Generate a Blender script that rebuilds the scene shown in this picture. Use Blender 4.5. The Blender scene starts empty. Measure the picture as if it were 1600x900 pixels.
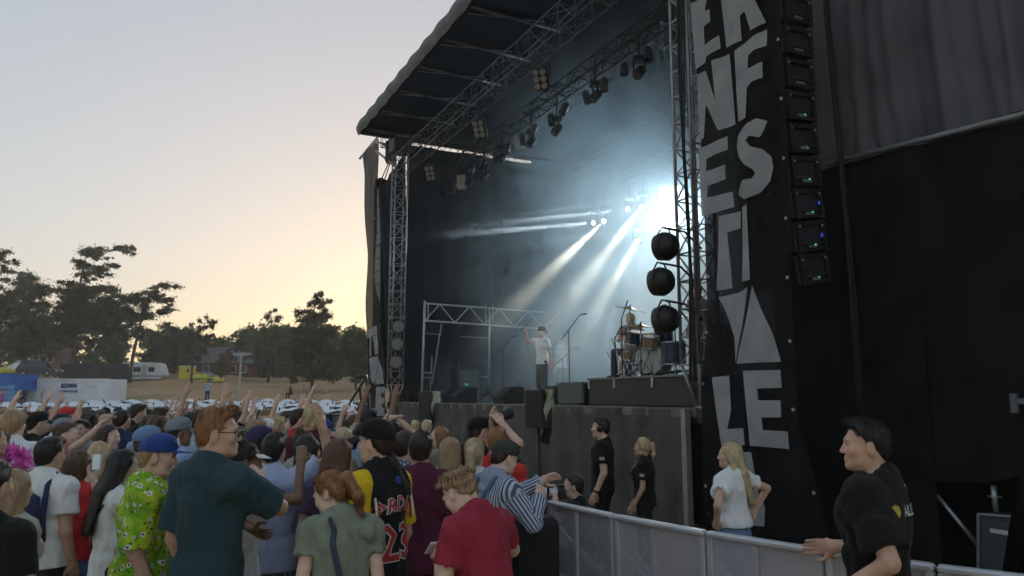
import bpy, math, random
import numpy as np
from mathutils import Vector, Matrix
from mathutils.bvhtree import BVHTree
from mathutils.geometry import tessellate_polygon

R = math.radians
SC = bpy.context.scene
COL = SC.collection
# ------------------------------------------------------------------ camera
CAMH, FPX, PITCH = 1.97, 1170.0, math.atan(170 / 1170)
cam_data = bpy.data.cameras.new('camera')
cam = bpy.data.objects.new('camera', cam_data)
COL.objects.link(cam)
cam.location = (0, 0, CAMH)
cam.rotation_euler = (math.pi / 2 + PITCH, 0, 0)
cam_data.sensor_width = 36.0
cam_data.lens = 36.0 * FPX / 1600
cam_data.clip_start = 0.05
cam_data.clip_end = 3000
SC.camera = cam
# ------------------------------------------------------------------ sky and sun
SUN_AZ, SUN_EL = R(-6.0), R(1.8)          # azimuth from +Y, towards -X
world = bpy.data.worlds.new('World'); SC.world = world; world.use_nodes = True
_nt = world.node_tree
_sky = _nt.nodes.new('ShaderNodeTexSky'); _sky.sky_type = 'NISHITA'; _sky.sun_disc = False
_sky.sun_elevation = SUN_EL; _sky.sun_rotation = SUN_AZ
_sky.air_density = 1.0; _sky.dust_density = 1.5; _sky.ozone_density = 1.8; _sky.altitude = 100
_bg = _nt.nodes['Background']; _bg.inputs['Strength'].default_value = 0.15
_gm = _nt.nodes.new('ShaderNodeGamma'); _gm.inputs[1].default_value = .385      # tone curve on the sky colour: flattens the dusk glow, lifts ambient light
_nt.links.new(_sky.outputs[0], _gm.inputs[0]); _nt.links.new(_gm.outputs[0], _bg.inputs['Color'])
sd = bpy.data.lights.new('sun', 'SUN'); sd.energy = 0.5; sd.angle = R(12); sd.color = (1, .78, .55)
sun = bpy.data.objects.new('sun', sd); COL.objects.link(sun)
sun.rotation_euler = Vector((-math.sin(-SUN_AZ) * math.cos(SUN_EL), math.cos(SUN_AZ) * math.cos(SUN_EL), math.sin(SUN_EL))).to_track_quat('Z', 'Y').to_euler()
SC.view_settings.view_transform = 'Standard'; SC.view_settings.look = 'None'
SC.view_settings.gamma = 1.0; SC.view_settings.use_curve_mapping = False
SC.view_settings.exposure = 1.95
SC.cycles.use_denoising = True
SC.cycles.max_bounces = 4; SC.cycles.diffuse_bounces = 2; SC.cycles.glossy_bounces = 2; SC.cycles.transmission_bounces = 2
SC.cycles.use_adaptive_sampling = True; SC.cycles.adaptive_threshold = .04; SC.cycles.adaptive_min_samples = 12
SC.cycles.transparent_max_bounces = 16; SC.cycles.volume_bounces = 2
SC.cycles.volume_step_rate = 2.5; SC.cycles.volume_max_steps = 64
SC.cycles.sample_clamp_indirect = 4.0
# ------------------------------------------------------------------ helpers
_c, _s = math.cos(PITCH), math.sin(PITCH)
def ray(u, v):
    dx, dy = (u - 800) / FPX, (450 - v) / FPX
    return Vector((dx, _c - dy * _s, dy * _c + _s))
def at(u, v, Y):
    d = ray(u, v); return Vector((0, 0, CAMH)) + d * (Y / d.y)
def at_z(u, v, z):
    d = ray(u, v); return Vector((0, 0, CAMH)) + d * ((z - CAMH) / d.z)
def on_plane(u, v, p, n):
    d = ray(u, v); o = Vector((0, 0, CAMH)); return o + d * ((Vector(p) - o).dot(n) / d.dot(n))
# stage frame: right tower foot, along the stage front (away from us), into the stage
RT = Vector((2.7, 11.3, 0)); DA = Vector((-.444, .896, 0)).normalized(); DB = Vector((DA.y, -DA.x, 0))
UP = Vector((0, 0, 1))
def stg(a, b, z): return RT + DA * a + DB * b + UP * z
DECK = 1.80

MATS = {}
def mat(name, col, rough=.7, var=.15, scale=8.0, bump=0.0, metal=0.0, bscale=None, sub=0.0, spec=.5, coord='Object'):
    if name in MATS: return MATS[name]
    m = bpy.data.materials.new(name); m.use_nodes = True; nt = m.node_tree; N = nt.nodes; L = nt.links
    b = N['Principled BSDF']; b.inputs['Roughness'].default_value = rough; b.inputs['Metallic'].default_value = metal
    b.inputs['Specular IOR Level'].default_value = spec
    tc = N.new('ShaderNodeTexCoord')
    if var > 0:
        n = N.new('ShaderNodeTexNoise'); n.inputs['Scale'].default_value = scale; n.inputs['Detail'].default_value = 4
        L.new(tc.outputs[coord], n.inputs['Vector'])
        r = N.new('ShaderNodeValToRGB')
        r.color_ramp.elements[0].position = .3; r.color_ramp.elements[1].position = .7
        r.color_ramp.elements[0].color = [c * (1 - var) for c in col] + [1]
        r.color_ramp.elements[1].color = [min(1, c * (1 + var)) for c in col] + [1]
        L.new(n.outputs[0], r.inputs[0]); L.new(r.outputs[0], b.inputs['Base Color'])
    else:
        b.inputs['Base Color'].default_value = (*col, 1)
    if sub: b.inputs['Subsurface Weight'].default_value = sub; b.inputs['Subsurface Radius'].default_value = (.012, .004, .002)
    if bump:
        n2 = N.new('ShaderNodeTexNoise'); n2.inputs['Scale'].default_value = bscale or scale * 3; n2.inputs['Detail'].default_value = 3
        L.new(tc.outputs[coord], n2.inputs['Vector'])
        bp = N.new('ShaderNodeBump'); bp.inputs['Strength'].default_value = bump; bp.inputs['Distance'].default_value = .02
        L.new(n2.outputs[0], bp.inputs['Height']); L.new(bp.outputs[0], b.inputs['Normal'])
    MATS[name] = m; return m
def emat(name, col, strength):
    if name in MATS: return MATS[name]
    m = bpy.data.materials.new(name); m.use_nodes = True; nt = m.node_tree
    b = nt.nodes['Principled BSDF']; b.inputs['Base Color'].default_value = (*col, 1)
    b.inputs['Emission Color'].default_value = (*col, 1); b.inputs['Emission Strength'].default_value = strength
    MATS[name] = m; return m

def tag(o, label=None, cat=None, group=None, kind=None):
    if label: o['label'] = label
    if cat: o['category'] = cat
    if group: o['group'] = group
    if kind: o['kind'] = kind
    return o
def link(name, me, m=None, parent=None):
    o = bpy.data.objects.new(name, me); COL.objects.link(o)
    if m is not None and me is not None:
        for x in (m if isinstance(m, (list, tuple)) else [m]): me.materials.append(x)
    if parent is not None: o.parent = parent
    return o
def empty(name, loc=(0, 0, 0), rz=0):
    o = bpy.data.objects.new(name, None); COL.objects.link(o); o.location = loc; o.rotation_euler = (0, 0, rz); return o
def kids(o): return [c for c in CH.get(o.name, [])]
CH = {}
def copy_tree(o, parent=None):
    c = o.copy(); COL.objects.link(c); c.parent = parent
    for ch in list(o.children): copy_tree(ch, c)
    return c

class MB:
    """collects shapes for one mesh"""
    def __init__(s): s.v = []; s.f = []; s.sm = []
    def _add(s, vs, fs, smooth=False):
        k = len(s.v); s.v += [tuple(p) for p in vs]; s.f += [tuple(i + k for i in f) for f in fs]; s.sm += [smooth] * len(fs)
    def box(s, c, size, x=(1, 0, 0), y=(0, 1, 0), z=(0, 0, 1), bev=0.0):
        c = Vector(c); x = Vector(x).normalized() * size[0] / 2; y = Vector(y).normalized() * size[1] / 2; z = Vector(z).normalized() * size[2] / 2
        if x.cross(y).dot(z) < 0: x = -x
        if bev <= 0:
            vs = [c + x * i + y * j + z * k for k in (-1, 1) for j in (-1, 1) for i in (-1, 1)]
            s._add(vs, [(0, 2, 3, 1), (4, 5, 7, 6), (0, 1, 5, 4), (2, 6, 7, 3), (0, 4, 6, 2), (1, 3, 7, 5)]); return s
        fx, fy, fz = [1 - 2 * bev / d for d in size]
        def oct_(k, gx, gy):
            return [c + x * a + y * b_ + z * k for a, b_ in ((-gx, -1), (gx, -1), (1, -gy), (1, gy), (gx, 1), (-gx, 1), (-1, gy), (-1, -gy))]
        def oct2(k): return [c + x * a * fx + y * b_ * fy + z * k for a, b_ in ((-fx, -1), (fx, -1), (1, -fy), (1, fy), (fx, 1), (-fx, 1), (-1, fy), (-1, -fy))]
        vs = oct2(-1) + oct_(-fz, fx, fy) + oct_(fz, fx, fy) + oct2(1)
        fs = [tuple(range(7, -1, -1)), tuple(range(24, 32))]
        for r in range(3):
            for i in range(8): fs.append((r * 8 + i, r * 8 + (i + 1) % 8, r * 8 + 8 + (i + 1) % 8, r * 8 + 8 + i))
        s._add(vs, fs); return s
    def tube(s, pts, r, n=8, cap=True):
        pts = [Vector(p) for p in pts]; rs = r if isinstance(r, (list, tuple)) else [r] * len(pts)
        rings = []; prev = None
        for i, p in enumerate(pts):
            d = (pts[min(i + 1, len(pts) - 1)] - pts[max(i - 1, 0)])
            if d.length < 1e-9: d = Vector((0, 0, 1))
            d.normalize()
            if prev is None:
                prev = d.orthogonal().normalized()
            else:
                prev = (prev - d * prev.dot(d))
                prev = prev.normalized() if prev.length > 1e-6 else d.orthogonal().normalized()
            w = d.cross(prev)
            rings.append([p + (prev * math.cos(2 * math.pi * k / n) + w * math.sin(2 * math.pi * k / n)) * rs[i] for k in range(n)])
        vs = [q for rg in rings for q in rg]; fs = []
        for i in range(len(pts) - 1):
            for k in range(n): fs.append((i * n + k, i * n + (k + 1) % n, (i + 1) * n + (k + 1) % n, (i + 1) * n + k))
        s._add(vs, fs, n > 5)
        if cap:
            k = len(s.v) - len(vs); m = (len(pts) - 1) * n
            s.f.append(tuple(k + i for i in range(n - 1, -1, -1))); s.f.append(tuple(k + m + i for i in range(n))); s.sm += [False, False]
        return s
    def lathe(s, o, axis, prof, n=16):
        """prof: (distance along axis, radius)"""
        o = Vector(o); ax = Vector(axis).normalized(); x = ax.orthogonal().normalized(); w = ax.cross(x)
        vs = [o + ax * h + (x * math.cos(2 * math.pi * k / n) + w * math.sin(2 * math.pi * k / n)) * max(r, 1e-4) for h, r in prof for k in range(n)]
        fs = [(i * n + k, i * n + (k + 1) % n, (i + 1) * n + (k + 1) % n, (i + 1) * n + k) for i in range(len(prof) - 1) for k in range(n)]
        s._add(vs, fs, True); return s
    def prism(s, poly, n, t):
        """poly: 3D points of a flat outline, extruded by t along n"""
        n = Vector(n).normalized() * t; k = len(poly)
        vs = [Vector(p) for p in poly] + [Vector(p) + n for p in poly]
        fs = [tuple(range(k - 1, -1, -1)), tuple(range(k, 2 * k))] + [(i, (i + 1) % k, k + (i + 1) % k, k + i) for i in range(k)]
        s._add(vs, fs); return s
    def grid(s, fn, nu, nv, smooth=True):
        vs = [fn(i / nu, j / nv) for j in range(nv + 1) for i in range(nu + 1)]
        s._add(vs, [(j * (nu + 1) + i, j * (nu + 1) + i + 1, (j + 1) * (nu + 1) + i + 1, (j + 1) * (nu + 1) + i) for j in range(nv) for i in range(nu)], smooth); return s
    def mesh(s, name):
        me = bpy.data.meshes.new(name); me.from_pydata(s.v, [], s.f); me.update()
        me.polygons.foreach_set('use_smooth', s.sm); return me
    def build(s, name, m, parent=None, origin=None):
        if origin is not None:
            o_ = Vector(origin); s.v = [tuple(Vector(p) - o_) for p in s.v]
        me = s.mesh(name); o = link(name, me, m, parent)
        if origin is not None: o.location = origin
        return o
def np_mesh(name, v, f):
    me = bpy.data.meshes.new(name); nv, nf = len(v), len(f); k = f.shape[1]
    me.vertices.add(nv); me.vertices.foreach_set('co', np.ascontiguousarray(v, dtype=np.float32).ravel())
    me.loops.add(nf * k); me.loops.foreach_set('vertex_index', np.ascontiguousarray(f, dtype=np.int32).ravel())
    me.polygons.add(nf); me.polygons.foreach_set('loop_start', np.arange(0, nf * k, k, dtype=np.int32))
    me.polygons.foreach_set('use_smooth', np.ones(nf, dtype=bool))
    me.update(calc_edges=True); return me
def truss(mb, p0, p1, side, up, w, h, bay, r=.022, rd=.013):
    """four-chord lattice truss from p0 to p1 centred on that line"""
    p0, p1 = Vector(p0), Vector(p1); L = (p1 - p0).length; ax = (p1 - p0) / L
    side, up = Vector(side).normalized(), Vector(up).normalized()
    cs = [side * w / 2 * i + up * h / 2 * j for i, j in ((-1, -1), (1, -1), (1, 1), (-1, 1))]
    for c in cs: mb.tube([p0 + c, p1 + c], r, 6)
    n = max(1, round(L / bay))
    for i in range(n + 1):
        q = p0 + ax * L * i / n
        for k in range(4): mb.tube([q + cs[k], q + cs[(k + 1) % 4]], rd, 4, False)
        if i < n:
            q2 = p0 + ax * L * (i + 1) / n
            for k in range(4):
                a, b = (k, (k + 1) % 4) if i % 2 else ((k + 1) % 4, k)
                mb.tube([q + cs[a], q2 + cs[b]], rd, 4, False)
    return mb
# ------------------------------------------------------------------ terrain
rng = np.random.default_rng(7)
random.seed(7)
_TY = [-40, 9, 24, 36, 40, 52, 57, 70, 95, 110, 150, 400, 2500]
_TZ = [0, 0, -.2, -.85, -.85, -.35, .6, 2.0, 3.7, 4.9, 6.0, 8.0, 10]
def ground_z(x, y):
    z = np.interp(y, _TY, _TZ)
    k = np.clip((np.asarray(y) - 45) / 30, 0, 1)
    return z + k * (.35 * np.sin(x * .11 + 1) + .22 * np.sin(x * .27 + y * .13) + .12 * np.sin(x * .6 - y * .31))
def build_ground():
    ys = np.concatenate([np.arange(-40, 40, 4), np.arange(40, 130, 1.5), np.geomspace(130, 2500, 24)])
    xs = np.concatenate([-np.geomspace(1500, 90, 12), np.arange(-80, 41, 2.0), np.geomspace(50, 1500, 12)])
    X, Y = np.meshgrid(xs, ys); Z = ground_z(X, Y)
    v = np.stack([X, Y, Z], -1).reshape(-1, 3); nx = len(xs); ny = len(ys)
    i = np.arange(ny - 1)[:, None] * nx + np.arange(nx - 1)[None]
    f = np.stack([i, i + 1, i + nx + 1, i + nx], -1).reshape(-1, 4)
    me = np_mesh('ground', v, f)
    m = bpy.data.materials.new('dry_field'); m.use_nodes = True; N = m.node_tree.nodes; L = m.node_tree.links
    b = N['Principled BSDF']; b.inputs['Roughness'].default_value = .95; b.inputs['Specular IOR Level'].default_value = .1
    tc = N.new('ShaderNodeTexCoord')
    n1 = N.new('ShaderNodeTexNoise'); n1.inputs['Scale'].default_value = .12; n1.inputs['Detail'].default_value = 6
    n2 = N.new('ShaderNodeTexNoise'); n2.inputs['Scale'].default_value = 1.6; n2.inputs['Detail'].default_value = 8
    L.new(tc.outputs['Object'], n1.inputs[0]); L.new(tc.outputs['Object'], n2.inputs[0])
    r1 = N.new('ShaderNodeValToRGB'); e = r1.color_ramp.elements
    e[0].position = .35; e[0].color = (.42, .265, .15, 1); e[1].position = .66; e[1].color = (.27, .22, .105, 1)
    q = r1.color_ramp.elements.new(.5); q.color = (.47, .31, .18, 1)
    mx = N.new('ShaderNodeMixRGB'); mx.blend_type = 'MULTIPLY'; mx.inputs[0].default_value = .7
    r2 = N.new('ShaderNodeValToRGB'); r2.color_ramp.elements[0].color = (.55, .55, .55, 1); r2.color_ramp.elements[1].color = (1.25, 1.2, 1.1, 1)
    L.new(n1.outputs[0], r1.inputs[0]); L.new(n2.outputs[0], r2.inputs[0])
    L.new(r1.outputs[0], mx.inputs[1]); L.new(r2.outputs[0], mx.inputs[2]); L.new(mx.outputs[0], b.inputs['Base Color'])
    bp = N.new('ShaderNodeBump'); bp.inputs['Distance'].default_value = .15; L.new(n2.outputs[0], bp.inputs['Height']); L.new(bp.outputs[0], b.inputs['Normal'])
    tag(link('ground', me, m), kind='structure')
build_ground()

# ------------------------------------------------------------------ trees
def leafmat(name, col):
    m = mat(name, col, .75, .5, .7, spec=.1); N = m.node_tree.nodes; L = m.node_tree.links; b = N['Principled BSDF']
    t = N.new('ShaderNodeBsdfTranslucent'); x = N.new('ShaderNodeMixShader'); x.inputs[0].default_value = .5
    L.new(b.inputs['Base Color'].links[0].from_socket, t.inputs[0]); L.new(b.outputs[0], x.inputs[1]); L.new(t.outputs[0], x.inputs[2]); L.new(x.outputs[0], N['Material Output'].inputs[0]); return m
LEAF_P = leafmat('pine_needles', (.085, .080, .036))
LEAF_B = leafmat('broad_leaves', (.095, .108, .042))
LEAF_Y = leafmat('yellowish_leaves', (.17, .13, .03))
LEAF_L = leafmat('pale_leaves', (.12, .135, .05))
BARK_P = mat('pine_bark', (.11, .065, .045), .9, .4, 3, .6)
BARK_D = mat('dark_bark', (.06, .045, .035), .9, .4, 3, .6)
def leaves(clumps, size, flat=.6):
    """clumps: (centre, rx, ry, rz, n) -> quads spread through each clump's volume"""
    V, F, k = [], [], 0
    for c, rx, ry, rz, n in clumps:
        d = rng.normal(size=(n, 3)); d /= np.linalg.norm(d, axis=1)[:, None]
        rad = np.abs(rng.normal(size=n)) * .62
        p = np.array(c) + d * rad[:, None] * np.array([rx, ry, rz])
        nrm = d * .6 + rng.normal(size=(n, 3)) * .6 + np.array([0, 0, .5]); nrm /= np.linalg.norm(nrm, axis=1)[:, None]
        a = np.cross(nrm, rng.normal(size=(n, 3))); a /= np.linalg.norm(a, axis=1)[:, None] + 1e-9
        b = np.cross(nrm, a); s = (size * rng.uniform(.5, 1.3, n))[:, None]
        q = np.stack([p - a * s - b * s * flat, p + a * s - b * s * flat * .6, p + a * s * .7 + b * s * flat, p - a * s * .8 + b * s * flat * .8], 1)
        V.append(q.reshape(-1, 3)); F.append(np.arange(n * 4).reshape(-1, 4) + k); k += n * 4
    return np.concatenate(V), np.concatenate(F)
def tree(u, vb, Y, vt, label, kind='pine', crown=None, lean=0, lm=LEAF_P, dens=1.0, cat='tree', group=None, name='pine_tree', leaf=.115):
    """u, vb: foot in the picture, Y its distance, vt the top; crown: list of (du, dv, ru, rv) clumps in picture units at that distance"""
    base = at(u, vb, Y); base.z = float(ground_z(base.x, base.y)) - .1
    sc = Y / FPX; H = at(u, vt, Y).z - base.z
    root = empty(name, base); tag(root, label, cat, group)
    tb = MB(); r0 = max(.1, H * .017)
    top = Vector((lean * H, 0, H * .93))
    pts = [Vector((lean * H * t ** 1.5 + .012 * H * math.sin(5 * t + u), .01 * H * math.sin(4 * t + u * .3), H * .93 * t)) for t in np.linspace(0, 1, 8)]
    tb.tube(pts, [r0 * 1.25, r0, r0 * .9, r0 * .8, r0 * .68, r0 * .55, r0 * .38, r0 * .15], 8)
    cl = []
    z_of = lambda v: at(u, v, Y).z - base.z
    for du, v, ru, rv in crown:
        c = Vector((du * sc, random.uniform(-.5, .5) * ru * sc, z_of(v)))
        rx, rz = ru * sc * .86, rv * sc * .9
        t = min(1, max(.15, (c.z - rz * .5) / (H * .93))); i = min(6, int(t * 7)); pt = pts[i].lerp(pts[i + 1], t * 7 - i)
        mid = pt.lerp(c, .5) + Vector((0, 0, -.03 * H * random.random()))
        tb.tube([pt, mid, c], [r0 * .32, r0 * .22, r0 * .08], 5)
        nsub = max(3, int(ru * rv / 18))
        for k in range(nsub):      # break every clump into uneven sub-clumps
            o = Vector((random.gauss(0, .5) * rx, random.gauss(0, .5) * rx, random.gauss(0, .5) * rz))
            f = random.uniform(.3, .66)
            n = int(dens * 80 * (1 + rx * rz * f * 1.6))
            cl.append((tuple(c + o), rx * f, rx * f, max(.35, rz * f * (.75 if kind == 'pine' else 1)), n))
            tb.tube([c.lerp(pt, .3), c + o], [r0 * .1, r0 * .03], 4, False)
    tb.build('trunk', BARK_P if kind == 'pine' else BARK_D, root)
    v, f = leaves(cl, leaf)
    link('crown', np_mesh('crown', v, f), lm, root)
    return root
tree(108, 588, 96, 380, 'tall umbrella pine leaning right, tallest tree on the left skyline', crown=[
    (25, 396, 26, 12), (62, 388, 24, 6), (0, 412, 20, 10), (5, 432, 16, 12), (30, 425, 24, 10), (48, 412, 16, 8), (-4, 455, 28, 16), (30, 455, 30, 14), (52, 470, 20, 14),
    (-15, 475, 24, 16), (20, 485, 40, 16), (0, 505, 36, 18), (50, 500, 30, 20), (-10, 530, 26, 14), (-22, 492, 14, 10), (78, 386, 10, 4)], lean=.06, group='pines along the field edge')
tree(205, 592, 94, 437, 'umbrella pine with bare trunk, right beside the tallest pine', crown=[
    (38, 446, 20, 9), (25, 462, 22, 10), (50, 468, 14, 10), (10, 470, 22, 12), (-15, 466, 22, 12), (42, 486, 20, 9), (-20, 485, 26, 14), (5, 492, 26, 14), (-30, 508, 20, 14), (-2, 520, 24, 14)], lean=.08, group='pines along the field edge')
tree(298, 599, 90, 494, 'small crooked pine standing in front of the yellow car', crown=[
    (22, 502, 13, 7), (10, 512, 14, 8), (30, 510, 8, 6), (4, 528, 16, 10), (18, 528, 12, 10), (-4, 545, 14, 9), (14, 548, 12, 9), (4, 560, 12, 6)], lean=.08, group='pines along the field edge')
tree(-24, 590, 92, 392, 'pine at the left edge with one branch reaching into view', crown=[
    (30, 410, 11, 7), (14, 422, 14, 8), (0, 400, 20, 12), (-10, 440, 26, 14), (6, 470, 28, 16), (-10, 500, 30, 16)], group='pines along the field edge')
tree(486, 612, 86, 450, 'big dark conifer with layered crown left of the stage', crown=[
    (4, 458, 9, 9), (-4, 472, 16, 9), (14, 476, 14, 8), (-12, 490, 18, 9), (18, 492, 16, 9), (2, 500, 26, 10), (-6, 518, 28, 12), (16, 520, 26, 12), (0, 540, 32, 14),
    (-16, 556, 26, 12), (18, 560, 26, 12), (-24, 578, 20, 10), (4, 580, 30, 12), (26, 585, 14, 9), (-28, 594, 9, 6)], dens=1.5, group='conifers at the field edge')
tree(34, 586, 102, 430, 'leafy tree with airy top at the left edge of view', 'leaf', lm=LEAF_B, name='broadleaf_tree', crown=[
    (0, 440, 22, 14), (16, 455, 22, 14), (-14, 462, 26, 16), (22, 480, 22, 14), (-8, 490, 30, 16), (10, 510, 34, 18), (-20, 530, 30, 20), (20, 540, 28, 18)], group='leafy trees behind the field')
tree(420, 592, 104, 476, 'slim birch rising above the wood beside the big conifer', 'leaf', lm=LEAF_L, name='birch_tree', crown=[
    (2, 484, 7, 7), (-6, 494, 11, 8), (8, 498, 10, 8), (0, 508, 16, 8), (-10, 520, 18, 10), (12, 524, 18, 10), (0, 545, 28, 16), (-24, 545, 22, 16), (22, 556, 22, 16)], dens=.8, group='leafy trees behind the field')
tree(521, 598, 100, 504, 'narrow yellowing tree between the conifer and the stage banner', 'leaf', lm=LEAF_Y, name='broadleaf_tree', crown=[
    (0, 512, 5, 8), (-3, 526, 8, 10), (4, 540, 10, 12), (-4, 556, 11, 12), (3, 572, 12, 12), (0, 586, 10, 9)], dens=.9, group='leafy trees behind the field')
tree(556, 606, 84, 516, 'dark leafy tree right behind the left stage banner', 'leaf', lm=LEAF_B, name='broadleaf_tree', crown=[
    (-8, 524, 18, 10), (10, 528, 18, 10), (-16, 545, 18, 14), (8, 548, 24, 14), (-4, 568, 28, 14), (16, 572, 20, 14), (-14, 584, 12, 8), (6, 590, 18, 8)], dens=1.1, group='leafy trees behind the field')
tree(258, 592, 106, 500, 'rounded leafy tree between the two field pines and small pine', 'leaf', lm=LEAF_B, name='broadleaf_tree', crown=[
    (-6, 512, 18, 10), (14, 514, 18, 10), (26, 524, 14, 10), (-20, 530, 20, 14), (8, 540, 30, 16), (-10, 560, 30, 14), (24, 560, 18, 14), (-24, 575, 14, 10)], group='leafy trees behind the field')
tree(345, 590, 100, 548, 'light green bush between the two farmhouse roofs', 'leaf', lm=LEAF_L, name='garden_bush', cat='bush', crown=[
    (0, 556, 9, 7), (-5, 568, 10, 8), (5, 572, 11, 9), (0, 582, 12, 7)], group='leafy trees behind the field')
tree(360, 588, 118, 516, 'feathery tree top above the farmhouse roofs', 'leaf', lm=LEAF_L, name='broadleaf_tree', crown=[
    (0, 522, 8, 6), (-8, 532, 14, 8), (8, 534, 14, 8), (0, 550, 22, 12), (-20, 560, 18, 12), (20, 560, 18, 12)], group='leafy trees behind the field')
def woods():
    cl = []
    def mass(u0, u1, vt0, vt1, Y, n, vb=592):
        for i in range(n):
            t = random.random(); u = u0 + (u1 - u0) * t; vt = vt0 + (vt1 - vt0) * t + random.uniform(-3, 9)
            for v in np.arange(vt + 4, vb, 11):
                p = at(u + random.gauss(0, 4), v + random.uniform(-4, 4), Y + random.uniform(-5, 8)); s = Y / FPX
                f = random.uniform(7, 14)
                cl.append((tuple(p), f * s, f * s, f * s * .8, 110))
    mass(300, 560, 530, 512, 134, 50); mass(-60, 80, 500, 500, 122, 22); mass(60, 300, 508, 520, 124, 46); mass(290, 390, 548, 540, 130, 18)
    mass(380, 460, 516, 508, 122, 26); mass(440, 620, 520, 518, 126, 32); mass(610, 900, 520, 530, 126, 30); mass(-260, -60, 490, 500, 122, 20)
    v, f = leaves(cl, .26)
    tag(link('distant_woods', np_mesh('distant_woods', v, f), LEAF_B), 'dense dark wood closing the view behind the field', 'woods', kind='stuff')
woods()

# ------------------------------------------------------------------ things in the field
WHITE = mat('white_paint', (.72, .74, .78), .45, .06, 2)
GLASS = mat('dark_glass', (.02, .025, .03), .12, 0)
RUB = mat('black_rubber', (.02, .02, .02), .8, .2)
YEL = mat('ambulance_yellow', (.62, .60, .04), .4, .06)
STEEL = mat('galvanised_steel', (.42, .44, .47), .38, .18, 6, .15, .75)
ALU = mat('aluminium_truss', (.34, .35, .36), .42, .15, 5, .1, .55)
BLACK = mat('black_powder_coat', (.018, .018, .02), .5, .25, 9)
def gz(p): return float(ground_z(p.x, p.y))
# portable toilets: white domed roofs over blue cabins
TOI_B = mat('toilet_blue_plastic', (.025, .05, .10), .5, .1); TOI_R = mat('toilet_white_roof', (.62, .68, .76), .5, .06, 1.5)
DARKGREY = mat('dark_grey_plastic', (.06, .07, .08), .6, .1)
TOI_P = mat('toilet_pale_panel', (.05, .09, .15), .5, .1)
def portable_toilet():
    r = empty('portable_toilet')
    MB().box((0, 0, 1.0), (1.08, 1.12, 2.0), bev=.04).build('cabin', TOI_B, r)
    MB().box((0, -.575, .98), (.72, .03, 1.8), bev=.01).build('door', TOI_P, r)
    m = MB()
    def f(a, b):
        x, y = (a - .5) * 1.30, (b - .5) * 1.9
        e = max(abs(a - .5), abs(b - .5)) * 2
        return (x, y, 2.0 + .30 * math.cos((a - .5) * math.pi * .96) ** .7 * (1 - .35 * abs(b - .5) * 2) - (.04 if e > .95 else 0))
    m.grid(f, 12, 6); m.box((0, 0, 1.99), (1.2, 1.24, .06)); m.build('roof', TOI_R, r)
    MB().tube([(.38, .42, 2.0), (.38, .42, 2.34)], .04, 8).build('vent_pipe', DARKGREY, r)
    MB().box((-.2, -.62, 2.1), (.12, .02, .05)).build('roof_window', DARKGREY, r)
    return r
t0 = portable_toilet(); first = True
trow = 0
for row, (Yr, u0, u1) in enumerate(((38, -12, 590), (40.2, -12, 594), (44, -12, 598), (46.2, -12, 602), (50, 150, 604))):
    x0 = at(u0, 620, Yr).x; x1 = at(u1, 620, Yr).x; n = int((x1 - x0) / 1.27)
    for i in range(n):
        o = t0 if first else copy_tree(t0); first = False
        x = x0 + i * 1.27 + random.uniform(-.03, .03); y = Yr + random.uniform(-.12, .12) + .015 * (x + 10)
        o.location = (x, y, gz(Vector((x, y, 0))) - .02 + random.uniform(-.04, .03)); o.rotation_euler = (0, 0, R(random.uniform(-5, 5)))
        tag(o, 'portable toilet with white domed roof in the %s row behind the crowd' % ('front', 'second', 'third', 'fourth', 'rear')[row], 'portable toilet', 'toilets in the %s row' % ('front', 'second', 'third', 'fourth', 'rear')[row])
# white container
def text_mesh(body, size, extr=.0, offset=.0, align='CENTER', res=2):
    cu = bpy.data.curves.new('t', 'FONT'); cu.body = body; cu.size = size; cu.extrude = extr; cu.offset = offset
    cu.align_x = align; cu.align_y = 'CENTER'; cu.resolution_u = res
    ob = bpy.data.objects.new('t', cu); COL.objects.link(ob)
    dg = bpy.context.evaluated_depsgraph_get(); me = bpy.data.meshes.new_from_object(ob.evaluated_get(dg))
    bpy.data.objects.remove(ob); bpy.data.curves.remove(cu); return me
def text(body, size, m, parent, loc, rot, offset=0, extr=.002, name='lettering'):
    o = link(name, text_mesh(body, size, extr, offset), m, parent); o.location = loc; o.rotation_euler = rot; return o
NAVY = mat('navy_print', (.02, .045, .2), .5, 0); GREYP = mat('grey_print', (.12, .13, .14), .6, 0)
cp = at(114, 600, 52); czt = at(114, 592.5, 52).z
ct = empty('shipping_container', (cp.x, cp.y, czt - 2.6)); tag(ct, 'white shipping container with small blue lettering behind the toilets', 'container')
m = MB().box((0, 0, 1.3), (6.06, 2.4, 2.56), bev=.02); m.build('container_body', WHITE, ct)
fr = MB()
for sx in (-1, 1):
    for sy in (-1, 1): fr.box((sx * 3.0, sy * 1.19, 1.3), (.14, .14, 2.6))
    for z in (.07, 2.55): fr.box((0, sx * 1.2, z), (5.9, .1, .12))
fr.build('frame', WHITE, ct)
text('BEMM', .42, NAVY, ct, (.45, -1.222, 2.12), (R(90), 0, 0), .012)
text('CONTAINER', .22, NAVY, ct, (.45, -1.222, 1.76), (R(90), 0, 0), .006)
text('Titan', .3, GREYP, ct, (-1.3, -1.222, 1.6), (R(90), R(90), 0))
text('CSLU 204 517', .12, GREYP, ct, (2.0, -1.222, 2.05), (R(90), 0, 0))
MB().box((-2.62, -1.215, 1.15), (.62, .02, 2.1)).build('poster_panel', mat('grey_violet_poster', (.3, .32, .42), .6, .5, 4), ct)
for z, w in ((1.55, .5), (1.3, .4), (.7, .5)): MB().box((-2.62, -1.23, z), (w, .012, .14)).build('poster_print', NAVY, ct)
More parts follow.
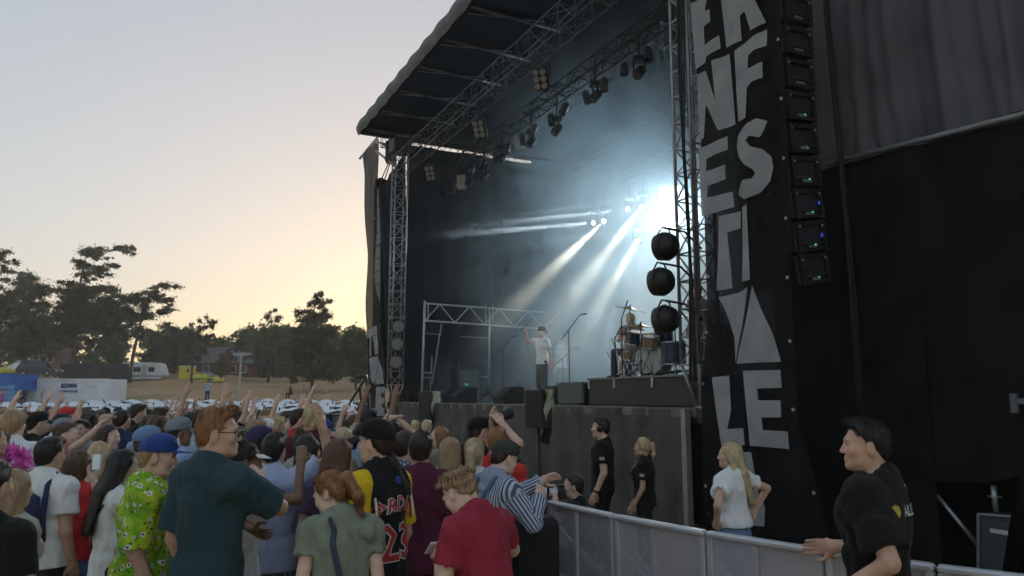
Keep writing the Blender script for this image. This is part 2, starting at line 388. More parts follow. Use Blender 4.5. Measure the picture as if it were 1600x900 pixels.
# blue stall at left edge
sp = at(14, 600, 50); st_ = empty('market_stall', (sp.x, sp.y, at(14, 584, 50).z - 3.1)); tag(st_, 'blue printed stall with sloping canopy beside the white container', 'stall')
BLU = mat('blue_tarpaulin', (.03, .13, .48), .5, .35, 1.2); BL2 = mat('light_blue_print', (.12, .3, .6), .5, .3, 2)
MB().prism([(-2.2, -1.2, 2.0), (1.35, -1.2, 2.0), (1.35, -1.2, 3.05), (.2, -1.2, 3.1), (-2.2, -1.2, 2.55)], (0, 1, 0), 2.2).build('canopy', BLU, st_)
MB().box((.95, -1.16, 1.0), (.8, .05, 2.0)).build('side_panel', BL2, st_)
MB().box((.25, -1.14, 1.1), (.62, .04, 1.4)).build('pink_poster', mat('pink_print', (.4, .1, .35), .6, .4, 3), st_)
MB().box((-1.1, -1.0, .9), (2.0, .4, 1.4)).build('counter', DARKGREY, st_)
MB().box((-.4, -1.24, 2.2), (3.2, .03, .25)).build('printed_strip', BL2, st_)
# caravan
def wheel_set(root, pts, r=.32, w=.2, ax=(0, 1, 0)):
    for p in pts:
        wo = MB().lathe(Vector(p) - Vector(ax) * w / 2, ax, [(0, 0), (0, r * .98), (w * .15, r), (w * .85, r), (w, r * .98), (w, 0)], 16).build('wheel', RUB, root)
        MB().lathe(Vector(p) - Vector(ax) * (w / 2 + .012), ax, [(0, 0), (0, r * .55), (w + .024, r * .55), (w + .024, 0)], 12).build('rim', STEEL, wo)
p = at(226, 595, 98); cv = empty('caravan', (p.x, p.y, at(226, 597, 98).z), R(4)); tag(cv, 'white caravan parked under the pines at the field edge', 'caravan')
MB().prism([(-2.5, -1.1, .35), (2.35, -1.1, .35), (2.65, -1.1, .9), (2.25, -1.1, 2.2), (1.7, -1.1, 2.5), (-2.3, -1.1, 2.55), (-2.6, -1.1, 2.2), (-2.65, -1.1, .6)], (0, 1, 0), 2.2).build('caravan_body', WHITE, cv)
for x, w_ in ((1.2, .75), (-.6, .9), (-1.9, .6)): MB().box((x, -1.12, 1.6), (w_, .05, .6), bev=.01).build('window', GLASS, cv)
MB().box((.3, -1.115, 1.3), (.6, .03, 1.75), bev=.01).build('door', mat('caravan_grey', (.45, .47, .5), .5, .1), cv)
MB().box((0, -1.115, .75), (5.0, .02, .14)).build('trim_stripe', GREYP, cv)
wheel_set(cv, [(-.9, -.95, .3), (-.9, .95, .3)], .3)
MB().tube([(2.6, 0, .45), (3.5, 0, .45)], .05, 6).build('tow_bar', STEEL, cv)
def car(name, label, loc, rz, paint, L=4.6, W=1.8, H=1.5, estate=True, cat='car', stripes=None, group=None):
    r = empty(name, loc, rz); tag(r, label, cat, group)
    h = H; prof = [(-L / 2, .35), (L / 2 - .1, .35), (L / 2, .55), (L / 2 - .12, .8), (L / 2 - 1.2, .95), (L / 2 - 1.9, h), (-L / 2 + .5, h), (-L / 2 + .08, .95), (-L / 2 - .02, .6)]
    b = MB(); k = len(prof); rows = []
    for y, s in ((-W / 2, .0), (-W / 2 + .08, 1), (W / 2 - .08, 1), (W / 2, .0)):
        rows.append([(x, y + (0 if z < .96 else (.14 if y < 0 else -.14)), z if s else min(z, h - .03)) for x, z in prof])
    vs = [q for rr in rows for q in rr]
    fs = [(i * k + j, (i + 1) * k + j, (i + 1) * k + (j + 1) % k, i * k + (j + 1) % k) for i in range(3) for j in range(k)] + [tuple(range(k)), tuple(range(4 * k - 1, 3 * k - 1, -1))]
    b._add(vs, fs, False); b.build('body', paint, r)
    for s in (-1, 1):
        MB().prism([(L / 2 - 1.3, s * (W / 2 - .06), .98), (L / 2 - 1.85, s * (W / 2 - .13), h - .1), (-L / 2 + .6, s * (W / 2 - .13), h - .1), (-L / 2 + .3, s * (W / 2 - .06), .98)], (0, s, 0), .02).build('side_window', GLASS, r)
        MB().box((L / 2 - .04, s * .6, .68), (.08, .3, .14)).build('headlight', WHITE, r)
        MB().box((-L / 2 - .0, s * .65, .8), (.06, .22, .3)).build('tail_light', mat('red_lens', (.4, .02, .02), .3, 0), r)
        if stripes: MB().box((.1, s * (W / 2 + .006), .68), (L * .8, .02, .16)).build('door_stripe', stripes, r)
    MB().prism([(L / 2 - 1.22, -W / 2 + .2, .985), (L / 2 - 1.22, W / 2 - .2, .985), (L / 2 - 1.88, W / 2 - .25, h - .03), (L / 2 - 1.88, -W / 2 + .25, h - .03)], (.7, 0, .7), .02).build('windscreen', GLASS, r)
    wheel_set(r, [(x, y, .33) for x in (L / 2 - .85, -L / 2 + .9) for y in (-W / 2 + .08, W / 2 - .08)], .33)
    return r
p = at(320, 598, 96); z = at(320, 601, 96).z
GRN = mat('green_print', (.03, .22, .12), .5, 0)
amb = car('ambulance_car', 'yellow ambulance estate car with green stripe parked on the slope', (p.x, p.y, z), R(-18), YEL, stripes=GRN)
MB().box((.3, 0, 1.58), (.3, 1.1, .12), bev=.02).build('light_bar', mat('blue_lens', (.05, .1, .5), .3, 0), amb)
p = at(292, 590, 97); z = at(292, 598, 97).z
tr = empty('yellow_trailer', (p.x, p.y, z), R(10)); tag(tr, 'tall yellow box trailer standing beside the yellow ambulance car', 'trailer')
MB().box((0, 0, 1.2), (1.5, 2.2, 1.75), bev=.04).build('box_body', mat('box_yellow', (.65, .55, .02), .5, .08), tr)
MB().box((0, 0, 2.1), (1.56, 2.26, .08)).build('lid', WHITE, tr)
MB().box((.35, -1.12, 1.5), (.35, .02, .4)).build('emblem', DARKGREY, tr)
wheel_set(tr, [(-.65, .2, .3), (.65, .2, .3)], .3, ax=(1, 0, 0))
p = at(62, 584, 82); car('dark_van', 'dark blue van parked under the trees on the left', (p.x, p.y, at(62, 589, 82).z), R(3), mat('dark_blue_paint', (.03, .035, .05), .35, .1), L=4.2, H=1.75, cat='van')
p = at(34, 578, 90); car('white_car', 'white car half hidden behind the dark van', (p.x, p.y, at(34, 584, 90).z), R(150), WHITE, L=3.6, cat='car')
p = at(0, 584, 80); car('yellow_car', 'yellow car cut off by the left edge of view', (p.x - .6, p.y, at(2, 588, 80).z), R(-5), YEL, L=3.4, cat='car')
# dark screening fence along the trees
fn = empty('screen_fence', at(150, 600, 84)); fn.location.z = 0; tag(fn, 'dark screening fence behind the container under the pines', 'fence')
for i in range(8):
    q0 = at(92 + i * 13.5, 590, 92); q1 = at(92 + (i + 1) * 13.5, 590, 92); zc = at(100, 572, 92).z
    MB().box(((q0.x + q1.x) / 2 - fn.location.x, q0.y - fn.location.y, zc - .75), ((q1.x - q0.x) * .985, .06, 2.1)).build('fence_panel', mat('fence_cloth', (.02, .022, .025), .8, .3, 2), fn)
# farmhouses
ROOF = mat('grey_roof_tiles', (.16, .13, .13), .85, .3, 3, .5); REDW = mat('red_wood', (.16, .05, .035), .85, .25, 4)
def house(label, u, v, Y, L, D, Hw, Hr, rz, wallm=REDW, roofm=ROOF):
    p = at(u, v, Y); r = empty('farmhouse', (p.x, p.y, p.z), rz); tag(r, label, 'house', 'houses behind the field')
    MB().box((0, 0, Hw / 2 - .5), (L, D, Hw + 1)).build('wall', wallm, r)
    for s in (-1, 1): MB().prism([(s * L / 2, -D / 2, Hw), (s * L / 2, D / 2, Hw), (s * L / 2, 0, Hw + Hr)], (-s, 0, 0), .1).build('gable', wallm, r)
    rf = MB()
    for s in (-1, 1):
        rf.prism([(-L / 2 - .4, s * (D / 2 + .4), Hw - .2), (L / 2 + .4, s * (D / 2 + .4), Hw - .2), (L / 2 + .4, 0, Hw + Hr), (-L / 2 - .4, 0, Hw + Hr)], (0, s * Hr, D / 2), .15)
    ro = rf.build('roof', roofm, r)
    MB().box((L * .2, 0, Hw + Hr + .3), (.6, .6, 1.0)).build('chimney', REDW, ro)
    for x in (-.3, 0, .3):
        w = MB().box((x * L, -D / 2 - .03, Hw * .5), (.9, .06, 1.1)).build('window', WHITE, r)
        MB().box((x * L, -D / 2 - .07, Hw * .5), (.74, .03, .94)).build('pane', GLASS, w)
    return r
house('farmhouse with long grey tiled roof behind the yellow ambulance car', 318, 588, 112, 6.5, 6, 1.9, 2.3, R(-6))
house('farmhouse with grey roof right of the light green bush', 371, 588, 116, 5.0, 5, 2.0, 1.9, R(5))
house('pinkish brick house seen through the pines on the left', 78, 583, 114, 3.2, 5, 4.0, 1.2, R(8), mat('pink_brick', (.22, .13, .11), .9, .2, 4), ROOF)
# light mast
p = at(371, 632, 47); H_ = at(374, 546, 47).z - gz(p)
ms = empty('light_mast', (p.x, p.y, gz(p) - .05)); tag(ms, 'pale floodlight mast rising behind the toilets', 'light mast')
MB().tube([(0, 0, 0), (.05, 0, H_ * .5), (.1, 0, H_)], [.09, .075, .06], 8).build('pole', mat('weathered_pole', (.38, .36, .33), .7, .2), ms)
MB().box((.1, 0, H_ - .25), (1.1, .08, .08)).build('crossbar', STEEL, ms)
for x in (-.3, .05, .4): MB().box((x + .1, -.12, H_ + .02), (.24, .16, .22), y=(0, 1, .35), z=(0, -.35, 1), bev=.02).build('floodlight', DARKGREY, ms)
for x in (-.35, .2): MB().box((x + .1, -.1, H_ - .55), (.2, .14, .26), bev=.02).build('floodlight', DARKGREY, ms)
# wire fence far right of field
wf = empty('wire_fence', at(515, 625, 62)); wf.location.z = 0; tag(wf, 'thin wire fence on the slope beside the stage', 'fence')
wfz = at(515, 605, 62).z
for i in range(4):
    q = at(470 + i * 41, 620, 62); g = gz(q); MB().box((q.x - wf.location.x, 0, (wfz + g - .3) / 2), (.07, .07, wfz - g + .4)).build('post', STEEL, wf)
for k in range(3):
    a_, b_ = at(455, 620, 62), at(600, 620, 62)
    MB().tube([(a_.x - wf.location.x, -.06, wfz - .05 - k * .55), (b_.x - wf.location.x, -.06, wfz - .05 - k * .55)], .012, 4).build('wire', STEEL, wf)
# ------------------------------------------------------------------ stage
CURT = mat('black_stage_cloth', (.022, .025, .03), .95, .25, 1.2, .25, bscale=2, spec=.08)
DECKM = mat('stage_plywood', (.06, .058, .055), .6, .3, 3)
ROOFM = mat('black_roof_fabric', (.010, .013, .019), .9, .3, 1.0, .3, bscale=1.5, spec=.08)
FASC = mat('grey_roof_edge', (.16, .165, .175), .7, .25, 3)
SKIRT = mat('grey_skirt_cloth', (.085, .081, .074), .95, .3, 2.2, .25)
MESHB = mat('black_banner_mesh', (.02, .02, .023), .8, .2, 5)
def sheer(name, col, alpha, rough=.8, scale=30):
    m = mat(name, col, rough, .14, 3, .15, bscale=30, spec=.08); b = m.node_tree.nodes['Principled BSDF']; b.inputs['Alpha'].default_value = alpha; return m
stage = empty('stage', RT); tag(stage, 'large black festival stage with overhanging roof and smoke inside', 'stage')
def sbox(mb, a0, a1, b0, b1, z0, z1):
    mb.box(stg((a0 + a1) / 2, (b0 + b1) / 2, (z0 + z1) / 2), (abs(a1 - a0), abs(b1 - b0), z1 - z0), DA, DB, UP); return mb
def sb(mb, name, m, parent=stage):
    mb.v = [tuple(Vector(p) - RT) for p in mb.v]; return mb.build(name, m, parent)
sb(sbox(MB(), -.3, 15.4, 0.0, 10.2, DECK - .22, DECK), 'deck', DECKM); sb(sbox(MB(), -8.0, -.3, 1.6, 10.2, DECK - .22, DECK), 'deck', DECKM)
sb(sbox(MB(), -.1, 14.6, -.045, 0.02, DECK - .13, DECK + .012), 'deck_edge', mat('pale_deck_edge', (.17, .16, .13), .7, .3, 4))
def cloth(p, q, z0, z1, n, amp, nu, nv, name, m, freq=9.0, seed=0, top_amp=.5, parent=stage):
    """hanging cloth from p to q (stage coords a,b) with folds along n"""
    rr = random.Random(seed); ph = [rr.uniform(0, 6.28) for _ in range(5)]
    P0, P1 = stg(*p, 0), stg(*q, 0); L = (P1 - P0).length; n = Vector(n)
    def f(s, t):
        x = s * L
        w = (math.sin(freq * x + ph[0] + .8 * math.sin(x * 1.3 + ph[3]) + .5 * t) + .6 * math.sin(freq * .43 * x + ph[1] + 1.2 * t) + .35 * math.sin(freq * 2.1 * x + ph[2] - t))
        k = top_amp + (1 - top_amp) * (1 - t)
        return P0.lerp(P1, s) + UP * (z0 + (z1 - z0) * t) + n * (w * amp * k)
    return sb(MB().grid(f, nu, nv), name, m, parent)
cloth((14.55, .3), (14.55, 5.0), DECK, 10.44, DA, .05, 70, 10, 'side_curtain', CURT, 4.5, 1, 1); cloth((14.55, 5.0), (14.55, 9.6), DECK, 10.66, DA, .05, 70, 10, 'side_curtain', CURT, 4.5, 21, 1)
cloth((14.5, 9.6), (-7.5, 9.6), DECK, 10.7, -DB, .05, 240, 8, 'back_curtain', CURT, 4.0, 2, 1)
cloth((-2.0, 1.15), (-2.0, 9.6), DECK, 10.7, DA, .05, 90, 8, 'side_curtain', CURT, 4.0, 12, 1)
cloth((0.0, -.06), (14.6, -.06), .02, DECK - .02, -DB, .034, 700, 12, 'front_skirt', SKIRT, 9.5, 3, .6)
sb(sbox(MB(), -3.4, 15.35, -1.2, 10.3, 10.86, 11.1), 'roof_panel', ROOFM)
# scalloped fascia along the roof front
def fasc(s, t):
    a = 15.4 - 19 * s; sc_ = abs(math.sin(a * math.pi / 1.15)) ** .6
    return stg(a, -1.24 - .1 * math.sin(t * 2.6) - .02 * math.sin(a * 6), 10.84 + .36 * t - (.055 * sc_) * (1 - t))
f_ = sb(MB().grid(fasc, 190, 4), 'roof_fascia', FASC)
def fasc2(s, t): return stg(15.4 + .05, -1.25 + 11.4 * s, 10.86 + .3 * t)
sb(MB().grid(fasc2, 30, 2), 'roof_fascia', FASC)
for i in range(10):
    a = 14.6 - i * 1.75
    sb(MB().tube([stg(a, -1.15, 10.80), stg(a, 1.25, 10.74)], .035, 6), 'purlin', mat('dull_steel_tube', (.13, .135, .14), .5, .2, 5, 0, .4))
    sb(MB().tube([stg(a + .35, -1.1, 10.82), stg(a - .1, .7, 10.82)], .012, 5), 'brace_rod', STEEL)
for b in (3.2, 6.4, 9.3):
    sb(truss(MB(), stg(14.9, b, 10.55), stg(-2.5, b, 10.55), DB, UP, .45, .45, .6, .025, .014), 'roof_truss', BLACK)
# lattice in the light gap above the left side wall
sb(truss(MB(), stg(14.75, -.6, 10.52), stg(14.75, 9.8, 10.52), DA, UP, .2, .42, .5, .022, .014), 'eaves_truss', BLACK)
# towers
def tower(name, a, label, zb, zt, m=ALU, bo=-.12):
    r = empty(name, stg(a, 0, 0)); tag(r, label, 'truss tower', 'stage towers'); o = stg(a, 0, 0)
    mb = truss(MB(), stg(a, bo, zb), stg(a, bo, zt), DA, DB, .40, .40, .42, .026, .015)
    mb.v = [tuple(Vector(p) - o) for p in mb.v]; mb.build('lattice', m, r)
    ft = MB()
    for i, j in ((-1, -1), (1, -1), (1, 1), (-1, 1)):
        ft.tube([stg(a + i * .2, bo + j * .2, zb), stg(a + i * .045, bo + j * .045, zb - .62)], .026, 6)
    ft.box(stg(a, bo, zb - .64), (.16, .16, .05), DA, DB)
    ft.v = [tuple(Vector(p) - o) for p in ft.v]; ft.build('tapered_foot', m, r)
    sl = MB().box(stg(a, -.15, (zb - .66) / 2), (.10, .10, zb - .66), DA, DB); sl.v = [tuple(Vector(p) - o) for p in sl.v]; sl.build('support_post', m, r)
    sv = MB().box(stg(a, bo, zt - .3), (.62, .62, .5), DA, DB, bev=.05); sv.v = [tuple(Vector(p) - o) for p in sv.v]; sv.build('sleeve_block', BLACK, r)
    return r
tower('truss_tower', 14.2, 'grey lattice tower at the far left end of the stage', 2.35, 10.5)
tower('truss_tower', 0.0, 'grey lattice tower in front of the lettered banner on the right', 2.45, 11.4, bo=.17)
# cable loom running down the right tower
cb = MB()
for k in range(3):
    cb.tube([stg(-.10 - .05 * k + .05 * math.sin(z * 1.1 + k), -.09 - .02 * k, z) for z in np.linspace(2.2, 11, 26)], .022 - .004 * k, 6)
cb = cb.build('cable_loom', RUB, origin=stg(-.12, -.09, 1.5)); tag(cb, 'thick black cables strapped down the right lattice tower', 'cable')
# header truss with lamps
hd = empty('header_truss', stg(7, -.12, 9.6)); tag(hd, 'long lattice truss slung across the stage front under the roof', 'truss')
def hb(mb, name, m, par=hd):
    mb.v = [tuple(Vector(p) - hd.location) for p in mb.v]; return mb.build(name, m, par)
DTR = mat('dark_truss', (.11, .115, .12), .5, .2, 5, .1, .4)
hb(truss(MB(), stg(14.0, -.12, 9.55), stg(.2, -.12, 9.55), DB, UP, .42, .60, .62, .018, .009), 'lattice', DTR)
hb(truss(MB(), stg(14.0, 1.1, 9.15), stg(.2, 1.1, 9.15), DB, UP, .3, .3, .5, .018, .011), 'lamp_truss', mat('dim_truss', (.03, .032, .034), .6, .2, 5, .1, .3))
LENS = mat('lamp_lens', (.26, .26, .24), .25, .1, 20); CREAM = mat('lamp_front_grey', (.34, .30, .27), .5, .1)
def blinder(a, b, z, label):
    r = empty('blinder_lamp', stg(a, b, z)); tag(r, label, 'stage lamp', 'four-lens blinders')
    fx = (-DB * .8 - UP * .6 - DA * .75).normalized(); sx = fx.cross(UP).normalized(); ux = sx.cross(fx)
    MB().box((0, 0, 0), (.34, .5, .16), sx, ux, fx, bev=.02).build('housing', BLACK, r)
    MB().tube([(0, 0, .3), (0, 0, .7)], .02, 6).build('hanging_clamp', BLACK, r)
    MB().tube([sx * .2, sx * .2 + UP * .32, -sx * .2 + UP * .32, -sx * .2], .015, 6).build('yoke', BLACK, r)
    for i in (-1, 1):
        for j in (-1, 0, 1):
            MB().lathe(sx * .082 * i + ux * .15 * j + fx * .07, fx, [(0, .03), (.04, .068), (.07, .072), (.06, .05), (.05, 0)], 12).build('lens', LENS, r)
blinder(5.0, .2, 9.0, 'six-lens blinder hanging from the front truss, nearest to the right tower')
blinder(8.35, .2, 8.95, 'six-lens blinder hanging midway along the front truss')
blinder(12.3, .3, 8.85, 'six-lens blinder hanging nearest to the left tower')
def flood(u, v, Y, label):
    p = at(u, v, Y); r = empty('square_lamp', p); tag(r, label, 'stage lamp', 'square floodlights')
    fx = Vector((-.35, -.85, -.35)).normalized(); sx = fx.cross(UP).normalized(); ux = sx.cross(fx)
    MB().box((0, 0, 0), (.30, .46, .2), sx, ux, fx, bev=.02).build('housing', BLACK, r)
    MB().box(fx * .105, (.27, .43, .02), sx, ux, fx).build('front_glass', CREAM, r)
    MB().tube([sx * .18, sx * .18 + UP * .4, -sx * .18 + UP * .4, -sx * .18], .014, 6).build('yoke', BLACK, r)
    MB().tube([UP * .4, UP * 1.0], .02, 6).build('hanging_pipe', BLACK, r)
flood(812, 222, 21.5, 'square pale lamp hanging below the bright roof gap')
flood(723, 284, 22.3, 'square pale lamp hanging low near the left tower')
def mover(p, aim, name, label, on=None, group='moving head lamps', sz=1.0, m=BLACK):
    r = empty(name, p); tag(r, label, 'stage lamp', group)
    d = (Vector(aim) - Vector(p)).normalized(); s = d.cross(UP).normalized()
    MB().box((0, 0, .38 * sz), (.34 * sz, .34 * sz, .14 * sz), bev=.02).build('base', m, r)
    MB().tube([s * .19 * sz + UP * .32 * sz, s * .19 * sz, ], .028 * sz, 6).build('arm', m, r)
    MB().tube([-s * .19 * sz + UP * .32 * sz, -s * .19 * sz], .028 * sz, 6).build('arm', m, r)
    MB().lathe(-d * .22 * sz, d, [(0, 0), (0, .08 * sz), (.06 * sz, .14 * sz), (.3 * sz, .15 * sz), (.40 * sz, .13 * sz), (.40 * sz, .11 * sz), (.37 * sz, .11 * sz)], 16).build('head', m, r)
    MB().lathe(d * .155 * sz, d, [(0, .11 * sz if on is None else .075 * sz), (.012, 0)], 16).build('lens', on or mat('dim_lens', (.06, .06, .06), .3, 0), r)
    MB().tube([UP * .45 * sz, UP * (.45 * sz + .5)], .02, 6).build('hanging_clamp', m, r)
    return r
_ml = ('beside the right tower', 'third from the right tower', 'left of the near blinder', 'between the two middle blinders', 'below the middle blinder', 'right of the far blinder', 'near the far blinder', 'near the left tower', 'closest to the left tower')
for i, a in enumerate((2.6, 4.2, 5.9, 7.2, 8.9, 10.1, 11.2, 12.6, 13.3)):
    mover(stg(a, 1.1, 8.35 + .12 * math.sin(i * 2.1)), stg(a + random.uniform(-2, 2), -4, 2), 'moving_head_lamp', 'unlit black moving head lamp under the front truss, ' + _ml[i], group='unlit moving heads', sz=.72, m=mat('matt_black', (.008, .008, .009), .7, 0))
for i in range(16):    # small par cans along the lamp truss
    a = 1.6 + i * .78; p = stg(a, 1.15, 8.78); d = (-DB * random.uniform(-.3, .6) + DA * random.uniform(-.4, .4) - UP).normalized()
    o = MB().lathe(p, d, [(0, 0), (0, .06), (.08, .09), (.3, .095), (.3, .085), (.27, .085), (.27, 0)], 10).build('par_can', BLACK, origin=p)
    tag(o, 'small black par can on the rear lamp truss under the roof', 'stage lamp', 'par cans on the rear lamp truss')
# three round lamps on each tower
def scoop(u, v, plane_a, size, label, grp, face):
    p = on_plane(u, v, stg(plane_a, 0, 0), DA) if face is None else face
    r = empty('round_tower_lamp', p); tag(r, label, 'stage lamp', grp)
    d = (-DB * .35 + DA * .9 - UP * .05).normalized(); s = d.cross(UP).normalized(); k = size
    MB().lathe(-d * .25 * k, d, [(0, 0), (.01 * k, .12 * k), (.06 * k, .2 * k), (.16 * k, .26 * k), (.30 * k, .27 * k), (.42 * k, .25 * k), (.44 * k, .22 * k), (.36 * k, .2 * k), (.3 * k, 0)], 24).build('shell', BLACK, r)
    MB().lathe(-d * .02 * k, d, [(0, .272 * k), (.0, .285 * k), (.03 * k, .285 * k), (.03 * k, .272 * k)], 24).build('band', BLACK, r)
    MB().tube([s * .29 * k, s * .3 * k + UP * .16 * k, s * .12 * k + UP * .36 * k, -s * .12 * k + UP * .36 * k, -s * .3 * k + UP * .16 * k, -s * .29 * k], .016 * k, 6).build('yoke', BLACK, r)
    MB().lathe(d * .1 * k, d, [(0, .2 * k), (.02, 0)], 20).build('lens', LENS, r)
    q = DB * .1 - DA * .05
    MB().tube([UP * .36 * k, UP * .3 * k - DA * .1 + DB * .3, -DA * .1 + DB * .62], .018, 6).build('clamp_arm', BLACK, r)
    return r
for (u, v), w in zip(((1040, 385), (1033, 440), (1040, 499)), ('top', 'middle', 'bottom')):
    scoop(u, v, 0, .80, w + ' one of three black round lamps on the right tower', 'round lamps on the right tower', at(u, v, 11.35))
for (u, v), w in zip(((623, 511), (621, 538), (619, 566)), ('top', 'middle', 'bottom')):
    p = at(u, v, 23.65); r = empty('round_tower_lamp', p); tag(r, w + ' one of three mesh-fronted lamps on the left tower', 'stage lamp', 'round lamps on the left tower')
    d = (Vector((0.1, -1, 0))).normalized()
    MB().lathe(-d * .15, d, [(0, 0), (0, .14), (.2, .22), (.26, .22), (.26, .19)], 20).build('shell', BLACK, r)
    MB().lathe(d * .1, d, [(0, .19), (.01, 0)], 20).build('lens', mat('mesh_lens', (.30, .31, .32), .5, .5, 60), r)
    g = MB()
    for k in range(-3, 4): g.tube([Vector((k * .055, -.12, -.18)), Vector((k * .055, -.12, .18))], .006, 4)
    g.build('guard', BLACK, r)
    MB().tube([(-.25, 0, 0), (-.25, 0, .2), (.25, 0, .2), (.25, 0, 0)], .015, 6).build('yoke', BLACK, r)
# ------------------------------------------------------------------ banners
BPL = stg(0, -.42, 0)
def lett(pts, ox, oy, s): return [(ox + x / s, oy + y / s) for x, y in pts]
L5 = lambda p: lett(p, 980, 0, 3.0)
L6 = lambda p: lett(p, 980, 280, 3.0)
L7 = lambda p: lett(p, 1020, 550, 3.2143)
LETTERS = [
 L5([(302, 20), (345, 0), (372, -25), (385, 5), (374, 55), (396, 45), (399, 102), (368, 128), (370, 215), (430, 165), (436, 226), (376, 268), (371, 296), (330, 325)]),
 L5([(435, -40), (460, 222), (540, 190), (530, 72), (553, 55), (585, 146), (650, 105), (605, 0), (592, -40)]),
 L5([(335, 352), (372, 332), (416, 470), (400, 285), (476, 252), (513, 583), (430, 612), (372, 490), (366, 645), (346, 672)]),
 L5([(505, 240), (560, 200), (605, 165), (655, 140), (655, 215), (605, 235), (572, 262), (570, 325), (610, 305), (640, 290), (643, 365), (590, 385), (568, 412), (565, 555), (532, 573), (518, 420)]),
 L5([(347, 700), (400, 672), (470, 638), (472, 702), (410, 728), (380, 745), (378, 805), (462, 772), (465, 840), (415, 860), (385, 872), (385, 928), (495, 898), (503, 970), (430, 992), (362, 1018)]),
 L5([(663, 568), (648, 612), (630, 645), (580, 638), (566, 660), (585, 688), (640, 700), (678, 735), (686, 785), (672, 850), (625, 905), (560, 936), (525, 915), (532, 880), (550, 846), (590, 838), (606, 815), (596, 795), (560, 772), (532, 735), (520, 690), (530, 638), (570, 580), (612, 556)]),
 L6([(430, 175), (535, 150), (533, 230), (470, 250), (495, 510), (420, 522), (428, 260)]),
 L6([(545, 132), (570, 118), (572, 200), (585, 470), (540, 480)]),
 L6([(427, 552), (528, 532), (570, 505), (545, 680), (515, 865), (508, 740), (470, 650)]),
 L6([(597, 500), (640, 620), (680, 720), (722, 855), (520, 865), (560, 670)]),
 L7([(305, 128), (382, 118), (392, 290), (375, 387), (465, 382), (473, 468), (350, 470)]),
 L7([(463, 95), (640, 90), (645, 180), (535, 183), (540, 243), (637, 243), (640, 328), (553, 328), (560, 392), (675, 400), (682, 488), (497, 470)]),
 L7([(447, 503), (502, 502), (530, 690), (565, 780), (562, 876), (492, 868), (470, 790)]),
 L7([(352, 505), (385, 500), (400, 690), (392, 872), (360, 874)]),
]
BNM = sheer('banner_mesh_black', (.012, .012, .0135), .95); LTM = sheer('banner_letter_grey', (.34, .345, .36), .95)
def banner(name, label, left, right, plane, letters, bm_, lm_, wav=.018, gr='lettered banners'):
    """left / right: outline edges as picture points top to bottom, brought onto the banner's own plane"""
    n = -DB
    lf = [on_plane(u, v, plane, n) for u, v in left]; rt = [on_plane(u, v, plane, n) for u, v in right]
    o = Vector((lf[-1].x, lf[-1].y, 0)); r = empty(name, o); tag(r, label, 'banner', gr)
    def edge(e, t):
        k = min(len(e) - 2, int(t * (len(e) - 1))); return e[k].lerp(e[k + 1], t * (len(e) - 1) - k)
    def wob(p): q = (p - RT).dot(DA); return wav * (math.sin(q * 7 + p.z * .35) + .6 * math.sin(q * 15 - p.z * .8) + .5 * math.sin(p.z * 2.1 + q * 2))
    def f(s, t):
        p = edge(lf, t).lerp(edge(rt, t), s); return p + n * wob(p) - o
    MB().grid(f, 34, 60).build('cloth', bm_, r)
    for poly in letters:
        P = [on_plane(u, v, plane, n) for u, v in poly]
        tri = [[P[k] for k in t] for t in tessellate_polygon([P])]
        while True:
            out, more = [], False
            for t in tri:
                e = [(t[(k + 1) % 3] - t[k]).length for k in range(3)]; k = e.index(max(e))
                if e[k] > .10:
                    more = True; m_ = (t[k] + t[(k + 1) % 3]) / 2; out += [[t[k], m_, t[(k + 2) % 3]], [m_, t[(k + 1) % 3], t[(k + 2) % 3]]]
                else: out.append(t)
            tri = out
            if not more: break
        me = bpy.data.meshes.new('letter'); me.from_pydata([tuple(q + n * (wob(q) + .016) - o) for t in tri for q in t], [], [(3 * k, 3 * k + 1, 3 * k + 2) for k in range(len(tri))]); link('letter', me, lm_, r)
    for e in (lf, rt):
        for k in range(9):
            p = edge(e, (k + .5) / 9); MB().lathe(p + n * .02 - o + (DA * .04 if e is rt else -DA * .04), n, [(0, .02), (.012, .022), (.012, .008), (.0, .008)], 10).build('eyelet', STEEL, r)
    return r
banner('lettered_banner', 'tall black banner with big grey letters right of the stage opening',
       [(1076, -60), (1086, 60), (1096, 200), (1104, 340), (1106, 480), (1098, 600), (1104, 840)],
       [(1216, -60), (1222, 60), (1229, 200), (1234, 340), (1238, 480), (1246, 640), (1296, 840)], BPL, LETTERS, BNM, LTM)
L3 = lambda p: lett(p, 300, 400, 3.0)
LLET = [L3(p) for p in (
 [(821, 347), (866, 326), (869, 368), (848, 376), (850, 466), (834, 470), (832, 384), (822, 388)], [(853, 376), (868, 371), (874, 458), (859, 464)],
 [(832, 482), (874, 467), (862, 560), (850, 600)], [(880, 474), (900, 598), (853, 602)],
 [(826, 622), (836, 621), (839, 714), (855, 713), (855, 749), (827, 751)],
 [(859, 616), (908, 612), (908, 640), (885, 643), (886, 664), (905, 664), (905, 690), (888, 692), (888, 712), (912, 712), (912, 748), (861, 750)])]
banner('lettered_banner', 'narrow sheer banner with grey letters at the far left end of the stage',
       [(567, 240), (571, 330), (573, 430), (574, 540), (574, 660)], [(590, 216), (588, 330), (586, 430), (598, 540), (607, 660)], stg(15.6, -.3, 0), LLET,
       sheer('sheer_banner_dark', (.02, .02, .022), .95), LTM, .03)
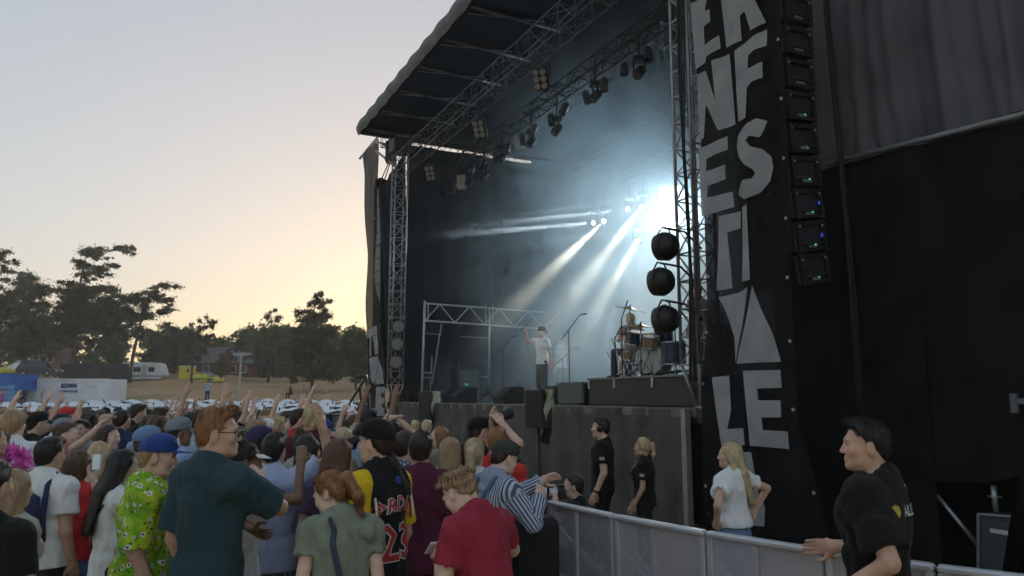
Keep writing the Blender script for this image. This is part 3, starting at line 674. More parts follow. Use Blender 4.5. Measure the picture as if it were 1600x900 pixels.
# dark scrim hanging between the left banner and the left tower
sq = [(590, 300), (632, 240), (640, 660), (610, 660)]; SP = stg(14.75, 0, 0); P_ = [on_plane(u, v, SP, -DB + DA * -.35) for u, v in sq]; o_ = Vector((P_[3].x, P_[3].y, 0))
so = MB().grid(lambda s, t: P_[3].lerp(P_[2], s).lerp(P_[0].lerp(P_[1], s), t) - o_ + DB * .03 * math.sin(18 * s + 2 * t), 30, 20).build('dark_scrim', CURT); so.location = o_; tag(so, 'black scrim hanging between the left banner and left tower', 'scrim')
# outrigger and hoist above the left banner
og = empty('banner_outrigger', stg(15.2, 0, 9.6)); tag(og, 'steel outrigger frame holding the left banner beneath the roof corner', 'rigging')
ob = MB()
for z in (9.55, 10.25):
    ob.tube([stg(14.4, -.2, z) - og.location, at(588, 222 if z > 10 else 236, 24.9) - og.location], .04, 6)
ob.tube([at(562, 248, 24.6) - og.location, at(592, 212, 25.3) - og.location], .04, 6)
ob.tube([at(606, 205, 24.5) - og.location, at(612, 246, 24.5) - og.location], .03, 6)
ob.build('frame', STEEL, og)
MB().box(at(611, 238, 24.5) - og.location, (.35, .3, .75), bev=.03).build('hoist_motor', DARKGREY, og)
MB().tube([at(607, 255, 24.5) - og.location, at(594, 284, 25.2) - og.location], .02, 5).build('chain', BLACK, og)
MB().tube([at(611, 250, 24.5) - og.location, at(600, 284, 25.2) - og.location], .02, 5).build('chain', BLACK, og)
# ------------------------------------------------------------------ loudspeaker arrays
CAB = mat('speaker_black', (.03, .03, .034), .42, .25, 12, .15); CABF = mat('speaker_grille', (.02, .02, .022), .7, .2, 30)
LEDG = emat('green_led', (.1, 1, .25), .8); LEDB = emat('blue_led', (.03, .08, .7), .12); LEDW = mat('white_label', (.55, .56, .6), .5, 0)
def cabinet(r, p, tilt, led=None, w=.95, d=.50, h=.40):
    """a cabinet: long along the stage front, grille to the audience; its near end shows frame and handles"""
    ax = DA; fw = (-DB * math.cos(tilt) - UP * math.sin(tilt)); up = (UP * math.cos(tilt) - DB * math.sin(tilt)); o = Vector(p) - r.location
    c = MB().box(o + ax * w / 2, (w, d, h * .94), ax, fw, up, bev=.02).build('cabinet', CAB, r)
    g = MB().box(o + ax * w / 2 + fw * (d / 2 + .006), (w * .94, .02, h * .86), ax, fw, up).build('grille', CABF, c)
    fr = MB()
    for s in (-1, 1):
        fr.box(o - ax * .022 + fw * s * d * .44, (.045, .055, h * .98), ax, fw, up)
        fr.box(o - ax * .02 + up * s * h * .40, (.04, d * .86, .05), ax, fw, up)
    fr.tube([o - ax * .05 + fw * d * .36 - up * h * .24, o - ax * .05 - fw * d * .36 - up * h * .24], .016, 6)
    fr.build('rigging_frame', BLACK, c)
    hd_ = MB().box(o - ax * .046 - up * h * .33 + fw * .02, (.012, .15, .035), ax, fw, up).build('handle_plate', STEEL, c)
    for s in (-1, 1): MB().lathe(o - ax * .042 + fw * s * d * .40 + up * h * .3, -ax, [(0, .018), (.012, .018), (.014, 0)], 8).build('pin', STEEL, c)
    if led: MB().lathe(o - ax * .046 + fw * -.02 - up * h * .28, -ax, [(0, .010), (.008, .009), (.010, 0)], 8).build('led', led, c)
rp = stg(-2.3, 0, 0); la = empty('line_array', stg(-2.25, .1, 3.6)); tag(la, 'tall hanging line array of black loudspeakers right of the lettered banner', 'loudspeaker')
for i in range(10):
    v = -35 + 50.5 * i; u = 1242 + (max(0, i - 1) ** 1.55) * 1.05
    p = on_plane(u + 2, v, rp, DA); cabinet(la, p, R(1.2 * max(0, i - 1)), LEDG if i >= 4 else None)
    if i in (7, 8):
        for k in range(1):
            q = p - la.location - DA * .05 + UP * (.02 + .1 * k) + DB * .16
            MB().box(q, (.01, .03, .05), DA, DB).build('blue_label_light', LEDB, la)
MB().tube([stg(-2.36, .5, 12) - la.location, stg(-2.36, .52, 7) - la.location, stg(-2.38, .62, 4.2) - la.location, stg(-2.36, .66, 1.2) - la.location], .025, 6).build('cable', RUB, la)
MB().tube([stg(-2.34, .56, 12) - la.location, stg(-2.34, .60, 7) - la.location, stg(-2.36, .72, 3.2) - la.location, stg(-2.36, .7, .6) - la.location], .018, 6).build('cable', RUB, la)
lp = at(600, 600, 27.0); lb = empty('line_array', (lp.x, lp.y, 3.0)); tag(lb, 'tall black loudspeaker column behind the left banner', 'loudspeaker')
for i in range(16):
    z = at(602, 296 + i * 20, 27.0).z; q = at(600 - i * .1, 296 + i * 20, 27.0)
    c = MB().box(Vector((q.x + .05, q.y, z)) - lb.location, (.95, .62, .475), DA, DB, bev=.02).build('cabinet', CAB, lb)
    MB().box(Vector((q.x + .05, q.y, z)) - lb.location - DA * .482, (.01, .5, .36), DA, DB).build('grille', CABF, c)
MB().lathe(Vector((at(597, 288, 27.0).x, lp.y, at(597, 290, 27.0).z)) - lb.location - Vector((0, .3, 0)), (0, 1, 0), [(0, 0), (0, .22), (.5, .22), (.5, 0)], 16).build('rigging_drum', BLACK, lb)
# ------------------------------------------------------------------ right wing
wing = empty('stage_wing', stg(-5, .8, 0)); tag(wing, 'black cloth-covered stage wing filling the right side of view', 'stage wing')
def wb(mb, name, m, par=wing):
    mb.v = [tuple(Vector(p) - wing.location) for p in mb.v]; return mb.build(name, m, par)
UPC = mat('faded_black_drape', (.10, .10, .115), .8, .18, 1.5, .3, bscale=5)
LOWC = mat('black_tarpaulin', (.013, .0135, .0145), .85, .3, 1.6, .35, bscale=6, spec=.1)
RAIL_L = on_plane(1292, 256, stg(0, .75, 0), DB); RAIL_R = on_plane(1640, 168, stg(0, .75, 0), DB)
def drape(s, t):
    a = -1.1 - 7.8 * s; x = -2.35 - a; z0 = RAIL_L.z + (RAIL_R.z - RAIL_L.z) * max(0, x) / 6.5
    z = z0 + t * 8.0
    fan = (x - 1.2) * (1 + .22 * t)
    w = .07 * math.sin(5.5 * fan + .5 * math.sin(2 * x)) + .05 * math.sin(9.3 * fan + 1 + t * 2) + .025 * math.sin(21 * fan + 3 * math.sin(t * 5))
    small = .016 * math.sin(26 * x * .6 + t * 60) * max(0, 1 - max(0, x) / .8)
    pleat = -.14 * math.exp(-((x - 2.05 + .12 * t) / .10) ** 2)
    return stg(a, 1.0 - w * .9 - small - pleat * -1, z)
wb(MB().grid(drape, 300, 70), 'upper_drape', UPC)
wb(MB().tube([RAIL_L, RAIL_R], .035, 8), 'rail', mat('rail_grey', (.24, .25, .28), .5, .15, 4, 0, .3))
low = [on_plane(u, v, stg(0, .8, 0), DB) for u, v in ((1288, 690), (1345, 735), (1400, 742), (1470, 752), (1545, 755), (1600, 740), (1660, 730))]
def lowc(s, t):
    k = min(len(low) - 2, int(s * (len(low) - 1))); b = low[k].lerp(low[k + 1], s * (len(low) - 1) - k)
    a = (b - RT).dot(DA); zt = RAIL_L.z + (RAIL_R.z - RAIL_L.z) * (a - (RAIL_L - RT).dot(DA)) / ((RAIL_R - RAIL_L).dot(DA)) - .04
    z = b.z + (zt - b.z) * t
    w = .012 * math.sin(7 * a + t * 1.5) + .008 * math.sin(15 * a - 3 * t) + .008 * math.sin(9 * z + 4 * a)
    return stg(a, .82 + w, z)
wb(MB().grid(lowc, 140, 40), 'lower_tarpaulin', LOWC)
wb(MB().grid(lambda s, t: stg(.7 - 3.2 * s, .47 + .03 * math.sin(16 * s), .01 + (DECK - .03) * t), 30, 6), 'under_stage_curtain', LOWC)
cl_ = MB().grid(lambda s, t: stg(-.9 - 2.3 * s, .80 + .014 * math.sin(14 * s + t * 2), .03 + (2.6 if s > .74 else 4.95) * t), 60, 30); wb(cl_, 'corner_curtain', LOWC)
# black cloth added below the wing, standing in for its deep shade
wb(sbox(MB(), -9.5, -1.6, 1.5, 1.55, 0, 2.6), 'shade_backing', LOWC); wb(sbox(MB(), -9.5, -2.5, -.1, 1.5, .006, .02), 'shade_ground_sheet', LOWC); wb(sbox(MB(), -9.5, -1.8, .86, 3.0, 2.6, 2.7), 'inner_floor', LOWC)
sc2 = empty('scaffold_brace', stg(-4.1, .6, 0)); tag(sc2, 'silver diagonal scaffold tube under the black wing', 'scaffold')
P1, P2 = on_plane(1440, 745, stg(0, .95, 0), DB), on_plane(1532, 856, stg(0, .95, 0), DB)
MB().tube([P1 - sc2.location, P2 - sc2.location], .026, 8).build('diagonal_tube', STEEL, sc2)
MB().lathe(P1.lerp(P2, .22) - sc2.location, P2 - P1, [(0, .03), (.0, .045), (.06, .045), (.06, .03)], 10).build('coupler', BLACK, sc2)
Pj = on_plane(1556, 800, stg(0, .9, 0), DB); Pk = on_plane(1552, 758, stg(0, .9, 0), DB)
MB().tube([Pj - sc2.location, Pk - sc2.location], .03, 8).build('jack_tube', STEEL, sc2)
MB().lathe(Pj.lerp(Pk, .55) - sc2.location, UP, [(0, 0), (0, .07), (.012, .07), (.012, 0)], 12).build('jack_collar', STEEL, sc2)
fr_ = empty('flight_case', on_plane(1565, 880, stg(0, .75, 0), DB)); tag(fr_, 'open dark case with silver edges at the lower right', 'flight case')
q0 = [on_plane(u, v, stg(0, .75, 0), DB) - fr_.location for u, v in ((1528, 803), (1600, 808), (1600, 905), (1528, 905))]
ed = MB()
for i in range(4): ed.tube([q0[i], q0[(i + 1) % 4]], .016, 4)
ed.build('silver_edge', STEEL, fr_)
MB().prism([q + DB * .02 for q in q0], DB, .35).build('case_body', DARKGREY, fr_)
_lc = (q0[0] + q0[1]) / 2
MB().box(_lc - UP * .17 + DA * .02 - DB * .0, (.2, .012, .045), DA, DB).build('label_strip', LEDW, fr_)
# draped black cloth at the right border
bc = MB().grid(lambda s, t: at(1642 - 78 * (1 - t) ** .55 * (1 if t < 1 else 0) + s * 160, 905 - 300 * t, 5.6 + .25 * math.sin(9 * s + 3 * t)), 30, 30)
bco = bc.build('draped_cloth', LOWC, origin=at(1640, 900, 5.7)); tag(bco, 'black cloth hanging in folds at the right edge of view', 'cloth')
br = empty('steel_bracket', on_plane(1585, 630, stg(0, .7, 0), DB)); tag(br, 'small silver bracket on the black wall at the right edge', 'bracket')
MB().box((0, 0, 0), (.07, .03, .2), DA, DB).build('plate', mat('dull_bracket', (.11, .115, .13), .5, .1), br); MB().box(-DA * .12 + UP * .02, (.16, .04, .06), DA, DB).build('arm', MATS['dull_bracket'], br)
# ------------------------------------------------------------------ stage equipment
def thing(name, label, cat, loc, group=None, rz=0):
    r = empty(name, loc, rz); return tag(r, label, cat, group)
AZ = math.atan2(DA.y, DA.x)        # local x along the stage front, local y = towards the audience when rotated by AZ
dr = thing('drum_riser', 'black wheeled drum platform at the near end of the stage', 'platform', stg(1.2, 1.65, DECK + .001), rz=AZ)
MB().box((0, 0, .25), (3.7, 3.1, .46), bev=.01).build('box_body', BLACK, dr)
MB().box((0, 0, .495), (3.76, 3.16, .03)).build('top_edge', mat('worn_metal_edge', (.15, .16, .16), .5, .3, 6), dr)
for x in (-.1, 1.0, 1.83): MB().box((x, 1.562, .40), (.05, .02, .16)).build('latch', STEEL, dr)
RT_ = DECK + .512
# goal-post truss on the back left of the stage
gp = thing('goal_post_truss', 'pale lattice goal-post frame standing inside the stage on the left', 'truss frame', stg(13.2, 4.2, DECK))
def inpl(u, v): return on_plane(u, v, stg(13.6, 0, 0), DA) - gp.location
PALE = mat('pale_truss', (.5, .51, .5), .45, .12, 5, 0, .3)
g = MB()
g.tube([inpl(659, 612), inpl(664, 470)], .038, 8); g.tube([inpl(764, 605), inpl(765, 482)], .032, 8)
for v0, v1 in ((474, 488), (501, 514)): g.tube([inpl(664, v0), inpl(850, v1)], .03, 6)
for i in range(9):
    u = 664 + i * 23.2; t0_, t1_ = (474 + i * 1.75, 501 + i * 1.6)
    g.tube([inpl(u, t0_ if i % 2 else t1_), inpl(u + 23.2, (t1_ + 1.6) if i % 2 else (t0_ + 1.75))], .02, 5)
for u in (669, 759, 770): g.tube([inpl(u, 475), inpl(u, 503)], .02, 5)
g.build('lattice', PALE, gp)
g2 = MB()
for (u0, v0, u1, v1) in ((664, 521, 690, 523), (720, 526, 762, 528), (722, 588, 762, 589), (675, 556, 674, 582), (662, 582, 674, 583), (660, 590, 676, 590), (673, 590, 672, 612), (690, 505, 675, 600)):
    g2.tube([inpl(u0, v0), inpl(u1, v1)], .022, 5)
g2.build('cross_rails', mat('dim_pale_truss', (.25, .26, .26), .5, .12, 5, 0, .3), gp)
ra = thing('amp_rack', 'dark amplifier rack with a green light inside the stage on the left', 'amp rack', stg(13.5, 2.0, DECK + .001), rz=AZ)
MB().box((0, 0, .55), (.6, .8, 1.1), bev=.02).build('case', BLACK, ra)
for k in range(5): MB().box((-.305, 0, .2 + k * .18), (.02, .6, .13)).build('rack_unit', DARKGREY, ra)
MB().box((-.32, .1, .56), (.015, .12, .05)).build('display', emat('green_display', (.05, .6, .25), .12), ra)
def mic_stand(u, v_top, Y_ab, label, boom=True):
    a, b = Y_ab; p = stg(a, b, DECK + .001); r = thing('microphone_stand', label, 'microphone stand', p, 'microphone stands on the stage')
    zt = at(u, v_top, p.y).z - DECK
    MB().lathe((0, 0, 0), UP, [(0, 0), (0, .14), (.025, .13), (.03, .015)], 16).build('base', BLACK, r)
    MB().tube([(0, 0, .02), (0, 0, zt * .82)], .014, 6).build('pole', BLACK, r)
    e = Vector((.28, 0, zt)) if boom else Vector((0, 0, zt))
    MB().tube([Vector((-.18, 0, zt * .72)), e], .012, 6).build('boom', BLACK, r)
    MB().tube([e, e + Vector((.10, 0, .02)), e + Vector((.16, 0, .03))], [.014, .02, .028], 8).build('microphone', DARKGREY, r)
    return r
def ab_of(u, Y, z=DECK):
    # stage coordinates of the deck point seen at column u and distance Y
    v = 450 - FPX * math.tan(math.atan2(z - CAMH, Y) - PITCH); p = at(u, v, Y); q = p - RT; return q.dot(DA), q.dot(DB)
mic_stand(716, 530, ab_of(716, 23.0), 'microphone stand furthest left on the stage')
mic_stand(790, 526, ab_of(786, 22.4), 'microphone stand just left of the singer')
mic_stand(905, 492, ab_of(890, 18.2), 'tall boom microphone stand right of the singer')
mic_stand(880, 545, ab_of(880, 21.0), 'low microphone stand behind the singer')
def wedge(u, Y, label, w=.6, m=BLACK, h=.42, rz=0):
    a, b = ab_of(u, Y); r = thing('stage_monitor', label, 'monitor speaker', stg(a, b, DECK + .001), 'floor monitors', AZ + rz)
    MB().prism([(-w / 2, -.28, 0), (-w / 2, .28, 0), (-w / 2, .30, h * .35), (-w / 2, -.02, h), (-w / 2, -.28, h)], (1, 0, 0), w).build('cabinet', m, r)
    MB().prism([(-w / 2 + .04, -.20, h * .86), (w / 2 - .04, -.20, h * .86), (w / 2 - .04, -.29, h * .1), (-w / 2 + .04, -.29, h * .1)], (0, -1, 0), .01).build('back_plate', DARKGREY, r)
    MB().prism([(-w / 2 + .04, .31, h * .40), (w / 2 - .04, .31, h * .40), (w / 2 - .04, .0, h * .99), (-w / 2 + .04, .0, h * .99)], (0, .87, .5), .012).build('grille', CABF, r)
wedge(724, 20.8, 'black floor monitor furthest left on the stage edge')
wedge(795, 19.2, 'black floor monitor at the singer\'s left by a coil of cable')
wedge(862, 17.4, 'black floor monitor at the singer\'s feet')
wedge(700, 22.4, 'low black floor monitor beside the truss frame')
a_, b_ = ab_of(893, 15.6); sw = thing('side_fill_speaker', 'wide grey loudspeaker box left of the drum platform', 'loudspeaker', stg(a_, b_ + .3, DECK + .001), rz=AZ)
MB().box((0, 0, .24), (1.0, .7, .46), bev=.03).build('cabinet', mat('dusty_grey_box', (.10, .11, .11), .6, .15), sw); MB().box((-.505, 0, .24), (.02, .6, .38)).build('grille', CABF, sw)
cc = MB(); rr_ = random.Random(4); q = stg(*ab_of(785, 19.6), DECK + .02)
for k in range(4):
    pts = [Vector((math.cos(t * 5 + k) * .18 * (1 + .3 * math.sin(t * 3 + k)), math.sin(t * 5 + k) * .14, .02 + .1 * abs(math.sin(t * 4 + k)))) for t in np.linspace(0, 2.4, 22)]; cc.tube(pts, .014, 5)
cco = cc.build('cable_coil', mat('pale_cable', (.45, .46, .44), .6, .1)); cco.location = q; tag(cco, 'tangled pale cable lying on the stage edge', 'cable')
hang = MB().tube([at(795, 633, 17.9), at(792, 646, 17.7), at(800, 658, 17.7), at(812, 656, 17.5), at(820, 645, 17.3)], .018, 6).build('hanging_cable', RUB, origin=at(800, 640, 17.7)); tag(hang, 'black cable looping down the stage skirt left of the near fill speaker', 'cable')
BAG = mat('pale_plastic_cover', (.46, .46, .34), .4, .2, 9, .5, bscale=14)
def fill(u0, u1, v0, v1, Y, label, pole):
    c = at((u0 + u1) / 2, (v0 + v1) / 2, Y); w = (u1 - u0) * Y / FPX; h = (v1 - v0) * Y / FPX
    r = thing('fill_speaker', label, 'loudspeaker', (c.x, c.y, 0 if pole else c.z - h / 2), 'front fill speakers')
    oz = c.z - r.location.z; ax = Vector((.80, -.6, 0)); ay = Vector((.6, .8, 0))
    MB().box((0, 0, oz), (w * .72, w * .8, h), ax, ay, bev=.012).build('cabinet', mat('worn_black_cabinet', (.06, .06, .058), .6, .3, 5), r)
    MB().box(Vector((0, 0, oz)) - ay * w * .405, (w * .64, .012, h * .92), ax, ay).build('grille', CABF, r)
    def f(s, t):
        e = (s - .5); return Vector((0, 0, oz)) + ax * (w * .36 + .055 + .02 * math.sin(8 * t + 9 * s)) + ay * (e * w * .6 + .02 * math.sin(6 * t)) + UP * (h * .5 - t * h * (.62 + .2 * math.sin(5 * s + 1)))
    MB().grid(f, 14, 14).build('plastic_cover', BAG, r)
    MB().grid(lambda s, t: Vector((0, 0, oz + h / 2 + .008 + .01 * math.sin(7 * s + 5 * t))) + ax * (s * .5 * w - .1 * w) + ay * (t - .5) * w * .8, 8, 8).build('plastic_cover', BAG, r)
    if pole:
        MB().tube([(0, 0, .02), (0, 0, oz - h / 2)], .028, 8).build('pole', BLACK, r)
        lg = MB()
        for k in range(3):
            an = k * 2.1; lg.tube([(0, 0, .75), (math.cos(an) * .5, math.sin(an) * .5, .02)], .016, 6)
        lg.build('tripod_legs', BLACK, r)
        rag = MB().grid(lambda s, t: Vector((.05 + .14 * s + .02 * math.sin(6 * t), .05 * math.sin(9 * s), oz - h * .45 - t * h * .5 * (1 - .3 * abs(s - .5)))), 8, 8).build('black_rag', RUB, r)
    else:
        MB().box((0, 0, -.03), (.3, .3, .06), ax, ay).build('bracket', BLACK, r)
fill(655, 686, 612, 656, 21.0, 'small loudspeaker with pale plastic cover at the far end of the stage front', False)
fill(821, 862, 610, 668, 11.8, 'loudspeaker on a pole with pale plastic cover before the stage', True)
# stair rail far left
sr = thing('stair_railing', 'black stair railing left of the far banner', 'railing', (at(575, 640, 25.4).x, 25.4, 0))
rl = MB()
for (u0, v0, u1, v1) in ((545, 632, 572, 590), (557, 642, 580, 606), (556, 590, 572, 589), (572, 590, 576, 640), (562, 608, 566, 640)):
    rl.tube([at(u0, v0, 25.4) - sr.location, at(u1, v1, 25.4) - sr.location], .045, 6)
rl.build('rails', BLACK, sr)
# ------------------------------------------------------------------ drums
CHR = mat('chrome', (.5, .5, .5), .2, .1, 8, 0, .9); BRASS = mat('cymbal_brass', (.42, .34, .16), .28, .15, 30, 0, .8)
DRH = mat('drum_head', (.6, .6, .58), .5, .05); SHELL = mat('drum_shell_natural', (.38, .27, .19), .3, .2, 10); BSH = mat('drum_shell_blue', (.03, .06, .11), .35, .15)
dk = thing('drum_kit', 'drum kit with brass cymbals on the black platform', 'drum kit', stg(2.35, 1.15, RT_))
def drum(p, ax, r, h, m, legs=True):
    p = Vector(p); ax = Vector(ax).normalized()
    s = MB().lathe(p - ax * h / 2, ax, [(0, r * .99), (h, r * .99)], 22).build('drum', m, dk)
    MB().lathe(p + ax * h / 2, ax, [(0, r * .98), (.004, 0)], 22).build('drum_head', DRH, s); MB().lathe(p - ax * h / 2, -ax, [(0, r * .98), (.004, 0)], 22).build('drum_head', DRH, s)
    for k in (-1, 1): MB().lathe(p + ax * k * h * .47, ax, [(-.015, r), (-.015, r * 1.04), (.015, r * 1.04), (.015, r)], 22).build('hoop', CHR, s)
    x = ax.orthogonal().normalized(); w = ax.cross(x); lg = MB()
    for k in range(8):
        q = p + (x * math.cos(k * math.pi / 4) + w * math.sin(k * math.pi / 4)) * r * 1.03; lg.tube([q - ax * h * .42, q + ax * h * .42], .006, 4)
    lg.build('lugs', CHR, s)['kind'] = 'stuff'
def cymbal(p, tilt, r, zb=0.0):
    p = Vector(p); n = Vector(tilt).normalized()
    c = MB().lathe(p, n, [(-.035, r), (-.032, r), (-.012, r * .35), (.0, r * .2), (.022, r * .12), (.026, 0)], 28).build('cymbal', BRASS, dk)
    q = Vector((p.x, p.y + .05, 0)); st = MB().tube([q + UP * .02, q + UP * (p.z - .25), p], [.014, .012, .008], 6)
    for k in range(3): st.tube([q + UP * .35, q + Vector((math.cos(k * 2.1) * .26, math.sin(k * 2.1) * .26, .01))], .009, 5)
    MB().tube([p, p + n * .06], .012, 6).build('wing_nut', BLACK, c); st.build('cymbal_stand', CHR, dk)
def dkp(u, v, dY=0):
    Y = dk.location.y + dY; return at(u, v, Y) - dk.location
cymbal(dkp(984, 481), (.22, -.15, 1), .33); cymbal(dkp(1001, 508, -.2), (.03, -.12, 1), .26)
cymbal(dkp(1055, 496, .3), (-.2, -.1, 1), .3)
drum(dkp(1017, 534, -.1), (0, -.35, 1), .16, .22, SHELL); drum(dkp(994, 528, .2), (.1, -.3, 1), .17, .24, BSH); drum(dkp(1037, 523, .2), (-.1, -.3, 1), .17, .26, BSH)
drum(dkp(1022, 562, .1), (-.55, -.83, 0), .28, .42, DRH); drum(dkp(1052, 552, -.3), (0, -.05, 1), .22, .42, BSH); drum(dkp(985, 556, .4), (0, -.1, 1), .18, .16, SHELL)
hw = MB(); rr_ = random.Random(9)
for k in range(26):
    p = dkp(rr_.uniform(962, 1058), 590, rr_.uniform(-.5, .6)); p.z = .01; q = p + Vector((rr_.uniform(-.3, .3), rr_.uniform(-.2, .2), rr_.uniform(.25, .75))); hw.tube([p, q], .009, 4)
hw.build('hardware', CHR, dk)
for (u, v0) in ((962, 510), (973, 470)):
    p = dkp(u, 590, -.35); p.z = .01; zt = dkp(u, v0, -.35).z
    MB().tube([p, p + UP * zt * .75, p + UP * zt + Vector((.12, 0, 0))], .011, 6).build('microphone_boom', BLACK, dk)
p0 = stg(2.0, .3, RT_); cb2 = MB()
for k in range(7): cb2.tube([stg(2.4 - .45 * k + .1 * math.sin(i * 1.3 + k), .3 + .12 * math.sin(i + k * 2), RT_ + .02 + .05 * abs(math.sin(i * .9 + k))) - p0 + DA * 0 for i in np.linspace(0, 5, 12)], .014, 5)
cbo = cb2.build('stage_cables', RUB); cbo.location = p0; tag(cbo, 'black cables tangled on the front of the drum platform', 'cable')
fc = thing('foil_bundle', 'black case standing on the drum platform behind the tower', 'case', stg(.35, .8, RT_), rz=AZ); MB().box((0, 0, .4), (.5, .5, .8), bev=.03).build('case', BSH, fc); MB().box((0, .26, .55), (.4, .02, .3)).build('panel', DARKGREY, fc)
fc.name = 'equipment_case'
# ------------------------------------------------------------------ crowd barrier
def perf():
    m = bpy.data.materials.new('perforated_steel'); m.use_nodes = True; N = m.node_tree.nodes; L = m.node_tree.links; b = N['Principled BSDF']
    b.inputs['Base Color'].default_value = (.50, .52, .58, 1); b.inputs['Metallic'].default_value = .25; b.inputs['Roughness'].default_value = .45
    tc = N.new('ShaderNodeTexCoord'); vo = N.new('ShaderNodeTexVoronoi'); vo.inputs['Scale'].default_value = 72; vo.inputs['Randomness'].default_value = 0.0; vo.voronoi_dimensions = '2D'
    mp = N.new('ShaderNodeMapping'); mp.inputs['Rotation'].default_value = (0, 0, R(45)); L.new(tc.outputs['UV'], mp.inputs[0]); L.new(mp.outputs[0], vo.inputs['Vector'])
    ma = N.new('ShaderNodeMath'); ma.operation = 'GREATER_THAN'; ma.inputs[1].default_value = .27
    L.new(vo.outputs['Distance'], ma.inputs[0]); L.new(ma.outputs[0], b.inputs['Alpha'])
    n = N.new('ShaderNodeTexNoise'); n.inputs['Scale'].default_value = 4; n.inputs['Detail'].default_value = 5; r = N.new('ShaderNodeValToRGB')
    r.color_ramp.elements[0].color = (.36, .37, .43, 1); r.color_ramp.elements[1].color = (.70, .72, .80, 1); L.new(tc.outputs['Object'], n.inputs[0]); L.new(n.outputs[0], r.inputs[0]); L.new(r.outputs[0], b.inputs['Base Color'])
    return m
PERF = perf(); BARF = mat('barrier_steel', (.55, .56, .60), .4, .14, 5, .12, .35)
def barrier(p, q, label, group, h=1.1, braces=True):
    p, q = Vector((p.x, p.y, 0)), Vector((q.x, q.y, 0)); L_ = (q - p).length; ax = (q - p) / L_; nn = Vector((-ax.y, ax.x, 0)); r = thing('crowd_barrier', label, 'barrier', p, group)
    r.rotation_euler = (0, 0, math.atan2(ax.y, ax.x))
    MB().box((L_ / 2, 0, h - .02), (L_ - .012, .07, .04), bev=.012).build('top_rail', BARF, r)
    fr = MB()
    for x in (.03, L_ - .03): fr.box((x, 0, h / 2 - .02), (.045, .05, h - .04), bev=.008)
    fr.box((L_ / 2, 0, .12), (L_ - .1, .04, .04)); fr.build('side_posts', BARF, r)
    MB().box((L_ * .46, -.014, h / 2), (.03, .025, h - .1)).build('middle_brace', BARF, r)
    MB().box((L_ * .5, -.014, h * .47), (L_ - .1, .022, .028)).build('cross_brace', BARF, r)
    me = bpy.data.meshes.new('sheet'); me.from_pydata([(.05, 0, .12), (L_ - .05, 0, .12), (L_ - .05, 0, h - .04), (.05, 0, h - .04)], [], [(0, 1, 2, 3)])
    uv = me.uv_layers.new(); 
    for i, c in enumerate(((0, 0), (L_, 0), (L_, h), (0, h))): uv.data[i].uv = c
    link('perforated_sheet', me, PERF, r)
    s = 1
    MB().box((L_ / 2, s * .55, .025), (L_ - .02, 1.1, .03)).build('foot_plate', BARF, r)
    if braces:
        for x in (.08, L_ - .08): MB().tube([(x, s * .03, h * .8), (x, s * .95, .05)], .022, 6).build('strut', BARF, r)
    return r
J = [at_z(u, v, 1.1) for u, v in ((858, 781), (961, 803), (1104, 829), (1288, 857), (1462, 881), (1720, 912))]
for i in range(5):
    barrier(J[i], J[i + 1], ('perforated steel barrier panel at the corner beside the crowd', 'perforated barrier panel below the two black-clad guards', 'perforated barrier panel below the blonde woman in white', 'barrier panel under the hand of the man in black', 'barrier panel behind the man in black, rightmost')[i], 'front barrier panels')
c0 = J[0] + Vector((-.06, .03, 0))
for i in range(16):
    barrier(c0 + DA * (1.06 * i), c0 + DA * (1.06 * (i + 1) - .02), 'crowd barrier panel standing between the crowd and the photo pit', 'barrier panels along the pit')
cpo = thing('corner_post', 'black post closing the barrier corner', 'post', (J[0].x - .05, J[0].y - .06, 0)); MB().box((0, 0, .55), (.06, .06, 1.1), bev=.008).build('post', BLACK, cpo); MB().box((0, 0, .01), (.3, .3, .02)).build('foot', BLACK, cpo)
bg_ = MB()
bg_.box(at_z(828, 800, 1.1) + Vector((.05, .25, -.58)), (.36, .3, 1.02), bev=.05)
o = bg_.build('black_bag', mat('black_canvas', (.015, .015, .017), .85, .2, 8, .4), origin=Vector((at_z(828, 800, 1.1).x, at_z(828, 800, 1.1).y, 0))); tag(o, 'black covered case standing at the barrier corner', 'case'); o.name = 'covered_case'
# ------------------------------------------------------------------ lights and smoke
def lamp_spot(u, v, b, aim, color, power, ang, label, blend=.45, rad=.06):
    p = on_plane(u, v, stg(0, b, 0), DB); aim = Vector(aim)
    m = mover(p, aim, 'lit_moving_head', label, emat('lamp_glow_%d' % (u), color, 14), 'lit moving heads', 1.0)
    ld = bpy.data.lights.new('stage_spot', 'SPOT'); ld.energy = power; ld.color = color; ld.spot_size = R(ang); ld.spot_blend = blend; ld.shadow_soft_size = rad
    lo = bpy.data.objects.new('spot_light', ld); COL.objects.link(lo); lo.parent = m
    d = (aim - p).normalized(); lo.location = d * .22; lo.rotation_euler = d.to_track_quat('-Z', 'Y').to_euler()
    return m
COOL, WARM = (.78, .93, 1.0), (1.0, .93, .74)
def spx(u, v, b): return on_plane(u, v, stg(0, b, 0), DB)
lamp_spot(1036, 304, 7.5, spx(640, 356, -1.5), COOL, 20000, 2.2, 'lit beam lamp highest on the right, shooting a white beam left')
lamp_spot(985, 326, 7.5, spx(630, 366, -1.5), COOL, 20000, 2.2, 'lit beam lamp in the middle, shooting a white beam left')
lamp_spot(931, 348, 7.5, spx(600, 376, -1.5), COOL, 26000, 2.2, 'lit beam lamp furthest left, shooting a white beam left')
lamp_spot(1036, 354, 7.5, spx(740, 392, 0), COOL, 12000, 2.2, 'lit beam lamp just above the round tower lamps')
lamp_spot(946, 343, 6.5, spx(775, 505, 1.0), WARM, 7500, 7.5, 'lit wash lamp throwing a warm beam down to the left', 1.0)
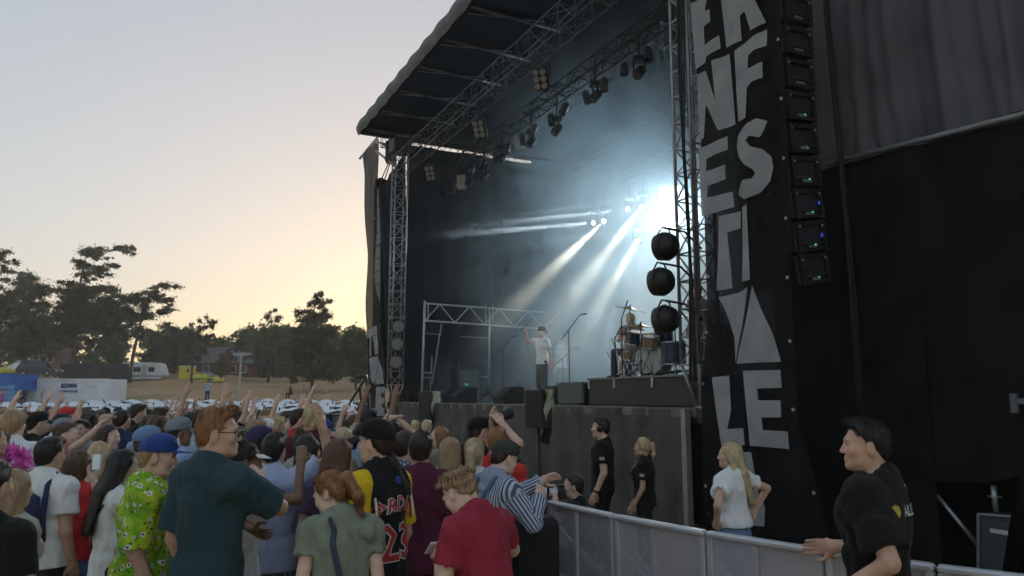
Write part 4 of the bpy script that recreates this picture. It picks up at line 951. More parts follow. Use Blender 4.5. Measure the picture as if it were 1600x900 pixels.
lamp_spot(1005, 321, 6.5, spx(850, 520, 1.2), WARM, 6500, 7.5, 'lit wash lamp throwing a warm beam onto the singer', 1.0)
lamp_spot(998, 374, 6.5, spx(900, 540, 1.4), WARM, 4500, 6, 'small lit lamp with a yellowish beam behind the drums', 1.0)
lamp_spot(1062, 292, 8.4, spx(880, 560, 1.0), (.90, 1, .90), 380, 70, 'bright lit lamp behind the right tower, upper', .9)
lamp_spot(1064, 345, 8.4, spx(930, 580, 1.0), (.84, 1, .95), 380, 70, 'bright lit lamp behind the right tower, lower', .9)
lamp_spot(1116, 318, 8.8, spx(880, 380, 3.0), (.46, .76, 1), 1000, 120, 'bright lit lamp shining through the right tower lattice', 1.0)
def smoke():
    a0, a1, b0, b1, z0, z1 = -1.8, 14.35, .2, 9.4, DECK + .03, 10.7; c = stg((a0 + a1) / 2, (b0 + b1) / 2, (z0 + z1) / 2)
    o = MB().box((0, 0, 0), (a1 - a0, b1 - b0, z1 - z0)).build('stage_smoke', None); o.location = c; o.rotation_euler = (0, 0, AZ)
    m = bpy.data.materials.new('stage_smoke'); m.use_nodes = True; N = m.node_tree.nodes; L = m.node_tree.links; N.clear()
    out = N.new('ShaderNodeOutputMaterial'); pv = N.new('ShaderNodeVolumeScatter'); pv.inputs['Color'].default_value = (.80, .93, .98, 1); pv.inputs['Anisotropy'].default_value = .2
    tc = N.new('ShaderNodeTexCoord'); n = N.new('ShaderNodeTexNoise'); n.inputs['Scale'].default_value = .40; n.inputs['Detail'].default_value = 4; n.inputs['Distortion'].default_value = .7
    def mr(src, a, b, lo, hi, smooth=True):
        q = N.new('ShaderNodeMapRange'); q.interpolation_type = 'SMOOTHSTEP' if smooth else 'LINEAR'
        for i, v in enumerate((a, b, lo, hi)): q.inputs[1 + i].default_value = v
        L.new(src, q.inputs[0]); return q.outputs[0]
    def mul(a, b):
        q = N.new('ShaderNodeMath'); q.operation = 'MULTIPLY'; L.new(a, q.inputs[0]); L.new(b, q.inputs[1]); return q.outputs[0]
    sx = N.new('ShaderNodeSeparateXYZ'); L.new(tc.outputs['Object'], sx.inputs[0]); L.new(tc.outputs['Object'], n.inputs[0])
    d = mr(n.outputs[0], .36, .66, .06, .27)
    d = mul(d, mr(sx.outputs[1], 4.6, 3.6, 0, 1))          # thins out towards the open front
    d = mul(d, mr(sx.outputs[1], 3.6, .6, .22, 1))         # the singer stands before the thick of it
    d = mul(d, mr(sx.outputs[1], -4.6, -2.8, .06, 1))      # and clear of the lamps along the back
    d = mul(d, mr(sx.outputs[0], 7.9, 0.0, .75, 1))        # and towards the far end
    d = mul(d, mr(sx.outputs[2], 4.0, -3.6, .7, 1))        # rising ever thinner
    L.new(d, pv.inputs['Density']); L.new(pv.outputs[0], out.inputs['Volume'])
    o.data.materials.append(m)
    tag(o, 'pale drifting smoke filling the stage', 'smoke', kind='stuff')
smoke()

def air():
    lo, hi = Vector((-190, -45, -1.6)), Vector((190, 175, 26)); c = (lo + hi) / 2
    o = MB().box((0, 0, 0), tuple(hi - lo)).build('haze', None); o.location = c
    m = bpy.data.materials.new('haze'); m.use_nodes = True; N = m.node_tree.nodes; L = m.node_tree.links; N.clear()
    out = N.new('ShaderNodeOutputMaterial'); pv = N.new('ShaderNodeVolumePrincipled'); pv.inputs['Color'].default_value = (.95, .93, .9, 1); pv.inputs['Density'].default_value = .0011; pv.inputs['Anisotropy'].default_value = .2
    L.new(pv.outputs[0], out.inputs['Volume']); o.data.materials.append(m); tag(o, 'thin evening haze over the festival field', 'haze', kind='stuff')
air()
# ------------------------------------------------------------------ people: bodies grown as smooth-blended distance fields
def V3(*a): return np.array(a, dtype=np.float64)
def unit(v): v = np.asarray(v, float); return v / (np.linalg.norm(v) + 1e-12)
class Prim:
    """elliptic tapered capsule p0-p1; x: direction of the first radius; cap: length of the rounded ends relative to the radius"""
    __slots__ = ('p0', 'p1', 'r0', 'r1', 'x', 'cap', 'k', 'neg', 'tag')
    def __init__(s, p0, p1, r0, r1=None, x=(1, 0, 0), cap=1.0, k=.03, neg=False, tag=0):
        s.p0 = np.asarray(p0, float); s.p1 = np.asarray(p1, float)
        f = lambda r: np.array([r, r], float) if np.isscalar(r) else np.asarray(r, float)
        s.r0 = f(r0); s.r1 = f(r0 if r1 is None else r1); s.x = np.asarray(x, float); s.cap = cap; s.k = k; s.neg = neg; s.tag = tag
    def xf(s, M, t):
        f = np.linalg.norm(M[:, 0]); q = Prim(M @ s.p0 + t, M @ s.p1 + t, s.r0 * f, s.r1 * f, M @ s.x / f, s.cap, s.k * f, s.neg, s.tag); return q
    def grow(s, g, k=None): return Prim(s.p0, s.p1, s.r0 + g, s.r1 + g, s.x, s.cap, s.k if k is None else k, s.neg, s.tag)
    def dist(s, P):
        ax = s.p1 - s.p0; L = np.linalg.norm(ax)
        a = ax / L if L > 1e-6 else unit(np.cross(s.x, [0.3, .9, .1]) if abs(s.x[2]) > .9 else [0, 0, 1])
        x = unit(s.x - a * np.dot(s.x, a)) if np.linalg.norm(np.cross(s.x, a)) > 1e-6 else unit(np.cross(a, [0, 1, .01])); y = np.cross(a, x)
        q = P - s.p0.astype(P.dtype); h = q @ a.astype(P.dtype); t = np.clip(h / max(L, 1e-6), 0, 1) if L > 1e-6 else np.zeros_like(h)
        rx = s.r0[0] + (s.r1[0] - s.r0[0]) * t; ry = s.r0[1] + (s.r1[1] - s.r0[1]) * t; z = h - t * L
        rz = np.minimum(rx, ry) * s.cap if len(s.r0) < 3 else s.r0[2]
        X = (q @ x.astype(P.dtype)) / rx; Y = (q @ y.astype(P.dtype)) / ry; Z = z / rz
        m = np.minimum(rx, ry)
        if s.cap < .5: return np.maximum((np.sqrt(X * X + Y * Y) - 1) * m, np.abs(z) - .004)
        r = np.sqrt(X * X + Y * Y + Z * Z)
        return (r - 1) * np.where(np.abs(z) > 1e-6, np.minimum(m, rz), m)
def ell(c, r, M=None, k=.02, neg=False, tag=0):
    c = np.asarray(c, float); return Prim(c, c, (r[0], r[1], r[2]), None, (1, 0, 0), 1, k, neg, tag)
def sdf_mesh(prims, h, lo=None, hi=None, clip=(), disp=None, cnoise=None):
    """surface-nets mesh of the blended primitives"""
    pos = [p for p in prims if not p.neg]
    if lo is None:
        lo = np.min([np.minimum(p.p0, p.p1) - max(p.r0.max(), p.r1.max()) * max(1, p.cap) for p in pos], 0) - 3 * h
        hi = np.max([np.maximum(p.p0, p.p1) + max(p.r0.max(), p.r1.max()) * max(1, p.cap) for p in pos], 0) + 3 * h
    lo = np.asarray(lo, float); hi = np.asarray(hi, float)
    n = np.ceil((hi - lo) / h).astype(int) + 1
    ax = [(lo[i] + np.arange(n[i]) * h).astype(np.float32) for i in range(3)]
    F = np.full(n, .2, np.float32)
    for p in prims:
        m = max(p.r0.max(), p.r1.max()) * max(1, p.cap if len(p.r0) < 3 else 1) + p.k + 2.5 * h
        a = np.clip(((np.minimum(p.p0, p.p1) - m - lo) / h).astype(int), 0, n); b = np.clip(np.ceil((np.maximum(p.p0, p.p1) + m - lo) / h).astype(int) + 1, 0, n)
        if np.any(b <= a): continue
        sl = tuple(slice(a[i], b[i]) for i in range(3))
        P = np.stack(np.meshgrid(ax[0][sl[0]], ax[1][sl[1]], ax[2][sl[2]], indexing='ij'), -1)
        d = p.dist(P).astype(np.float32); A = F[sl]; k = p.k
        if p.neg: d = -d; t = np.clip(.5 - .5 * (A - d) / k, 0, 1) if 0 else np.clip(.5 + .5 * (A - d) / k, 0, 1); F[sl] = np.where(True, d * (1 - t) + A * t + k * t * (1 - t), 0)
        else: t = np.clip(.5 + .5 * (A - d) / k, 0, 1); F[sl] = A * (1 - t) + d * t - k * t * (1 - t)
    if clip or disp:
        P = np.stack(np.meshgrid(*ax, indexing='ij'), -1)
        if disp: F += disp(P).astype(np.float32)
        cn = cnoise(P).astype(np.float32) if cnoise else 0
        for nrm, off in clip:       # keep the side where nrm.p < off
            F = np.maximum(F, (P @ np.asarray(nrm, np.float32)) - np.float32(off) + cn)
    for i in range(3):      # close the surface at the box
        s = [slice(None)] * 3; s[i] = 0; F[tuple(s)] = np.maximum(F[tuple(s)], .3 * h); s[i] = -1; F[tuple(s)] = np.maximum(F[tuple(s)], .3 * h)
    S = F < 0
    c = [S[i:n[0] - 1 + i, j:n[1] - 1 + j, k:n[2] - 1 + k] for i in (0, 1) for j in (0, 1) for k in (0, 1)]
    cnt = sum(x.astype(np.int8) for x in c); cell = (cnt > 0) & (cnt < 8)
    idx = np.argwhere(cell)
    if len(idx) == 0: return np.zeros((0, 3)), np.zeros((0, 4), int)
    vid = np.full(cell.shape, -1, np.int32); vid[cell] = np.arange(len(idx))
    corner = [(i, j, k) for i in (0, 1) for j in (0, 1) for k in (0, 1)]
    val = np.stack([F[idx[:, 0] + i, idx[:, 1] + j, idx[:, 2] + k] for i, j, k in corner], 1)
    acc = np.zeros((len(idx), 3), np.float32); num = np.zeros(len(idx), np.float32)
    for a in range(8):
        for b in range(a + 1, 8):
            ca, cb_ = np.array(corner[a]), np.array(corner[b])
            if np.abs(ca - cb_).sum() != 1: continue
            va, vb = val[:, a], val[:, b]; m = (va < 0) != (vb < 0); t = np.where(m, va / np.where(m, va - vb, 1), 0)
            acc += np.where(m[:, None], ca + t[:, None] * (cb_ - ca), 0); num += m
    vert = lo + (idx + acc / num[:, None]) * h
    faces = []
    for d in range(3):
        o1, o2 = (d + 1) % 3, (d + 2) % 3
        s0 = [slice(1, -1)] * 3; s1 = [slice(1, -1)] * 3; s0[d] = slice(0, n[d] - 1); s1[d] = slice(1, n[d])
        A, B = S[tuple(s0)], S[tuple(s1)]; e = np.argwhere(A != B); 
        if len(e) == 0: continue
        off = np.array([1, 1, 1]); off[d] = 0; e = e + off; fl = S[e[:, 0], e[:, 1], e[:, 2]]
        u = np.zeros(3, int); u[o1] = 1; w = np.zeros(3, int); w[o2] = 1
        g = lambda q: vid[q[:, 0], q[:, 1], q[:, 2]]
        q = np.stack([g(e - u - w), g(e - w), g(e), g(e - u)], 1); q[~fl] = q[~fl][:, ::-1]; faces.append(q)
    f = np.concatenate(faces); f = f[(f >= 0).all(1)]
    return vert, f
def merge(ms):
    V, F, k = [], [], 0
    for v, f in ms:
        if len(v) == 0: continue
        V.append(v); F.append(f + k); k += len(v)
    return np.concatenate(V), np.concatenate(F)
def rotm(ax, a):
    return np.array(Matrix.Rotation(a, 3, Vector(ax)))
def fold_noise(seed, amp, fx=46, fz=15):
    r = np.random.default_rng(seed); W = [(r.normal(size=3) * np.array([fx, fx, fz]) * s, r.uniform(0, 6.28), 1 / s ** .7) for s in (.45, .8, 1.15, 1.6, 2.3)]; tot = sum(w[2] for w in W)
    def f(P):
        P = P.astype(np.float32); o = np.zeros(P.shape[:-1], np.float32); wv = np.sin(P[..., 2] * 13 + P[..., 0] * 7) * 1.1 + np.sin(P[..., 1] * 11 - P[..., 2] * 6) * .8
        for w, ph, a in W: o += a * (1 - 2 * np.abs(np.sin((P @ w.astype(np.float32)) * .5 + ph + wv)))
        return o * (amp * 1.5 / tot)
    return f
def curl_noise(seed, amp, fr=60, zs=1.0):
    r = np.random.default_rng(seed); W = [(r.normal(size=3) * np.array([1, 1, zs]) * fr * s, r.uniform(0, 6.28), 1 / s ** .7) for s in (.4, .6, .9, 1.3, 1.8)]
    def f(P):
        o = np.zeros(P.shape[:-1], np.float32)
        for w, ph, a in W: o += a * np.sin(P.astype(np.float32) @ w.astype(np.float32) + ph)
        return o * (amp / 2.0)
    return f
# head, all in the head frame: +Y is forward, origin between the ears
def head_prims(female=False, tg=1):
    q = .94 if female else 1.0
    P = [ell((0, -.016, .036), (.077 * q, .097, .086), k=.02), ell((0, .028, -.028), (.063 * q, .062, .088), k=.03),
         Prim((-.03 * q, .03, -.078), (.03 * q, .03, -.078), (.042, .034), None, (0, 1, 0), k=.03), ell((0, .076, -.098), (.024 * q, .02, .018), k=.03),
         Prim((-.034, .079, .026), (.034, .079, .026), .014 if not female else .011, k=.02), ell((-.038 * q, .06, -.022), (.03, .03, .028), k=.025), ell((.038 * q, .06, -.022), (.03, .03, .028), k=.025),
         ell((-.031, .100, .005), (.017, .016, .013), k=.014, neg=True), ell((.031, .100, .005), (.017, .016, .013), k=.014, neg=True),
         Prim((0, .087, .012), (0, .107, -.026), .0085, .0115, k=.012), ell((-.011, .097, -.031), (.0095, .010, .008), k=.008), ell((.011, .097, -.031), (.0095, .010, .008), k=.008),
         Prim((-.019, .091, -.056), (.019, .091, -.056), (.0075, .006), k=.008), Prim((-.017, .0905, -.067), (.017, .0905, -.067), (.0085, .007), k=.008),
         Prim((-.02, .103, -.0615), (.02, .103, -.0615), .0032, k=.004, neg=True)]
    for s in (-1, 1):
        P += [ell((s * .081 * q, -.010, -.004), (.011, .020, .033), k=.006), ell((s * .094 * q, -.004, .0), (.008, .011, .019), k=.005, neg=True)]
    return P
def hand_prims(w, d, nrm, side, curl=.35, spread=.12, s=1.0, point=False):
    """hand growing from wrist w along d; nrm = palm normal; side=+1 puts the thumb at cross(d,nrm)"""
    w = np.asarray(w, float); d = unit(d); nrm = unit(np.asarray(nrm, float) - d * np.dot(nrm, d)); l = np.cross(d, nrm) * side
    P = [Prim(w - d * .01, w + d * .028 * s, (.027 * s, .018 * s), (.034 * s, .016 * s), l, k=.015), Prim(w + d * .03 * s, w + d * .078 * s, (.036 * s, .014 * s), (.040 * s, .013 * s), l, cap=.7, k=.015)]
    for i, (o, L) in enumerate(((.030, .074), (.010, .082), (-.010, .077), (-.029, .060))):
        b = w + d * .082 * s + l * o * s; a = 0.0; dd = unit(d + l * o * 3.5 * spread); c = curl * (1 + .15 * i)
        if point and i > 0: c = 1.25
        r = .0088 * s
        for j, f in enumerate((.45, .32, .23)):
            a += c * (.8 if j == 0 else 1.0); dir_ = dd * math.cos(a) + nrm * math.sin(a); e = b + dir_ * L * f * s
            P.append(Prim(b, e, r, r * .9, k=.006)); b = e; r *= .9
    b = w + d * .02 * s + l * .028 * s; dd = unit(d * .75 + l * .75 + nrm * .25)
    e = b + dd * .042 * s; P.append(Prim(b, e, .013 * s, .0105 * s, k=.012)); e2 = e + unit(d * .95 + l * .25 + nrm * (.2 + curl * .5)) * .032 * s; P.append(Prim(e, e2, .0105 * s, .0088 * s, k=.006))
    e3 = e2 + unit(d * .9 + nrm * (.3 + curl * .5)) * .022 * s; P.append(Prim(e2, e3, .0088 * s, .007 * s, k=.005))
    return P
def skinmat(i, col):
    if 'skin%d' % i in MATS: return MATS['skin%d' % i]
    m = mat('skin%d' % i, col, .45, .16, 16, .1, 0, 150, sub=.12, spec=.4); return m
SKINS = [skinmat(0, (.66, .43, .33)), skinmat(1, (.56, .345, .245)), skinmat(2, (.72, .50, .40)), skinmat(3, (.25, .14, .09)), skinmat(4, (.64, .39, .29))]
def hairmat(name, col):
    if name in MATS: return MATS[name]
    m = bpy.data.materials.new(name); m.use_nodes = True; N = m.node_tree.nodes; L = m.node_tree.links; b = N['Principled BSDF']
    b.inputs['Roughness'].default_value = .42; b.inputs['Specular IOR Level'].default_value = .45
    tc = N.new('ShaderNodeTexCoord'); mp = N.new('ShaderNodeMapping'); mp.inputs['Scale'].default_value = (130, 130, 16); n = N.new('ShaderNodeTexNoise'); n.inputs['Scale'].default_value = 1; n.inputs['Detail'].default_value = 3
    L.new(tc.outputs['Object'], mp.inputs[0]); L.new(mp.outputs[0], n.inputs[0])
    r = N.new('ShaderNodeValToRGB'); r.color_ramp.elements[0].position = .32; r.color_ramp.elements[1].position = .7
    r.color_ramp.elements[0].color = [c * .6 for c in col] + [1]; r.color_ramp.elements[1].color = [min(1, c * 1.35) for c in col] + [1]
    L.new(n.outputs[0], r.inputs[0]); L.new(r.outputs[0], b.inputs['Base Color'])
    bp = N.new('ShaderNodeBump'); bp.inputs['Distance'].default_value = .008; bp.inputs['Strength'].default_value = .5; L.new(n.outputs[0], bp.inputs['Height']); L.new(bp.outputs[0], b.inputs['Normal'])
    MATS[name] = m; return m
HAIR = {k: hairmat('hair_' + k, c) for k, c in dict(black=(.012, .010, .010), dark=(.030, .019, .013), brown=(.10, .058, .034), auburn=(.13, .055, .03), ginger=(.30, .135, .055), sandy=(.38, .25, .14), blond=(.58, .44, .26)).items()}
def fabric(name, col, var=.12, bump=.35, rough=.85):
    if 'cloth_' + name in MATS: return MATS['cloth_' + name]
    m = mat('cloth_' + name, col, rough, var, 7, bump, 0, 130, spec=.22); N = m.node_tree.nodes; L = m.node_tree.links; b = N['Principled BSDF']
    b.inputs['Sheen Weight'].default_value = .04; b.inputs['Sheen Roughness'].default_value = .6
    tc = next(n for n in N if n.bl_idname == 'ShaderNodeTexCoord'); b1 = next(n for n in N if n.bl_idname == 'ShaderNodeBump'); b1.inputs['Distance'].default_value = .004
    mp = N.new('ShaderNodeMapping'); mp.inputs['Scale'].default_value = (1.5, 1.5, .8); mp.inputs['Rotation'].default_value = (.5, .35, 0); L.new(tc.outputs['Object'], mp.inputs[0])
    n = N.new('ShaderNodeTexNoise'); n.noise_type = 'RIDGED_MULTIFRACTAL'; n.inputs['Scale'].default_value = 5.5; n.inputs['Detail'].default_value = 3; n.inputs['Distortion'].default_value = .5; n.inputs['Roughness'].default_value = .45
    L.new(mp.outputs[0], n.inputs[0]); b2 = N.new('ShaderNodeBump'); b2.inputs['Strength'].default_value = .9; b2.inputs['Distance'].default_value = .03; L.new(n.outputs[0], b2.inputs['Height']); L.new(b2.outputs[0], b1.inputs['Normal'])
    return m
def hair_prims(style):
    P = [ell((0, -.020, .042), (.085, .104, .094), k=.02), ell((0, -.066, -.022), (.066, .046, .062), k=.03)]; clip = [((0, .66, -.75), -.006 + .0)]
    if style == 'short': P += [ell((0, .045, .098), (.055, .055, .035), k=.03)]
    if style == 'quiff': P += [ell((0, .05, .100), (.055, .045, .036), k=.03), ell((0, -.01, .11), (.06, .07, .028), k=.03)]
    if style == 'shaggy': P += [ell((0, .045, .088), (.062, .046, .036), k=.03), ell((-.06, -.02, .02), (.035, .07, .07), k=.03), ell((.06, -.02, .02), (.035, .07, .07), k=.03), ell((0, -.085, -.02), (.065, .04, .07), k=.03)]
    if style == 'curly': P = [ell((0, -.02, .045), (.089, .108, .097), k=.02), ell((0, -.068, -.02), (.068, .046, .06), k=.03), ell((0, .055, .088), (.066, .05, .042), k=.03), ell((0, .085, .062), (.05, .024, .026), k=.02)]
    if style in ('long', 'verylong'):
        z = -.30 if style == 'long' else -.44
        P += [Prim((0, -.06, .02), (0, -.135, -.17), (.086, .05), (.092, .036), k=.03), Prim((0, -.135, -.17), (0, -.195, z), (.092, .036), (.085, .024), k=.02), Prim((-.066, .0, .05), (-.09, -.06, -.17), (.03, .05), (.026, .035), k=.03), Prim((.066, .0, .05), (.09, -.06, -.17), (.03, .05), (.026, .035), k=.03)]
    if style == 'bob': P += [Prim((0, -.05, .02), (0, -.065, -.13), (.092, .06), (.088, .04), k=.03), Prim((-.07, .0, .04), (-.075, -.01, -.12), (.03, .05), (.02, .035), k=.03), Prim((.07, .0, .04), (.075, -.01, -.12), (.03, .05), (.02, .035), k=.03)]
    if style == 'ponytail': P += [Prim((0, -.105, .045), (0, -.135, .035), .028, k=.015), Prim((0, -.14, .03), (0, -.155, -.10), (.04, .035), (.036, .03), k=.02), Prim((0, -.155, -.10), (0, -.135, -.19), (.034, .028), (.012, .01), k=.02)]
    if style == 'bun': P += [ell((0, -.06, .125), (.045, .045, .04), k=.01)]
    return P
FREE = {'long', 'verylong', 'bob', 'ponytail', 'bun'}
def hair_mesh(style, h, seed=0, tufts=0):
    base = hair_prims(style); n = {'curly': 2, 'shaggy': 2}.get(style, 1) if style not in FREE else 1
    face = lambda P: np.maximum(np.maximum(P[..., 1] - .012 - .55 * np.maximum(P[..., 2] - .03, 0) / .55 * 1.0, 0) * 0, 0)
    am = {'curly': .006, 'shaggy': .004, 'short': .002, 'quiff': .003}.get(style, .0025)
    dn = curl_noise(seed, am, 110 if style == 'curly' else 75, 1.0 if style == 'curly' else .22)
    def disp(P):
        o = dn(P)
        # keep the face free: cut where a point lies before the hairline
        cut = .80 * P[..., 1] - .60 * P[..., 2] + .012 + .1 * np.abs(P[..., 0]) 
        nape = np.where(P[..., 1] < .0, -.078 - P[..., 2], -1)
        return o, cut, nape
    def disp2(P): return disp(P)[0]
    prim = base
    v, f = None, None
    # evaluate with a custom cut applied as a clip field
    class _C: pass
    lo = np.min([np.minimum(p.p0, p.p1) - p.r0.max() - .02 for p in prim], 0); hi = np.max([np.maximum(p.p0, p.p1) + p.r0.max() + .02 for p in prim], 0)
    v, f = sdf_mesh(prim, h, lo, hi, disp=None if h > .009 else disp2, cnoise=curl_noise(seed + 3, .008, 95), clip=[((0, .80, -.60), -.012 + .004)] if style not in FREE else [((0, .93, -.37), .012)])
    if tufts:
        r = np.random.default_rng(seed + 5); i = r.integers(0, len(v), tufts); p = v[i]; c = np.array([0, -.02, .04]); nrm = p - c; nrm /= np.linalg.norm(nrm, axis=1)[:, None] + 1e-9
        if style in FREE:
            fl = np.where((p[:, 2] > .03)[:, None], np.cross(np.cross(nrm, [0, -.3, -1.0]), nrm), np.array([0, -.1, -1.0]))
        else:
            fl = np.cross(np.cross(nrm, [0, -.55, -.5]), nrm); fl[p[:, 1] > .03] = [0, .3, .35] if style == 'quiff' else [0.2, .55, -.1]
        fl = fl + r.normal(size=fl.shape) * (.55 if style == 'curly' else .22); fl /= np.linalg.norm(fl, axis=1)[:, None] + 1e-9
        L_ = r.uniform(.010, .024, tufts)[:, None] * (1.8 if style in FREE else 1); up = nrm * r.uniform(.05, .6, tufts)[:, None] * (.35 if style in FREE else 1.0)
        w = np.cross(fl, nrm); w /= np.linalg.norm(w, axis=1)[:, None] + 1e-9; w *= r.uniform(.0008, .0020, tufts)[:, None]
        b0 = p - nrm * .004; m_ = b0 + (fl * .5 + up * .6) * L_; t = b0 + (fl + up * .7) * L_
        q = np.stack([b0 - w, b0 + w, m_ + w * .8, t, ], 1).reshape(-1, 3); q2 = np.stack([b0 - w, m_ + w * .8, t, m_ - w * .8], 1).reshape(-1, 3)
        tv = np.concatenate([q, q2]); tf = np.arange(len(tv)).reshape(-1, 4); v, f = merge([(v, f), (tv, tf)])
    return v, f
def cap_meshes(h, snap=False):
    dome = [ell((0, -.018, .045), (.092, .112, .092), k=.02), ell((0, .02, .095), (.07, .07, .045), k=.04)]
    v, f = sdf_mesh(dome, h, clip=[((0, .10, -1), -.032)])
    b = MB()
    def f2(s, t):
        a = (s - .5) * 2.2; rr = t; x = math.sin(a) * (.088 + .012 * rr); y = .02 + math.cos(a) * (.085 + 0) + rr * .082 * max(0, math.cos(a * 1.0)) ** .8
        return (x, y, .047 - (.0 if snap else .022) * rr - (.005 if snap else .028) * (x / .09) ** 2)
    b.grid(f2, 20, 6); top = len(b.v); b.grid(lambda s, t: (lambda p: (p[0], p[1], p[2] - .004))(f2(1 - s, t)), 20, 6)
    return v, f, b
LOCAL_HEAD = .245
class Person:
    """pose in metres for a 1.75 m figure facing +Y; scaled, turned and set down in the scene"""
    def __init__(s, H=1.75, female=False, lean=0, side=0, yaw=0, nod=0, tilt=0, armL=None, armR=None, wide=1.0, legs='stand', twist=0, handL=None, handR=None, drop=0):
        s.S = H / 1.75; s.female = female; w = wide * (.92 if female else .96); s.w = w
        B = rotm((1, 0, 0), -lean) @ rotm((0, 1, 0), side); piv = V3(0, 0, .95); T = lambda p: B @ (np.asarray(p, float) - piv) + piv - V3(0, 0, drop); s.T = T; s.B = B; s.drop = drop
        s.sh = {k: T((k * .165 * w, -.008, 1.405)) for k in (-1, 1)}
        s.arms = {}
        for k, a in ((-1, armL), (1, armR)):
            a = a or ((k * .215 * w, -.035, 1.12), (k * .205 * w, .07, .88)); s.arms[k] = (np.asarray(a[0], float), np.asarray(a[1], float))
        s.hands = {-1: handL or {}, 1: handR or {}}
        hx = .088 if female else .082; s.hip = {k: V3(k * hx, 0, .93 - drop) for k in (-1, 1)}
        if legs == 'stand': s.kn = {k: V3(k * .105, .02, .50 - drop * .5) for k in (-1, 1)}; s.an = {k: V3(k * .115, -.02, .085) for k in (-1, 1)}
        elif legs == 'wide': s.kn = {k: V3(k * .17, .04, .50) for k in (-1, 1)}; s.an = {k: V3(k * .22, -.02, .085) for k in (-1, 1)}
        elif legs == 'sit': s.kn = {k: V3(k * .16, .42, .93 - drop + .02) for k in (-1, 1)}; s.an = {k: V3(k * .17, .45, .50 - drop + .0) for k in (-1, 1)}
        s.neck = T((0, -.012, 1.44)); s.Hm = .935 * (rotm((0, 0, 1), yaw) @ rotm((1, 0, 0), -nod) @ rotm((0, 1, 0), tilt))
        s.hc = T((0, .0, 1.50)) + s.Hm @ V3(0, .022, .128); s.ft = {k: unit((k * .25, 1, 0)) for k in (-1, 1)}
    def torso(s, g=0.0):
        w, f, T = s.w, s.female, s.T; X = s.B @ V3(1, 0, 0); G = lambda a, b: (a * w + g, b + g)
        P = [Prim(V3(0, 0, .90 - s.drop), T((0, 0, 1.0)), G(.158 if f else .148, .108), G(.142, .10), X, k=.04), Prim(T((0, 0, 1.0)), T((0, .005, 1.15)), G(.142, .098), G(.131 if f else .137, .098), X, k=.03),
             Prim(T((0, .005, 1.15)), T((0, -.005, 1.32)), G(.132 if f else .137, .10), G(.150, .108), X, k=.03), Prim(T((0, -.02, 1.39)), T((0, -.022, 1.475)), G(.10, .06), G(.056, .05), X, k=.05)]
        for k in (-1, 1): P.append(Prim(T((k * .03, -.02, 1.435)), T((k * .14 * w, -.012, 1.395)), .054 + g, .056 + g, k=.05))
        if f: P += [ell(T((k * .07, .085, 1.28)), (.062 + g, .055 + g, .06 + g), k=.04) for k in (-1, 1)]
        else: P += [ell(T((k * .07, .045, 1.31)), (.08 + g, .058 + g, .07 + g), k=.05) for k in (-1, 1)]
        return P
    def arm(s, k, g=0.0, upto=1.0, flare=0.0):
        e, h = s.arms[k]; a = s.sh[k]; th = .86 if s.female else 1.0; P = []
        if upto <= 1.0:
            e2 = a + (e - a) * upto; P.append(Prim(a, e2, .051 * th + g, (.051 - .010 * upto) * th + g + flare, k=.035, cap=.35 if upto < 1 else 1.0, tag=k))
            P[-1].cap = .3
            P.append(ell(a, (.055 * th + g, .055 * th + g, .055 * th + g), k=.03))
        else:
            P.append(Prim(a, e, .051 * th + g, .041 * th + g, k=.03, tag=k)); f = upto - 1; h2 = e + (h - e) * f
            P.append(Prim(e, h2, .041 * th + g, (.041 - .013 * f) * th + g + flare, k=.012, cap=.4, tag=k))
        return P
    def body_prims(s, hands=True):
        P = s.torso()
        for k in (-1, 1): P += s.arm(k, 0, 2.0)
        P += [Prim(s.neck, s.hc + s.Hm @ V3(0, -.03, -.05), .060 if not s.female else .05, .056 if not s.female else .046, k=.04)]
        for k in (-1, 1):
            P += [Prim(s.hip[k], s.kn[k], .076, .055, k=.03), Prim(s.kn[k], s.an[k], .054, .037, k=.01), Prim(s.an[k] + V3(0, 0, -.04), s.an[k] + s.ft[k] * .15 + V3(0, 0, -.05), (.042, .038), (.036, .022), k=.03)]
        return P
    def head(s): return [p.xf(s.Hm, s.hc) for p in head_prims(s.female)]
    def hand(s, k):
        e, h = s.arms[k]; d = unit(h - e); o = s.hands[k]; nrm = o.get('n', s.B @ V3(-k * .9, .35, 0)); dd = unit(d + np.asarray(o.get('bend', (0, 0, 0)), float))
        return hand_prims(h - d * .005, dd, nrm, -k if o.get('flip') is None else k, o.get('curl', .3), o.get('spread', .15), .94 if s.female else 1.0, o.get('point', False))
    def body(s, h=.012, hh=.0062):
        parts = [sdf_mesh(s.body_prims() + s.head(), h)] if hh >= h else None
        if parts is None:
            allp = s.body_prims() + s.head(); c = s.hc
            nz = s.hc[2] - .15
            lo_b = None
            parts = [sdf_mesh(s.body_prims(), h), sdf_mesh(s.head() + [p for p in allp if False] + [Prim(s.neck, s.hc + s.Hm @ V3(0, -.03, -.05), .060 if not s.female else .05, .056 if not s.female else .046, k=.04)], hh)]
        for k in (-1, 1): parts.append(sdf_mesh(s.hand(k) + [Prim(s.arms[k][1] - unit(s.arms[k][1] - s.arms[k][0]) * .06, s.arms[k][1], .034 if not s.female else .029, .03 if not s.female else .026, k=.015)], min(hh * .8, .0075) if hh < .009 else .0085))
        return merge(parts)
